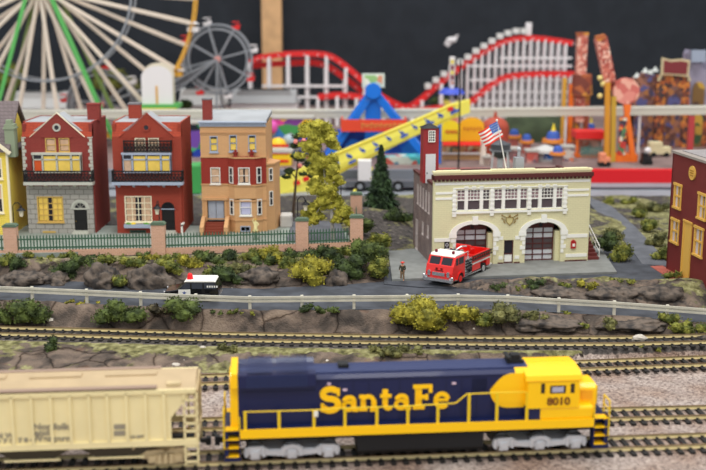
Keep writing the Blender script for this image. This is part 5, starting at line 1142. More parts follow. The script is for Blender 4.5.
# ---------------------------------------------------------------- street lamps
m_lampg = mat('lamp_glass', (236, 226, 200), .3)
def lamp(px, py_top, gz_px, gz_py, label, side=1, z=PZ):
    p = G(gz_px, gz_py, z); t = V(px, py_top, p.y); h = t.z-z+.0; dx = (t.x-p.x)
    r = root('street_lamp', label, 'street lamp', p)
    MB().cyl((0, 0, 0), (0, 0, .35), .16, .1).cyl((0, 0, .35), (0, 0, h+.25), .05, .04, 8).tube([(0, 0, h+.25), (dx*.3, 0, h+.5), (dx*.75, 0, h+.5), (dx, 0, h+.25)], .035, 6).build('post', m_black, r)
    MB().cyl((dx, 0, h-.12), (dx, 0, h+.12), .38, .1, 12).ball((dx, 0, h+.2), .09).build('lamp_shade', m_black, r)
    MB().cyl((dx, 0, h-.6), (dx, 0, h-.12), .13, .2, 10).build('lamp_glass', m_lampg, r)
lamp(21, 209, 15, 242, 'black lantern lamp post between the yellow and the stone-fronted house')
lamp(157, 207, 160, 240, 'black lantern lamp post in front of the red brick rowhouse')
lamp(305.5, 203, 298, 243, 'black lantern lamp post beside the tan rowhouse')
lamp(333, 179, 341, 224, 'black lantern lamp post behind the yellow-green tree')
# white covered crate beside the tan rowhouse
p = G(280, 228, 3.0); q = G(292, 228, 3.0)
tag(MB().box(0, q.x-p.x, 0, 1.4, 0, 1.15).build('garden_shed', mat('crate_white', (196, 192, 186), .7, var=.06, scale=2), bevel=.15), 'small pale grey shed on the right of the tan rowhouse', 'shed').location = (p.x, p.y, 2.98)
# ---------------------------------------------------------------- plants
def leaf_mat(name, a, b, sc_=1.6):
    m = mat(name, b, .8, col2=a, scale=sc_, detail=2); return m
LM = {'y': leaf_mat('leaf_yellow', (98, 96, 30), (172, 162, 56)), 'yg': leaf_mat('leaf_yellowgreen', (70, 80, 32), (138, 138, 58)), 'g': leaf_mat('leaf_green', (50, 62, 30), (94, 108, 50)), 'dg': leaf_mat('leaf_dark', (38, 50, 28), (72, 88, 42)), 'br': leaf_mat('leaf_brown', (50, 46, 34), (92, 84, 60)), 'con': leaf_mat('leaf_conifer', (30, 46, 30), (66, 90, 54)), 'ly': leaf_mat('leaf_lime', (132, 130, 40), (200, 192, 78), 1.2), 'ol': leaf_mat('leaf_olive', (74, 76, 44), (124, 122, 72))}
def clump(mb, c, rx, ry, rz, seed, leaf=.17, dens=1.0, lumps=None):
    rnd = random.Random(seed); c = Vector(c); n = lumps or max(3, int(rx*5)); L = []
    for i in range(n):
        a, q = rnd.uniform(0, 6.283), math.sqrt(rnd.random()); s = rnd.uniform(.38, .6)
        L.append((c+Vector((math.cos(a)*q*rx*.68, math.sin(a)*q*ry*.6, rnd.uniform(-.25, .5)*rz)), s*min(rz*1.15, rx)))
    for p, s in L:
        s0 = len(mb.v); mb.ball(p, s*.82, (1.1, 1, .9), 8, 5, jit=.16)
        k = int(90*dens*(s/leaf)**2*.10)+8
        for _ in range(k):
            z = rnd.uniform(-.5, 1); t = rnd.uniform(0, 6.283); w_ = math.sqrt(max(0, 1-z*z)); d = Vector((math.cos(t)*w_*1.1, math.sin(t)*w_, z*.95)); o = p+d*s*rnd.uniform(.8, 1.12)
            l = leaf*rnd.uniform(.6, 1.25); u = Vector((rnd.gauss(0, 1), rnd.gauss(0, 1), rnd.gauss(0, 1))).normalized(); v = u.cross(d+Vector((.01, .02, 0))).normalized(); u = v.cross(u).normalized() if rnd.random() < .5 else u
            mb.poly([o-u*l*.5, o+v*l*.45, o+u*l*.5+d*l*.3]); mb.poly([o-v*l*.5, o+u*l*.4+d*l*.3, o+v*l*.5])
def shrub(px, py, w_, h_, m, label, seed, cat='shrub', name='shrub', group=None, leaf=.17, ry=None):
    p = hit(px, py); d = p.y*cP+(CAMZ-p.z)*sP; s = FPX/d; rx = w_/s/2*1.28; rz = h_/s/1.9*1.2; mb = MB()
    clump(mb, (0, 0, rz*.7), rx, ry or min(rx, max(rz, .7)), rz*1.0, seed, leaf); o = mb.build(name, LM[m]); o.location = p+Vector((0, -.45 if 300 < py < 340 else .2, -.12)); tag(o, label, cat, group); return o
SH = [  # px, py(base), width, height, colour, what sets it apart
 (6, 268, 18, 16, 'yg', 'yellow-green shrub at the left edge below the first brick pillar'), (19, 275, 17, 18, 'dg', 'dark green shrub under the left brick pillar'),
 (44, 263, 22, 9, 'yg', 'low yellow-green shrub under the fence right of the left brick pillar'), (64, 281, 24, 25, 'dg', 'dark shrub hanging over the rock below the stone-fronted rowhouse'),
 (82, 270, 26, 17, 'g', 'green shrub spreading under the fence of the stone-fronted rowhouse'), (96, 261, 22, 8, 'dg', 'flat dark green shrub under the fence, below the stone house door'), (106, 268, 24, 15, 'yg', 'yellow-green shrub at the top of a round grey rock'),
 (120, 290, 17, 15, 'yg', 'small round yellow-green shrub at the road edge between two rocks'), (131, 271, 30, 15, 'yg', 'yellow-green shrub left of the middle brick pillar'),
 (151, 262, 26, 9, 'y', 'low yellow shrub directly under the middle brick pillar'), (168, 276, 32, 17, 'yg', 'yellow-green shrub on the bank above the police wagon'), (190, 270, 34, 16, 'y', 'yellow flowering shrub right of the middle brick pillar'),
 (212, 266, 30, 16, 'g', 'green shrub under the fence in front of the tan rowhouse stoop'), (226, 285, 30, 20, 'dg', 'dark green shrub at the road edge behind the police wagon'), (232, 264, 28, 14, 'dg', 'dark green shrub below the statue'),
 (252, 262, 26, 14, 'yg', 'yellow-green shrub on the bank below the basement window'), (272, 262, 34, 17, 'y', 'bright yellow shrub on the bank below the flank of the tan rowhouse'), (296, 262, 30, 15, 'g', 'green shrub below the brick pillar beside the tan rowhouse'),
 (310, 284, 32, 26, 'y', 'large yellow-green shrub on the bank reaching down to the road'), (325, 262, 34, 18, 'dg', 'dark green shrub under the short fence'), (343, 258, 26, 13, 'yg', 'yellow-green shrub left of the corner pillar'),
 (352, 278, 26, 26, 'dg', 'tall dark green shrub below the corner pillar'), (369, 272, 30, 38, 'g', 'big green shrub right of the corner pillar'), (377, 281, 26, 30, 'yg', 'rounded yellow-green shrub at the end of the bank beside the pavement'), (377, 252, 24, 20, 'yg', 'yellow-green shrub on top of the bank behind the corner pillar'),
 (8, 321, 26, 22, 'g', 'green bush at the left edge in front of the guard rail'), (18, 318, 24, 24, 'br', 'dark brown bush at the left behind the green ones'), (29, 322, 34, 27, 'g', 'large green bush near the left edge in front of the guard rail'),
 (110, 320, 28, 24, 'g', 'left half of the big round bush in front of the guard rail'), (132, 319, 28, 22, 'g', 'right half of the big round bush in front of the guard rail'), (160, 313, 24, 13, 'br', 'brown thorny bush in front of the police wagon bonnet'), (187, 319, 30, 27, 'g', 'round green bush hiding the police wagon wheels'),
 (80, 303, 46, 5, 'y', 'strip of yellow grass along the foot of the guard rail'), (217, 312, 14, 5, 'g', 'tiny green tuft right of the police wagon'), (243, 311, 34, 5, 'yg', 'thin yellow-green tuft under the guard rail left of the low hedge'), (307, 310, 20, 10, 'dg', 'low dark green bush at the foot of the guard rail'), (325, 311, 26, 10, 'g', 'low green bush joined to the dark one by the guard rail'),
 (408, 323, 34, 24, 'y', 'left yellow bush in front of the guard rail below the fire engine'), (428, 330, 34, 34, 'y', 'tallest yellow bush in front of the guard rail, below the fire engine'), (447, 322, 30, 20, 'y', 'yellow bush in front of the guard rail below the engine tail'), (466, 322, 30, 20, 'y', 'low yellow bush trailing towards the brown rock'), (486, 324, 26, 18, 'yg', 'yellow-green bush beside the olive bush on the rock'),
 (505, 326, 26, 28, 'ol', 'olive bush left of the smooth brown rock'), (530, 317, 44, 10, 'ol', 'flat olive bush spread along the guard rail'), (584, 327, 14, 8, 'yg', 'small yellow-green tuft on the brown rock'), (603, 325, 18, 13, 'ol', 'small olive tuft at the right end of the brown rock'), (556, 312, 30, 5, 'yg', 'thin grass line at the foot of the guard rail'),
 (669, 321, 26, 12, 'yg', 'low yellow-green bush where the guard rail nears the right edge'), (690, 331, 36, 16, 'yg', 'yellow-green bush at the right edge in front of the guard rail'),
 (48, 351, 24, 15, 'dg', 'dark green bush in front of the weathered track at left'), (228, 352, 36, 10, 'ol', 'olive grass clump in front of the weathered track'), (395, 356, 70, 12, 'ol', 'long olive grass clump behind the locomotive roof'), (228, 375, 10, 6, 'yg', 'tiny yellow-green tuft in the gap between car and locomotive'), (92, 374, 22, 5, 'yg', 'tiny yellow tuft just above the hopper car roof'), (46, 374, 24, 5, 'dg', 'tiny dark tuft just above the hopper car roof at left'), (655, 352, 50, 7, 'yg', 'yellow-green moss patch between the two rear tracks at right'),
 (503, 290, 24, 9, 'g', 'green bush at the left end of the grey outcrop'), (522, 292, 26, 8, 'yg', 'yellow-green bush on the grey outcrop'), (538, 289, 26, 12, 'dg', 'dark green bush on the grey outcrop in front of the man door'), (571, 291, 30, 10, 'yg', 'yellow-green bush in front of the right garage door on the outcrop'), (592, 291, 26, 11, 'y', 'yellow bush on the outcrop below the pavement corner'), (626, 284, 32, 7, 'yg', 'low yellow-green bush between pavement and side street'), (676, 279, 24, 10, 'yg', 'yellow-green bush at the corner of the dark red building'),
 (606, 256, 22, 28, 'dg', 'dark bush beside the fire station stairs'), (619, 262, 24, 20, 'yg', 'yellow-green bush on the left of the side street'), (612, 240, 16, 14, 'ol', 'olive bush behind the fire station stairs'),
 (634, 218, 22, 12, 'yg', 'yellow-green bush at the far end of the side street'), (646, 232, 22, 14, 'yg', 'yellow-green bush halfway along the side street'), (656, 246, 20, 14, 'ol', 'olive bush right of the side street'), (664, 260, 20, 15, 'yg', 'yellow-green bush between side street and dark red building'), (652, 212, 36, 12, 'ol', 'olive bush on the dark ledge beyond the side street'), (622, 204, 34, 8, 'yg', 'mossy bush on the dark ledge right of the fire station'),
 (362, 236, 22, 18, 'g', 'green bush between the two corner pillars'), (399, 222, 34, 14, 'dg', 'dark green bush at the foot of the conifer'),
]
SH += [(30, 258, 20, 9, 'yg', 'yellow-green shrub under the fence between the dark and low shrubs at left'), (72, 259, 24, 9, 'yg', 'yellow-green shrub along the fence foot above the overhanging dark shrub'), (140, 260, 20, 9, 'g', 'small green shrub at the foot of the wall left of the middle pillar'), (176, 262, 26, 10, 'yg', 'yellow-green shrub under the wall right of the middle pillar'), (196, 258, 24, 8, 'g', 'small green shrub at the wall foot above the yellow flowering one'), (246, 276, 30, 16, 'ol', 'olive shrub on the bank between the tan rowhouse and the road'), (262, 268, 26, 14, 'g', 'green shrub beside the bright yellow one on the bank'), (286, 270, 26, 16, 'yg', 'yellow-green shrub halfway down the bank left of the large one'), (332, 276, 24, 18, 'ol', 'olive shrub on the bank right of the large yellow-green one'), (214, 280, 24, 14, 'yg', 'yellow-green shrub just above the rear of the police wagon')]
m_rk = mat('boulder', (106, 94, 84), .85, col2=(50, 46, 44), scale=1.6, bump=.9, detail=9)
for k, (px, py, w_, h_, lab) in enumerate([(101, 289, 38, 34, 'round grey-brown boulder on the bank below the stone-fronted rowhouse'), (147, 290, 50, 34, 'largest boulder on the bank, with a curved crack, left of the police wagon'), (20, 287, 50, 20, 'low boulder at the left edge above the road'), (52, 286, 30, 18, 'small boulder beside the overhanging dark shrub'), (258, 286, 44, 24, 'brown boulder on the bank below the tan rowhouse flank'), (336, 288, 22, 22, 'upright brown rock between the large yellow-green and dark shrubs'), (545, 327, 70, 15, 'long smooth brown rock below the right half of the guard rail'), (632, 327, 66, 12, 'flat cracked brown rock above the weathered track at right'), (560, 301, 60, 15, 'grey rock of the outcrop below the right garage door'), (610, 302, 56, 18, 'grey rock of the outcrop below the pavement corner'), (662, 303, 56, 22, 'large grey rock of the outcrop at its right end'), (700, 336, 30, 8, 'dark rock slab at the right edge above the weathered track')]):
    p = hit(px, py); s = FPX/(p.y*cP+(CAMZ-p.z)*sP); rx, rz = w_/s/2, h_/s/1.5; mb = MB(); rnd = random.Random(k); N_, M_ = 44, 26; mb.ball((0, 0, 0), 1, (1, 1, 1), N_, M_)
    for i, v in enumerate(mb.v):
        q = Vector(v); o_ = k*7.3; f = 1+.32*noise.noise(q*1.1+Vector((o_, 0, 0)))+.22*noise.noise(q*2.6+Vector((0, o_, 0)))+.12*noise.noise(q*6+Vector((0, o_, 0)))-.16*max(0, 1-8*abs(noise.noise(q*1.3+Vector((0, 0, o_)))))
        mb.v[i] = (q.x*rx*f, q.y*min(rx, 1.3)*f, q.z*rz*.75*f)
    o = tag(mb.build('boulder', m_rk, smooth=True), lab, 'rock'); o.location = p+Vector((0, .25 if py > 320 else .9, rz*.22))
for k, q in enumerate(SH): shrub(*q, seed=100+k)
m_bark = mat('bark', (92, 76, 62), .8, var=.2, scale=4); m_barkw = mat('bark_pale', (176, 172, 166), .7, var=.15, scale=4)
# tall yellow-green tree
def lime_tree():
    p = G(333, 241, 3.0); Y = p.y; r = root('tree', 'tall yellow-green tree with a pale trunk behind the short fence', 'tree', (p.x, p.y, 3))
    def L(px, py): q = V(px, py, Y); return Vector((q.x-p.x, 0, q.z-3))
    path = [L(333, 241), L(332, 220), L(331, 205), L(326, 188), L(324, 168), L(322, 150), L(315, 134)]
    mb = MB()
    for k, (a, b) in enumerate(zip(path, path[1:])): mb.cyl(a, b, .16-.02*k, .14-.02*k, 8)
    for a, b in (((331, 205), (345, 220)), ((328, 195), (315, 215)), ((324, 168), (340, 182)), ((322, 150), (305, 156)), ((318, 140), (333, 145))): mb.cyl(L(*a), L(*b), .07, .03, 6)
    mb.build('trunk', m_barkw, r)
    bl = [(312, 130, 9), (322, 127, 8), (307, 134, 8), (318, 138, 9), (328, 136, 8), (331, 144, 7), (307, 149, 9), (301, 155, 6), (313, 146, 8), (335, 147, 5), (317, 158, 9), (326, 160, 9), (320, 168, 10), (331, 170, 9), (314, 172, 6), (325, 178, 10), (336, 180, 7), (320, 190, 9), (331, 192, 9), (341, 184, 5), (314, 186, 6), (324, 200, 9), (336, 203, 8), (317, 206, 8), (312, 214, 8), (343, 212, 8), (346, 219, 7), (310, 222, 7), (337, 220, 5), (318, 218, 7), (333, 208, 6), (349, 223, 5)]
    mb = MB()
    for k, (a, b, s) in enumerate(bl):
        q = L(a, b); q.y = random.Random(k).uniform(-.5, .5); clump(mb, q, s/10.8, s/12, s/11.5, k, .15, 1.5, 6)
    mb.build('foliage', LM['ly'], r)
lime_tree()
def conifer():
    p = G(381, 219, 2.2); r = root('tree', 'dark green conifer between the yellow-green tree and the fire station', 'tree', p); t = V(382.5, 146, p.y); h = t.z-p.z
    MB().cyl((0, 0, 0), (0, 0, h), .16, .03).build('trunk', m_bark, r); rnd = random.Random(4); mb = MB()
    for i in range(30):
        f = i/29; z = lerp(.25, h-.1, f); R_ = lerp(2.45, .12, f**.8)*(1+.12*math.sin(i*2.1))
        n = int(8+R_*9)
        for k in range(n):
            a = 6.283*k/n+i*.7+rnd.uniform(-.2, .2); rr = R_*rnd.uniform(.78, 1.08); c, s = math.cos(a), math.sin(a); d = Vector((c, s, 0)); q = Vector((-s, c, 0)); w_ = .2+R_*.1
            a0 = Vector((0, 0, z+.28)); tip = d*rr+Vector((0, 0, z-.22*R_+rnd.uniform(-.08, .08))); mid = d*rr*.6+Vector((0, 0, z+.02))
            mb.poly([a0, mid-q*w_, tip]); mb.poly([a0, tip, mid+q*w_]); mb.poly([mid-q*w_, mid+q*w_-Vector((0, 0, .15)), tip-Vector((0, 0, .12))])
            for _ in range(3): o = a0.lerp(tip, rnd.uniform(.45, 1)); u = Vector((rnd.gauss(0, 1), rnd.gauss(0, 1), rnd.gauss(0, .6))).normalized()*.14; mb.poly([o-u, o+d*.12+Vector((0, 0, .1)), o+u])
    mb.build('foliage', LM['con'], r)
conifer()
def thin_tree():
    p = G(293, 216, 2.6); r = root('tree', 'thin dark tree with pink blossoms just right of the tan rowhouse', 'tree', p)
    def L(px, py): q = V(px, py, p.y); return Vector((q.x-p.x, 0, q.z-p.z))
    MB().cyl((0, 0, 0), L(296, 180), .16, .1, 8).cyl(L(296, 180), L(299, 150), .1, .05, 8).cyl(L(296, 178), L(287, 168), .07, .03, 6).cyl(L(297, 170), L(308, 160), .06, .03, 6).build('trunk', m_bark, r)
    mb = MB()
    for k, (a, b, s) in enumerate([(299, 137, 7), (296, 146, 7), (306, 150, 6), (289, 172, 6), (286, 178, 5), (300, 160, 6), (307, 165, 6), (303, 175, 5), (294, 158, 5), (310, 176, 4)]): clump(mb, L(a, b), s/12, s/13, s/13, k+50, .16, 1, 4)
    mb.build('foliage', LM['dg'], r); mb = MB()
    for a, b in ((296, 141), (304, 140), (300, 165), (308, 156)): mb.ball(L(a, b)+Vector((0, -.5, 0)), .22, jit=.2)
    mb.build('blossom', mat('blossom', (232, 140, 130), .7), r)
thin_tree()
# loose stones beside the rails and on the banks
m_st = mat('stone_pale', (196, 188, 176), .8, var=.15, scale=3); rnd = random.Random(11)
for k, (px, py, s, lab) in enumerate([(28, 322, .32, 'pale stone above the weathered track at left'), (50, 321, .24, 'flat pale stone above the weathered track, right of the larger one'), (203, 348, .16, 'small pale stone below the weathered track'), (176, 366, .22, 'pale stone on the bare brown slope above the hopper car'), (352, 345, .15, 'small white stone on the grass behind the locomotive'), (639, 340, .4, 'light rock lying against the weathered track'), (327, 362, .18, 'tiny pale stone just above the locomotive roof')]):
    p = hit(px, py); mb = MB(); mb.ball((0, 0, s*.3), s, (1.3, .9, .6), 8, 6, jit=.18); o = tag(mb.build('stone', m_st), lab, 'stone'); o.location = p
# ---------------------------------------------------------------- fairground on the raised table
def art(name, cols, scale, dist=1.5):
    if name in MATS: return MATS[name]
    m = mat(name, cols[0], .6); nt = m.node_tree; b = nt.nodes['Principled BSDF']; N = nt.nodes.new; L = nt.links.new
    tc = N('ShaderNodeTexCoord'); n = N('ShaderNodeTexNoise'); n.inputs['Scale'].default_value = scale*.8; L(tc.outputs['Object'], n.inputs['Vector'])
    x = N('ShaderNodeMix'); x.data_type = 'RGBA'; x.blend_type = 'ADD'; x.inputs[0].default_value = dist; L(tc.outputs['Object'], x.inputs[6]); L(n.outputs['Color'], x.inputs[7])
    v = N('ShaderNodeTexVoronoi'); v.inputs['Scale'].default_value = scale; L(x.outputs[2], v.inputs['Vector']); s = N('ShaderNodeSeparateColor'); L(v.outputs['Color'], s.inputs[0])
    r = N('ShaderNodeValToRGB'); r.color_ramp.interpolation = 'CONSTANT'; L(s.outputs[0], r.inputs[0]); e = r.color_ramp.elements
    while len(e) < len(cols): e.new(.5)
    for k, c in enumerate(cols): e[k].position = k/len(cols); e[k].color = (*srgb(c), 1)
    L(r.outputs[0], b.inputs['Base Color']); return m
def W(px, py, Y, r=None):
    p = V(px, py, Y); return p-r.location if r is not None else p
def fr(name, label, cat, px, Y, z=TZ, group=None):
    p = V(px, 120, Y); return root(name, label, cat, (p.x, Y, z), 0, group)
m_spoke = mat('spoke_cream', (226, 212, 196), .6); m_grey = mat('ride_grey', (150, 154, 160), .4, .3); m_wgreen = mat('ride_green', (92, 176, 92), .5); m_rred = mat('ride_red', (222, 44, 44), .45); m_rwhite = mat('ride_white', (226, 222, 222), .55); m_amber = mat('amber', (214, 160, 60), .6)
# elevated beam on posts across the fairground
def beam():
    r = root('elevated_rail', 'long pale elevated rail crossing the whole fairground on thin posts', 'rail', (0, 146, TZ)); pts = [V(x, y, 146)-r.location for x, y in ((-80, 114.5), (110, 114), (270, 113.5), (380, 113.5), (560, 111.5), (790, 109))]
    mb = MB()
    for a, b in zip(pts, pts[1:]): mb.bar(a, b, .8, 1.15)
    mb.build('beam', mat('beam_pale', (200, 198, 184), .5), r); mb = MB()
    for a, b in zip(pts, pts[1:]): mb.bar(a+Vector((0, -.45, .42)), b+Vector((0, -.45, .42)), .12, .22)
    mb.build('lip', mat('beam_lip', (222, 220, 208), .5), r); first = None
    for px in (-40, 60, 183, 268, 330, 436, 566, 640, 720):
        x = V(px, 113, 146).x; z = interp([(p.x, p.z) for p in pts], x)
        MB().box(x-.14, x+.14, -.14, .14, 0, z-.5).build('post', m_rwhite, r)
beam()
def big_wheel():
    Y = 153; h = V(42, -12, Y); r = root('ferris_wheel', 'giant cream ferris wheel with green legs at the upper left', 'ferris wheel', (h.x, Y, TZ)); hz = h.z-TZ; R_ = hz-.6; n = 20
    for s in (-1, 1):
        y = s*1.3; off = 0 if s < 0 else math.pi/n
        for i in range(n):
            a = -math.pi/2+2*math.pi*(i+.28)/n+off; d = Vector((math.cos(a), 0, math.sin(a))); c = Vector((0, y, hz)); q = Vector((-d.z, 0, d.x))
            mb = MB()
            for k in (-.16, .16): mb.bar(c+d*.8+q*k*1.2, c+d*(R_-.2)+q*k*1.6, .12, .12)
            mb.bar(c+d*.8, c+d*R_, .46, .3) ; mb.build('spoke', m_spoke, r)
        mb = MB(); N = 80
        for rr, w_ in ((R_, .26),):
            P_ = [Vector((rr*math.cos(6.2832*i/N), y, hz+rr*math.sin(6.2832*i/N))) for i in range(N+1)]
            for a, b in zip(P_, P_[1:]): mb.bar(a, b, w_, w_, up=(0, 1, 0))
        mb.build('rim', m_amber, r)
        mb = MB(); rr = R_*.595; P_ = [Vector((rr*math.cos(6.2832*i/N), y*1.2, hz+rr*math.sin(6.2832*i/N))) for i in range(N+1)]
        for a, b in zip(P_, P_[1:]): mb.bar(a, b, .26, .26, up=(0, 1, 0))
        mb.build('inner_ring', m_grey, r)
    MB().cyl((0, -2.6, hz), (0, 2.6, hz), .9, n=20).build('hub', mat('hub_grey', (168, 170, 168), .5), r)
    for s in (-1, 1):
        for dx in (-8.2, 9.8):
            MB().bar((1.25*(1 if dx > 0 else -1), s*2.2, hz), (dx+.3, s*3.4, 0), .5, .5).build('leg', m_wgreen if s < 0 else mat('leg_olive', (126, 150, 84), .6), r)
    first = None
    for i in range(n):
        a = -math.pi/2+2*math.pi*(i+.28)/n; p = Vector((R_*math.cos(a), 0, hz+R_*math.sin(a)))
        if p.z < .0 or (p.z < 1.2): continue
        g = MB().box(-.7, .7, -.9, .9, -1.15, -.5).build('gondola', m_amber if i % 2 else m_rwhite, r); g.location = p
        MB().cyl((0, 0, -.1), (0, 0, .25), .95, .2, 10).cyl((0, 0, -.5), (0, 0, 0), .05, n=6).build('gondola_roof', m_rwhite if i % 3 else m_amber, g)
big_wheel()
def small_wheel(cx, cy, Y, rp, label, beams, ph):
    h = V(cx, cy, Y); R_ = rp/FPX*Y*.985; r = root('ferris_wheel', label, 'ferris wheel', (h.x, Y, TZ)); hz = h.z-TZ
    for s in (-1, 1):
        mb = MB(); N = 48
        for rr in (R_, R_*.87):
            P_ = [Vector((rr*math.cos(6.2832*i/N), s*.5, hz+rr*math.sin(6.2832*i/N))) for i in range(N+1)]
            for a, b in zip(P_, P_[1:]): mb.bar(a, b, .28, .28, up=(0, 1, 0))
        mb.build('rim', m_grey, r); mb = MB()
        for i in range(8): a = ph+6.2832*i/8; mb.bar((0, s*.5, hz), (R_*math.cos(a), s*.5, hz+R_*math.sin(a)), .24, .24, up=(0, 1, 0))
        mb.build('spokes', m_grey, r)
    MB().cyl((0, -1, hz), (0, 1, hz), .42, n=16).build('hub', mat('hub_pink', (226, 150, 140), .5), r)
    for i in range(8):
        a = ph+6.2832*i/8; p = Vector((R_*1.1*math.cos(a), 0, hz+R_*1.1*math.sin(a)))
        if p.z < .6: continue
        g = MB().prism([(-.5, -.45), (.5, -.45), (.6, .2), (.2, .3), (-.1, 0), (-.6, 0)], -.6, .6).build('gondola', m_rred if i % 2 else m_rwhite, r); g.location = p
        MB().box(-.55, .45, -.6, .6, .55, .68).box(-.05, .03, -.05, .05, 0, .6).build('gondola_roof', m_rred if i % 2 else m_rwhite, g)
    for (px, py, y) in beams: e = V(px, py, Y+y)-r.location; MB().bar((0, y*.8, hz), e, .32, .32).build('leg', m_grey, r)
    for s in (-1, 1): MB().bar((0, s*.9, hz), (s*.4, s*1.1, 0), .3, .3).build('leg', m_grey, r)
small_wheel(218, 59, 163, 34, 'small grey ferris wheel with red and white cars beside the timber post', [(150, 92, -1.2), (160, 103, -1.2), (164, 88, 1.2), (158, 98, 1.2)], .26)
small_wheel(103, 104, 159, 35, 'small grey ferris wheel half hidden behind the first two rowhouses', [(146, 88, -1)], .65)
# wooden roller coaster
def coaster():
    Y = 180; r = root('roller_coaster', 'red and white wooden roller coaster with two hills along the dark cloth', 'roller coaster', (0, Y, TZ))
    def P_(x, y, yy=0): q = V(x, y, Y+yy); return Vector((q.x, yy, q.z-TZ))
    tracks = [([(250, 62), (258, 58), (270, 56), (290, 54), (318, 54), (332, 57), (348, 68), (364, 82), (380, 95), (396, 104), (408, 107), (420, 100), (436, 86), (455, 71), (475, 57), (492, 47), (506, 41), (522, 38), (545, 39), (572, 43)], 0), ([(250, 66), (290, 63), (322, 64), (345, 78), (366, 94), (384, 105), (400, 110)], 2.6), ([(412, 112), (440, 108), (468, 103), (482, 92), (496, 82), (512, 76), (540, 74), (574, 74)], -2.8), ([(318, 97), (338, 95), (360, 97), (375, 104)], -1.5)]
    for pts, yy in tracks:
        mb = MB(); q = [P_(a, b, yy) for a, b in pts]
        f = []                                     # smooth with Catmull-Rom
        for i in range(len(q)-1):
            p0, p1, p2, p3 = q[max(0, i-1)], q[i], q[i+1], q[min(len(q)-1, i+2)]
            for k in range(4): t = k/4; f.append(.5*((2*p1)+(p2-p0)*t+(2*p0-5*p1+4*p2-p3)*t*t+(3*p1-p0-3*p2+p3)*t**3))
        f.append(q[-1])
        for s in (-.8, .8):
            mb = MB()
            for a, b in zip(f, f[1:]): mb.bar(a+Vector((0, s, 0)), b+Vector((0, s, 0)), .3, .85)
            mb.build('track_rail', m_rred, r)
        mb = MB()
        for a in f[::2]: mb.box(a.x-.1, a.x+.1, -1+yy, 1+yy, a.z-.2, a.z)
        mb.build('crossties', m_rwhite, r)
        xs = f[0].x
        while xs < f[-1].x:
            z = interp([(a.x, a.z) for a in f], xs); mb = MB()
            for s in (-1, 1): mb.bar((xs, yy+s*1.3, 0), (xs, yy+s*.9, z-.2), .32 if xs > 15 else .5)
            if z > 3.2: mb.bar((xs, yy-1.1, z*.5), (xs, yy+1.1, z*.5), .2)
            mb.build('support', m_rwhite, r); xs += 1.12 if xs > 15 else 3.1
    mb = MB()
    for y in (86, 97): a, b = P_(262, y, -1.6), P_(346, y, -1.6); MB().bar(a, b, .3, .42).build('cross_beam', m_rwhite, r)
    for y in (58, 66, 80, 92, 101): a, b = P_(500 if y < 66 else 470, y, -3.0), P_(572, y, -3.0); MB().bar(a, b, .2, .34).build('cross_beam', m_rwhite, r)
    mb = MB()
    for i, (x, y) in enumerate([(428, 88), (436, 82), (444, 76), (452, 70), (460, 64), (468, 59), (476, 53), (484, 48), (492, 43), (500, 38), (508, 35), (516, 33), (524, 33)]): p = P_(x, y, -1); mb.box(p.x-.5, p.x+.5, -1.4, -.4, p.z-.1, p.z+.75)
    mb.build('catwalk', mat('catwalk_white', (214, 212, 208), .6), r)
    p = P_(528.5, 30, 0); MB().box(p.x-.45, p.x+.45, -.4, .4, p.z-2.2, p.z+1.2).build('lift_box', m_rwhite, r)
coaster()
# low grey pavilions behind the rowhouses
def pavilion(x0, x1, ye, yr, Y, mroof, label, mw=m_rwhite):
    a, b = V(x0, ye, Y), V(x1, ye, Y); zr_ = V(x0, yr, Y).z-TZ; ze = a.z-TZ; r = root('pavilion', label, 'pavilion', (a.x, Y, TZ)); w_ = b.x-a.x
    MB().box(.5, w_-.5, 0, 5, 0, ze).build('walls', mw, r); MB().prism([(-.6, ze), (5.6, ze), (4, zr_), (1, zr_)], .6, w_-.6, 'yz').prism([(0, ze), (w_, ze), (w_*.85, zr_), (w_*.15, zr_)], .4, 4.4).build('roof', mroof, r)
m_gr = mat('pav_grey', (150, 150, 150), .6); m_gr2 = mat('pav_light', (196, 194, 190), .6)
pavilion(176, 226, 105, 90, 171, m_gr2, 'pale grey roofed pavilion below the small ferris wheel'); pavilion(228, 300, 103, 91, 169, m_gr, 'low grey roofed pavilion in front of the left coaster hill')
pavilion(8, 70, 108, 93, 186, m_gr2, 'pale pavilion behind the giant ferris wheel spokes')
# white arched booth
def booth():
    Y = 148.4; a, b = V(142, 104, Y), V(173, 104, Y); r = root('ticket_booth', 'white arched booth on a green and yellow base above the second rowhouse', 'booth', (a.x, Y, TZ)); w_ = b.x-a.x; z0 = a.z-TZ; z1 = V(158, 66, Y).z-TZ; R_ = w_/2; zs = z1-R_*.75
    for k, (y0, y1, m, dz) in enumerate(((0, .4, m_rwhite, 0), (1.6, 2, mat('booth_cream', (222, 212, 190), .6), .35))):
        MB().prism([(0, z0), (w_, z0), (w_, zs+dz)]+[(R_+R_*math.cos(math.pi*i/14), zs+dz+R_*.75*math.sin(math.pi*i/14)) for i in range(1, 14)]+[(0, zs+dz)], y0, y1).build('arched_panel', m, r)
    MB().box(w_*.46, w_*.52, -.1, 0, z0, z0+2.4).build('pointer', m_amber, r)
    MB().box(-.9, w_+.9, -.6, 2.6, z0-.55, z0).build('canopy', m_wgreen, r); MB().box(-.7, w_+.5, -.65, 2.4, z0-.75, z0-.5).build('canopy_trim', mat('ride_yellow', (240, 214, 60), .5), r)
    MB().box(.3, w_-.3, 0, 2.2, 0, z0-.6).build('base', mat('booth_red', (190, 70, 30), .5), r)
booth()
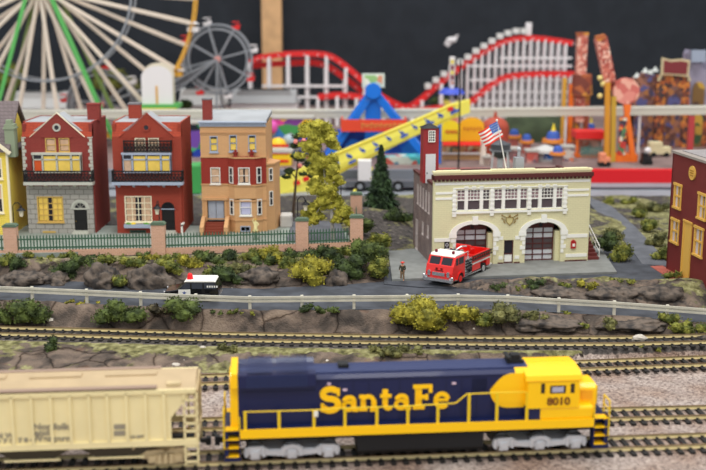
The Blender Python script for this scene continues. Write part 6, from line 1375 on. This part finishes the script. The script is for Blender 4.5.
# blue ride with tilted sign
def blue_ride():
    Y = 141; p = V(373, 110, Y); r = root('swing_ride', 'blue A-frame swing ride with a small picture sign on top', 'fairground ride', (p.x, Y, TZ)); mb_ = mat('ride_blue', (24, 116, 222), .4, coat=.3)
    L = lambda x, y, yy=0: V(x, y, Y+yy)-r.location
    t = L(373, 90); 
    for s in (-1.6, 1.6):
        for e in ((326, 158), (428, 158)): q = L(*e); q.y = s*1.6; q.z = max(0, q.z); MB().bar(t+Vector((0, s*.3, 0)), q, .85, .85).build('leg', mb_, r)
    MB().box(-1, 1, -.7, .7, 1.2, t.z).build('pillar', mb_, r); MB().cyl(t-Vector((0, 1.6, 0)), t+Vector((0, 1.6, 0)), 1.0, n=20).build('axle', mb_, r)
    a, b = L(362, 87), L(384.5, 73); sg = MB().box(a.x, b.x, -.9, -.6, a.z, b.z).build('sign', mat('sign_pale', (206, 216, 206), .5), r)
    MB().box(a.x+.3, b.x-.3, -.96, -.9, a.z+.3, b.z-.25).build('picture', art('sign_art', [(190, 210, 196), (150, 190, 120), (216, 150, 120), (232, 230, 210), (170, 200, 210)], .9), sg)
    a, b = L(330, 158, -1), L(424, 132, -1); MB().box(a.x, b.x, .5, 2, 0, b.z).build('back_wall', art('blue_art', [(20, 70, 170), (30, 110, 200), (14, 50, 130), (24, 90, 190), (60, 130, 160), (40, 60, 90)], .35), r)
    a, b = L(341, 131.5, -3), L(407, 119.5, -3); bn = MB().box(a.x, b.x, -3.1, -2.9, a.z, b.z).box(a.x, a.x+.2, -2.9, 1, a.z, b.z).box(b.x-.2, b.x, -2.9, 1, a.z, b.z).build('banner', mat('banner_red', (224, 74, 48), .5), r)
    mb = MB(); x = a.x+2.6; rnd = random.Random(2)
    while x < b.x-.6: w_ = rnd.uniform(.25, .5); h_ = rnd.uniform(.45, .8); zc = (a.z+b.z)/2; mb.box(x, x+.1, -3.2, -3.1, zc-h_/2, zc+h_/2); mb.arc(x+w_*.5, zc, w_*.4, w_*.6, -1, 4, -3.2, -3.1, 8); x += w_+.18
    mb.build('banner_lettering', mat('banner_gold', (232, 176, 96), .5), bn)
    a, b = L(384, 172, -7), L(430, 158, -7); MB().box(a.x, b.x, -6, -3, 0, b.z).build('front_panel', art('teal_art', [(60, 160, 170), (90, 190, 190), (200, 210, 200), (190, 90, 80), (50, 120, 150)], .8), r)
blue_ride()
# yellow ramp on a trailer standing on the grey shelf
def ramp():
    r = root('yellow_ramp', 'long yellow slanting ride boom with blue markings, rising from the grey shelf', 'fairground ride', (0, 124, .8)); my = mat('ramp_yellow', (240, 228, 96), .5)
    def L(x, y, yy): q = V(x, y, yy); return q-r.location
    dep = lambda x: lerp(122.5, 133, (x-280)/190)
    top = [(284, 176), (330, 155.5), (400, 126.5), (452, 104), (470, 99.5)]; bot = [(470, 112.5), (452, 119), (400, 143.5), (345, 171), (306, 194), (276, 196.5), (276, 180)]
    A = [L(x, y, dep(x)) for x, y in top+bot]; n = len(A); mb = MB(); f = [mb.P(p) for p in A]; g = [mb.P(p+Vector((0, .9, 0))) for p in A]
    mb.face(f[::-1]); mb.face(g)
    for i in range(n): j = (i+1) % n; mb.face((f[i], f[j], g[j], g[i]))
    bo = mb.build('boom', my, r); mb = MB()
    edges = [(top, 0)]
    for (pa, pb, up) in ((284, 470, 0), (284, 470, 1)):
        P1 = [L(x, (interp(top, x)+2.0) if not up else interp(bot[:5][::-1], x)-2.2, dep(x)-.05) for x in range(312, 468, 12)]
        for a, b in zip(P1, P1[1:]): mb.bar(a, b, .08, .14)
    mb.build('edge_line', mat('ramp_line', (206, 180, 50), .5), bo); mb = MB(); k = 0
    for x in range(322, 462, 13):
        yt, yb = interp(top, x), interp(bot[:5][::-1], x); c = (yt*.6+yb*.4); d = dep(x)-.08; k += 1
        mb.bar(L(x-3, c+3.5, d), L(x+1, c-1.5, d), .1, .35); mb.bar(L(x+1, c-1.5, d), L(x+4, c+1, d), .1, .3); mb.ball(L(x-2, c-1.5, d), .28, (1, .3, 1))
        if k % 2: mb.bar(L(x-3, yb-4.5, d), L(x+8, yb-9.5, d), .08, .28)
    mb.build('markings', mat('ramp_blue', (60, 96, 190), .5), bo); mb = MB()
    for x, y in ((296, 183), (305, 179), (449, 109)): mb.bar(L(x-3, y+1, dep(x)-.1), L(x+4, y-1, dep(x)-.1), .1, .5)
    mb.build('red_mark', m_rred, bo)
    MB().bar(L(352, 195, 123), L(372, 168, 127.5), .25).bar(L(376, 188, 125), L(364, 166, 127.5), .2).build('strut', my, r)
    MB().box(*[q for q in (L(358, 190, 126).x, L(371, 190, 126).x)], .6, 2.4, .5, 3.4).build('support_post', m_rwhite, r)
    a, b = L(345, 190, 124), L(425, 180, 124); MB().box(a.x, b.x, 0, 2.2, .55, 1.15).build('trailer', mat('trailer_grey', (92, 94, 100), .5), r)
    for px in (360, 398): q = L(px, 190, 124); t = MB().cyl((q.x, -.3, .62), (q.x, 0, .62), .62, n=20).build('wheel', m_tire, r); MB().cyl((q.x, -.34, .62), (q.x, -.3, .62), .3, n=12).build('hub', m_grey, t)
    q = L(437, 150, 131); MB().box(L(436.5, 150, 130.6).x, L(441.5, 150, 130.6).x, 5.8, 6.4, -.0, 0).build('foot', my, r) if 0 else None
ramp()
q0, q1 = V(436.8, 178, 135.5), V(441.6, 124, 135.5); tag(MB().box(0, q1.x-q0.x, 0, .7, 0, q1.z-TZ).build('blue_post', mat('ride_blue', (24, 116, 222))), 'tall blue post just right of the hose tower', 'post').location = (q0.x, 135.5, TZ)
# stalls and painted walls
def wall_art(name, label, cat, x0, x1, yt, Y, m, th=1.0, y2=None, extra=None, z=TZ):
    a, b = V(x0, yt, Y), V(x1, yt, Y); r = root(name, label, cat, (a.x, Y, z)); w_ = b.x-a.x; h = a.z-z
    MB().box(0, w_, 0, th, 0, h).build('wall', m, r); MB().box(-.15, w_+.15, -.15, th+.15, h, h+.25).build('cap', mat('stall_cap', (180, 176, 168), .6), r); return r, w_, h
A1 = art('fun_art', [(40, 60, 150), (214, 70, 150), (240, 190, 40), (70, 150, 80), (120, 60, 140), (226, 110, 50), (60, 130, 200), (150, 150, 150)], .7)
wall_art('funhouse', 'funhouse with many-coloured painted front seen right of the tan rowhouse', 'funhouse', 262, 312, 119, 141.5, A1, 3)
wall_art('funhouse', 'funhouse with blue and green painted wall between the second and tan rowhouses', 'funhouse', 176, 215, 124, 141.5, art('fun_art_b', [(20, 24, 60), (30, 60, 160), (40, 130, 80), (70, 170, 110), (110, 70, 160), (20, 30, 40)], .6), 3)
r, w_, h = wall_art('game_stall', 'yellow game stall with red stripes right of the tan rowhouse', 'stall', 262, 291, 153, 134, mat('stall_yellow', (244, 208, 40), .5), 3)
mb = MB(); [mb.box(.3, w_-.3, -.1, 0, z, z+.32) for z in (.4, 1.4, 2.3)]; mb.build('stripe', m_rred, r)
def ball_thing(px, py, Y, rad, m, label, name='giant_ball', cat='ball'):
    p = V(px, py, Y); r = root(name, label, cat, (p.x, Y, TZ)); h = p.z-TZ; MB().ball((0, 0, h), rad, n=16, m=10).build('ball', m, r, smooth=True); MB().cyl((0, 0, 0), (0, 0, h-rad*.8), .25, n=8).build('pole', m_grey, r)
ball_thing(278, 146, 138.6, 1.1, mat('ball_yellow', (244, 196, 40), .4), 'yellow ball ornament on a pole beside the tan rowhouse'); ball_thing(289, 141, 140.3, .9, mat('ball_grey', (160, 176, 184), .4), 'grey-blue ball ornament right of the yellow one'); ball_thing(271, 127, 140.0, .9, mat('ball_pink', (216, 90, 170), .4), 'pink ball ornament high above the yellow one')
p = V(190, 205, 122); q = V(200, 165, 122); g = tag(MB().box(0, q.x-p.x, 0, 2.5, 0, q.z-.8).build('green_bin', mat('bin_green', (70, 160, 84), .5), bevel=.2), 'green container on the grey shelf between the second and tan rowhouses', 'container'); g.location = (p.x, 122, .8)
def stall():
    Y = 139; a, b = V(441.8, 170, Y), V(483, 118, Y); r = root('food_stall', 'yellow and orange food stall with arched signs behind the fire station', 'stall', (a.x, Y, TZ)); w_ = b.x-a.x; h = V(460, 140, Y).z-TZ
    mb = MB(); mb.wall(0, w_, 0, h, [(.5, w_*.45, .9, h-.5), (w_*.55, w_-.4, .9, h-.5)], 0, .3); mb.box(0, .3, .3, 3, 0, h); mb.box(w_-.3, w_, .3, 3, 0, h); mb.box(0, w_, 2.7, 3, 0, h); mb.build('walls', mat('stall_tan', (204, 160, 112), .6), r)
    MB().box(.3, w_-.3, 1.6, 1.8, .2, h-.2).build('shelves', art('goods', [(120, 90, 70), (220, 180, 120), (180, 80, 60), (230, 220, 190), (110, 120, 110)], 1.6), r)
    for x0, x1, m in ((-.2, w_*.42, mat('sign_yellow', (244, 214, 40), .5)), (w_*.42, w_+.1, mat('sign_orange', (246, 178, 30), .5))):
        cx = (x0+x1)/2; R_ = (x1-x0)/2; z1 = V(460, 128 if x0 < 0 else 125, Y).z-TZ; MB().prism([(x0, h-.1), (x1, h-.1), (x1, z1)]+[(cx+R_*math.cos(math.pi*i/10), z1+1*math.sin(math.pi*i/10)) for i in range(1, 10)]+[(x0, z1)], -.5, -.2).build('sign', m, r)
        mb = MB(); [mb.box(lerp(x0+.5, x1-.5, i/5), lerp(x0+.5, x1-.5, i/5)+.22, -.56, -.5, z1-.6-(i % 2)*.1, z1-.2) for i in range(6)]; mb.build('sign_lettering', mat('sign_brown', (206, 120, 40), .6), r)
    MB().prism([(-1.2, h-.6), (0, h-.1), (0, h+.05), (-1.2, h-.45)], 0, w_, 'yz').build('awning', m_rred, r); MB().box(0, w_, -.5, .1, .75, .95).build('counter', m_rwhite, r)
stall()
def dome():
    Y = 143; p = V(494.5, 150, Y); r = root('silo', 'rust red domed silo behind the flag', 'silo', (p.x, Y, TZ)); R_ = 14/FPX*Y*.98; zs = V(494, 128, Y).z-TZ; zt = V(494, 117, Y).z-TZ; m = mat('rust', (172, 74, 54), .6, var=.12, scale=.5)
    MB().cyl((0, 0, 0), (0, 0, zs), R_, n=28).build('drum', m, r, smooth=False); mb = MB(); mb.ball((0, 0, zs), R_, (1, 1, (zt-zs)/R_), 28, 12); mb.build('dome', m, r, smooth=True); MB().cyl((0, 0, zt-.2), (0, 0, zt+.7), .35, .15).build('finial', m, r)
dome()
def water_tower():
    p = V(500.5, 150, 110); z0 = height(p.x, 110, False)[0]; r = root('water_tower', 'grey water tower with a round-bottomed tank behind the flag', 'water tower', (p.x, 110, z0)); L = lambda x, y: V(x, y, 110)-r.location; mg = mat('tank_dark', (74, 76, 80), .5); ml = mat('tank_leg', (186, 188, 190), .5, .2)
    zt = L(499, 144).z; zm = L(499, 150).z; R_ = 1.0
    MB().cyl((0, 0, zm), (0, 0, zt), R_, n=24).ball((0, 0, zm), R_, (1, 1, .85), 24, 12).build('tank', mg, r); MB().cyl((0, 0, zt), (0, 0, zt+.45), R_+.08, .08, 24).build('tank_roof', mg, r); MB().cyl((0, 0, zm-.06), (0, 0, zm+.06), R_+.14, n=24).build('balcony_ring', mat('tank_mid', (130, 132, 136), .5), r)
    MB().cyl((0, 0, 0), (0, 0, zm-.6), .3, n=14).build('riser', ml, r)
    for a in (.6, 2.2, 3.8, 5.3): c, s = math.cos(a), math.sin(a); MB().bar((c*R_, s*R_, zm), (c*1.75, s*1.75, -.15), .15).build('leg', ml, r)
    mb = MB(); q = [Vector((math.cos(a)*1.25, math.sin(a)*1.25, zm*.5)) for a in (.6, 2.2, 3.8, 5.3)]; [mb.bar(q[i], q[(i+1) % 4], .07) for i in range(4)]; mb.build('brace', ml, r)
water_tower()
def kiosk(px, yt, yb, wpx, Y, label, spire=False, mb_=(188, 110, 100)):
    p = V(px, yb, Y); r = root('kiosk', label, 'kiosk', (p.x, Y, TZ), 0, None); s = Y*.98/FPX; w_ = wpx*s/2*1.35; h = V(px, yt, Y).z-TZ; m_bt = mat('blue_top', (58, 92, 176), .45)
    MB().cyl((0, 0, 0), (0, 0, h*.55), w_*.7, n=10).build('body', mat('kiosk_body%d' % mb_[0], mb_, .7), r); MB().cyl((0, 0, h*.52), (0, 0, h*.66), w_*1.15, w_*1.05, 12).build('rim', mat('kiosk_orange', (214, 130, 50), .6), r)
    MB().cyl((0, 0, h*.66), (0, 0, h*.86), w_*.75, w_*.6, 12).ball((0, 0, h*.86), w_*.6, (1, 1, .5), 12, 6).build('top', m_bt, r)
    if spire: MB().cyl((0, 0, h*.88), (0, 0, h*1.25), w_*.3, .05, 8).build('spire', mat('ride_yellow', (240, 214, 60)), r)
kiosk(513, 128, 172, 10, 150, 'farthest left blue-topped kiosk behind the fire station roof'); kiosk(525.5, 133, 172, 10, 145, 'blue-topped kiosk left of the taller one with a yellow spire'); kiosk(552, 130, 170, 15, 143, 'tall blue-topped kiosk with a yellow spire', True, (150, 140, 132)); kiosk(557, 145, 172, 11, 134.5, 'low blue-topped kiosk nearest the fire station parapet', False, (130, 110, 110)); kiosk(590.5, 122, 140, 8, 158, 'small blue-topped kiosk above the red-roofed arcade', True, (170, 170, 160))
def carousel():
    Y = 139; p = V(545, 160, Y); r = root('carousel', 'pale round carousel with blue panels behind the fire station', 'carousel', (p.x, Y, TZ)); h = V(545, 149, Y).z-TZ
    MB().cyl((0, 0, h-.35), (0, 0, h), 1.9, 1.8, 24).cyl((0, 0, h), (0, 0, h+.5), 1.7, .3, 24).build('roof', mat('pav_light', (196, 194, 190)), r); MB().cyl((0, 0, 0), (0, 0, h-.35), 1.2, n=16).build('drum', art('car_art', [(50, 100, 180), (40, 80, 150), (190, 190, 190), (70, 130, 200)], 1.4), r); MB().cyl((0, 0, 0), (0, 0, .25), 1.9, n=24).build('platform', m_gr, r)
carousel()
for px, yt, x2, Y, cols, lab in ((506, 150, 519, 137, [(190, 120, 120), (150, 90, 90), (210, 170, 160), (120, 90, 90)], 'low pinkish stall between silo and kiosks'), (527, 152, 538, 136, [(170, 130, 130), (110, 90, 100), (200, 150, 140), (190, 90, 80)], 'low brownish stall left of the carousel'), (564, 148, 574, 137.5, [(180, 150, 150), (210, 120, 80), (120, 100, 110), (200, 190, 180)], 'low mixed-colour stall right of the carousel'), (484, 158, 490, 134, [(200, 190, 180), (150, 130, 120)], 'small pale stall under the silo')):
    wall_art('stall', lab, 'stall', px, x2, yt, Y, art('stall_art%d' % px, cols, 1.6), 1.6)

# two tower rides and the red-roofed arcade
m_pk = art('tower_art', [(206, 120, 100), (226, 170, 150), (178, 86, 74), (232, 196, 176), (196, 104, 90), (150, 70, 62)], 3.0)
m_or = mat('ride_orange', (232, 112, 34), .5); m_br = art('brown_art', [(150, 74, 50), (176, 96, 56), (120, 60, 48), (206, 140, 60)], .9)
def tower1():
    Y = 151; p = V(580, 120, Y); r = root('drop_tower', 'straight pink patterned tower ride right of the coaster', 'tower ride', (p.x, Y, TZ)); L = lambda x, y: V(x, y, Y)-r.location
    a, b = L(575.5, 78), L(587, 35); MB().box(a.x, b.x, -.7, .7, a.z-6, b.z).build('tower', m_pk, r); MB().box(a.x-.1, b.x+.1, -.8, .8, b.z, b.z+.35).build('cap', m_br, r)
    a, b = L(569.5, 95), L(590, 74); mb = MB(); mb.cyl((0, 0, a.z), (0, 0, b.z), 1.5, 1.3, 14); mb.build('car_ring', m_br, r)
    for x in (570, 577, 586): q = L(x, 120); MB().box(q.x-.3, q.x+.3, -.4, .4, 0, L(x, 84).z).build('column', m_or if x == 570 else m_br, r)
    MB().box(-2, 2, -1.5, 1.5, 0, .8).build('base', m_br, r)
    q = L(563, 120); MB().box(q.x-.25, q.x+.25, -.3, .3, 0, L(563, 78).z).build('column', m_amber, r)
tower1()
def tower2():
    Y = 138; p = V(620, 168, Y); r = root('spinning_ride', 'orange ride with a pink disc and a leaning patterned arm', 'fairground ride', (p.x, Y, TZ)); L = lambda x, y: V(x, y, Y)-r.location
    MB().bar(L(602, 38)+Vector((0, 1, 0)), L(613, 90)+Vector((0, 1, 0)), 1.2, 1.45).build('arm', m_pk, r); MB().bar(L(597.5, 39)+Vector((0, 1, 0)), L(606.5, 37)+Vector((0, 1, 0)), 1.3, .7).build('arm_tip', m_br, r)
    c = L(625.5, 91); MB().cyl(c-Vector((0, .6, 0)), c+Vector((0, .5, 0)), 1.62, n=28).build('disc', art('disc_art', [(222, 140, 126), (206, 110, 100), (232, 170, 150), (190, 96, 84)], 1.0), r)
    MB().cyl(L(612, 82), L(634, 100), .3, n=8).build('axle', m_br, r)
    for (x0, y0, x1, m) in ((607, 82, 607, mat('col_amber', (206, 140, 40), .6)), (613, 96, 613, mat('col_gold', (190, 150, 50), .6)), (625, 104, 634, m_or), (628, 104, 619, m_or)):
        MB().bar(L(x0, y0)+Vector((0, -.3, 0)), Vector((L(x1, 120).x, -.8, 0)), .6, .6).build('column', m, r)
    MB().box(-1.9, 1.9, -1, 1.4, 0, .9).build('base', m_or, r); MB().box(-.6, .3, -1.1, -.9, .9, 5.6).build('decoration', art('deco_art', [(226, 216, 190), (200, 60, 50), (70, 60, 70), (236, 150, 60), (90, 130, 90)], 1.5), r)
    mb = MB(); [mb.ball(L(x, y), .35) for x, y in ((600, 78), (603, 84), (600, 96))]; mb.build('lamp_cluster', mat('lamp_gold', (226, 206, 130), .5), r)
tower2()
def arcade():
    Y = 141; a = V(574, 170, Y); r = root('arcade', 'red-roofed arcade with teal railing beside the orange ride', 'arcade', (a.x, Y, TZ)); L = lambda x, y: V(x, y, Y)-r.location; w_ = L(606, 140).x; z1 = L(590, 138.5).z; z2 = L(590, 131.5).z; z0 = L(590, 157).z
    MB().box(0, w_, -.5, 3, z1, z2).build('roof', m_rred, r); MB().box(.2, w_, 0, 2.6, 0, max(.3, z0)).build('base', m_or, r)
    MB().box(.6, w_-.2, 1.4, 1.6, z0, z1).build('back_panel', art('arc_art', [(190, 176, 160), (206, 196, 180), (180, 120, 100), (150, 160, 150)], 1.2), r)
    mb = MB(); [mb.box(lerp(.8, w_-.3, i/9), lerp(.8, w_-.3, i/9)+.16, -.1, .1, z0, lerp(z0, z1, .55)) for i in range(10)]; mb.build('railing', mat('teal', (60, 140, 136), .5), r)
    for x in (.1, w_-.3): MB().box(x, x+.25, -.3, -.05, 0, z1).build('post', m_or, r)
arcade()
def haunted():
    Y = 151; a = V(634, 150, Y); r = root('haunted_house', 'painted haunted house front with arches and a maroon sign at the right', 'haunted house', (a.x, Y, TZ)); L = lambda x, y: V(x, y, Y)-r.location; X_ = lambda x: L(x, 110).x; Z_ = lambda y: L(660, y).z
    ma = art('haunt_art', [(112, 58, 40), (176, 92, 46), (70, 44, 40), (206, 130, 60), (132, 70, 52), (60, 54, 60), (190, 110, 60), (92, 60, 50)], 2.0, 2.5); mblu = art('haunt_blue', [(84, 84, 130), (120, 84, 76), (150, 100, 80), (70, 60, 80), (160, 104, 60), (96, 60, 52)], 1.4, 2)
    def arch(x0, x1, yt, ys, y0, y1, m, name):
        xa, xb = X_(x0), X_(x1); c = (xa+xb)/2; R_ = (xb-xa)/2; zs, zt = Z_(ys), Z_(yt); MB().prism([(xa, 0), (xb, 0), (xb, zs)]+[(c+R_*math.cos(math.pi*i/12), zs+(zt-zs)*math.sin(math.pi*i/12)) for i in range(1, 12)]+[(xa, zs)], y0, y1).build(name, m, r)
    arch(634, 660, 74, 84, .2, 3, mblu, 'left_front'); arch(655, 688, 74, 84, -.3, 3, ma, 'middle_front'); arch(664, 680, 86, 95, -.5, -.3, mblu, 'arched_recess')
    MB().box(X_(634), X_(720), .3, 4, 0, Z_(115)).build('lower_wall', ma, r)
    MB().prism([(X_(686), 0), (X_(715), 0), (X_(715), Z_(66)), (X_(708), Z_(58)), (X_(703), Z_(72)), (X_(697), Z_(60)), (X_(688), Z_(50)), (X_(686), Z_(54))], .4, 3).build('peaked_front', mat('haunt_grey', (140, 134, 152), .6, var=.25, scale=.6), r); arch(692, 704, 82, 90, .2, .45, art('haunt_green', [(60, 84, 52), (190, 150, 60), (120, 90, 50), (80, 60, 50)], .9), 'arched_recess')
    MB().prism([(X_(657), Z_(74)), (X_(684), Z_(76)), (X_(685), Z_(60)), (X_(677), Z_(58.5)), (X_(666), Z_(59.5)), (X_(657), Z_(57))], -1, -.7).build('sign_border', mat('sign_creamy', (206, 190, 150), .6), r)
    MB().prism([(X_(659), Z_(72.5)), (X_(682), Z_(74)), (X_(683), Z_(62)), (X_(676), Z_(60.5)), (X_(666), Z_(61.5)), (X_(659), Z_(59.5))], -1.1, -.98).build('sign', mat('sign_maroon', (122, 46, 50), .6), r)
    MB().box(X_(688), X_(702), -.2, .1, Z_(62), Z_(50)).build('pale_sign', mat('pale_blue', (150, 160, 178), .6), r)
    mb = MB(); [mb.cyl((X_(x), 1, Z_(y)), (X_(x), 1, Z_(y-5)), .55, .05, 6) for x, y in ((637, 78), (645, 73), (655, 72), (650, 75))]; mb.build('spires', mat('spire_pale', (196, 200, 196), .6), r)
    mb = MB(); c = X_(671.5); mb.arc(c, Z_(84), 2.0, 2.3, .2, 2.94, -.5, -.2, 14); mb.build('arch_trim', mat('sign_creamy', (206, 190, 150)), r)
haunted()
p = V(688.5, 168, 134); tag(MB().box(-.32, .32, -.3, .3, 0, V(688.5, 116, 134).z-TZ).build('red_post', mat('post_red', (176, 62, 62), .5)), 'red post standing in front of the haunted house', 'post').location = (p.x, 134, TZ)
def wagon(px, py, Y, w_, h, m, label):
    p = V(px, py, Y); r = root('wagon', label, 'wagon', (p.x, Y, TZ)); MB().box(-w_/2, w_/2, -.6, .6, .35, h).box(-w_/2, w_*.1, -.6, .6, h, h*1.5).build('body', m, r, bevel=.08)
    for x in (-w_*.3, w_*.3): MB().cyl((x, -.68, .32), (x, .68, .32), .32, n=12).build('wheels', m_tire, r)
wagon(659, 152, 142, 2.8, 1.3, mat('wagon_cream', (212, 200, 160), .6), 'cream wagon in front of the haunted house'); wagon(646, 163, 135, 1.2, .95, m_black, 'small black wagon beside the orange ride'); wagon(604, 164, 133.5, 1.3, 1.1, mat('wagon_orange', (222, 140, 106), .6), 'small pale orange wagon left of the orange ride')
p = V(646.5, 158, 135); tag(MB().ball((0, 0, .42), .42, n=12, m=8).build('white_ball', m_rwhite, smooth=True), 'white ball lying on the small black wagon', 'ball').location = (p.x+.1, 135, TZ+1.3)
tag(MB().cyl((0, 0, 0), (0, 0, 2.6), .42, .3, 12).ball((0, 0, 2.9), .42).build('white_figure', mat('figure_white', (222, 206, 192), .6), smooth=False), 'white rounded figure left of the rust red silo', 'statue').location = (V(483, 165, 135).x, 135, TZ)
# pole with a vertical sign, and the pale bird shape over it
def pole_sign():
    Y = 126; p = V(458.5, 165, Y); r = root('light_pole', 'thin black pole rising in front of the food stall', 'pole', (p.x, Y, .8)); MB().cyl((0, 0, 0), (0, 0, V(458.5, 60, Y).z-.8), .11, .08, 8).build('pole', m_black, r)
pole_sign()
def tall_sign():
    Y = 160; p = V(451.5, 118, Y); r = root('tall_sign', 'tall white sign with yellow and maroon blocks on a blue canopy', 'sign', (p.x, Y, TZ)); L = lambda x, y: V(x, y, Y)-r.location
    a, b = L(449, 87), L(455, 56.5); MB().box(a.x, b.x, -.25, .25, a.z, b.z).build('panel', m_rwhite, r, bevel=.1); MB().cyl((0, 0, 0), (0, 0, a.z), .3).build('pole', m_rwhite, r)
    for y0, y1, m in ((63.5, 60, 'y'), (70, 65, 'm'), (74, 71, 'y'), (80, 75, 'm'), (84, 81.5, 'o')): c, d = L(450.4, y0), L(453.8, y1); MB().box(c.x, d.x, -.3, -.25, c.z, d.z).build('sign_block', {'y': mat('block_yellow', (226, 206, 40), .5), 'm': mat('block_maroon', (120, 40, 60), .5), 'o': mat('block_brown', (190, 110, 60), .5)}[m], r)
    a, b = L(438, 93.5), L(465, 88.5); mb = MB(); mb.cyl((0, 0, a.z), (0, 0, b.z), (b.x-a.x)/2, (b.x-a.x)/2*.7, 20); mb.build('canopy', mat('canopy_blue', (70, 90, 200), .5), r)
    a, b = L(441, 104), L(462, 94); MB().cyl((0, 0, 0), (0, 0, a.z+.6), 1.3, n=12).build('stall', art('sig_art', [(226, 160, 150), (230, 210, 90), (200, 190, 190), (216, 120, 100)], .9), r)
tall_sign()
def bird():  # plain white winged form; what it depicts is left open
    Y = 200; p = V(451.5, 40, Y); r = root('winged_shape', 'white winged shape hanging in front of the dark cloth', 'ornament', p)
    L = lambda x, y: V(x, y, Y)-p
    mb = MB(); mb.ball((0, 0, 0), .9, (1.1, .6, .6), 12, 8); mb.ball(L(446.5, 43), .35); o = mb.build('body', m_rwhite, r, smooth=True)
    mb = MB(); mb.poly([L(447, 40), L(459, 34), L(457, 38), L(452, 43)]); mb.poly([L(447, 40), L(452, 43), L(448, 47), L(444, 44)]); w_ = mb.build('wing', m_rwhite, r); s = w_.modifiers.new('s', 'SOLIDIFY'); s.thickness = .15
    MB().cyl((0, 0, .3), (0, 0, 90-p.z), .015, n=4).build('thread', m_black, r)
bird()
# dark green hill and trees at the back
mb = MB(); mb.ball((0, 0, 0), 1, (1, 1, 1), 24, 12, jit=.03); hl = mb.build('hill', mat('hill_green', (60, 70, 48), .9, var=.3, scale=2), smooth=True); p = V(538, 128, 163); hl.location = (p.x, 163, TZ-.5); hl.scale = (6.5, 7, V(538, 114, 163).z-TZ+1.4); hl['kind'] = 'structure'
for k, (px, yt, w_, m, lab) in enumerate([(8, 62, 34, 'yg', 'pale green round tree behind the giant wheel at the left edge'), (20, 92, 22, 'g', 'low green tree behind the giant wheel spokes'), (112, 66, 30, 'yg', 'olive round tree behind the giant wheel\'s right green leg'), (132, 74, 22, 'ol', 'tan-olive tree left of the white arched booth'), (186, 99, 12, 'dg', 'dark tree right of the white arched booth'), (440, 97, 30, 'dg', 'dark tree behind the dip of the coaster')]):
    Y = 168 if px in (186, 132) else (205, 196, 196, 0, 0, 203)[k]; p = V(px, 118, Y); t = V(px, yt, Y); h = t.z-TZ; rw = w_/FPX*Y/2; r = root('tree', lab, 'tree', (p.x, Y, TZ)); MB().cyl((0, 0, 0), (0, 0, h*.6), .3, n=8).build('trunk', m_bark, r)
    mb = MB(); rr = min(rw, h*.45); clump(mb, (0, 0, h-rr*1.05), rw, rw*.7, rr*1.0, k, .5, 1, 14); mb.build('foliage', LM[m], r)
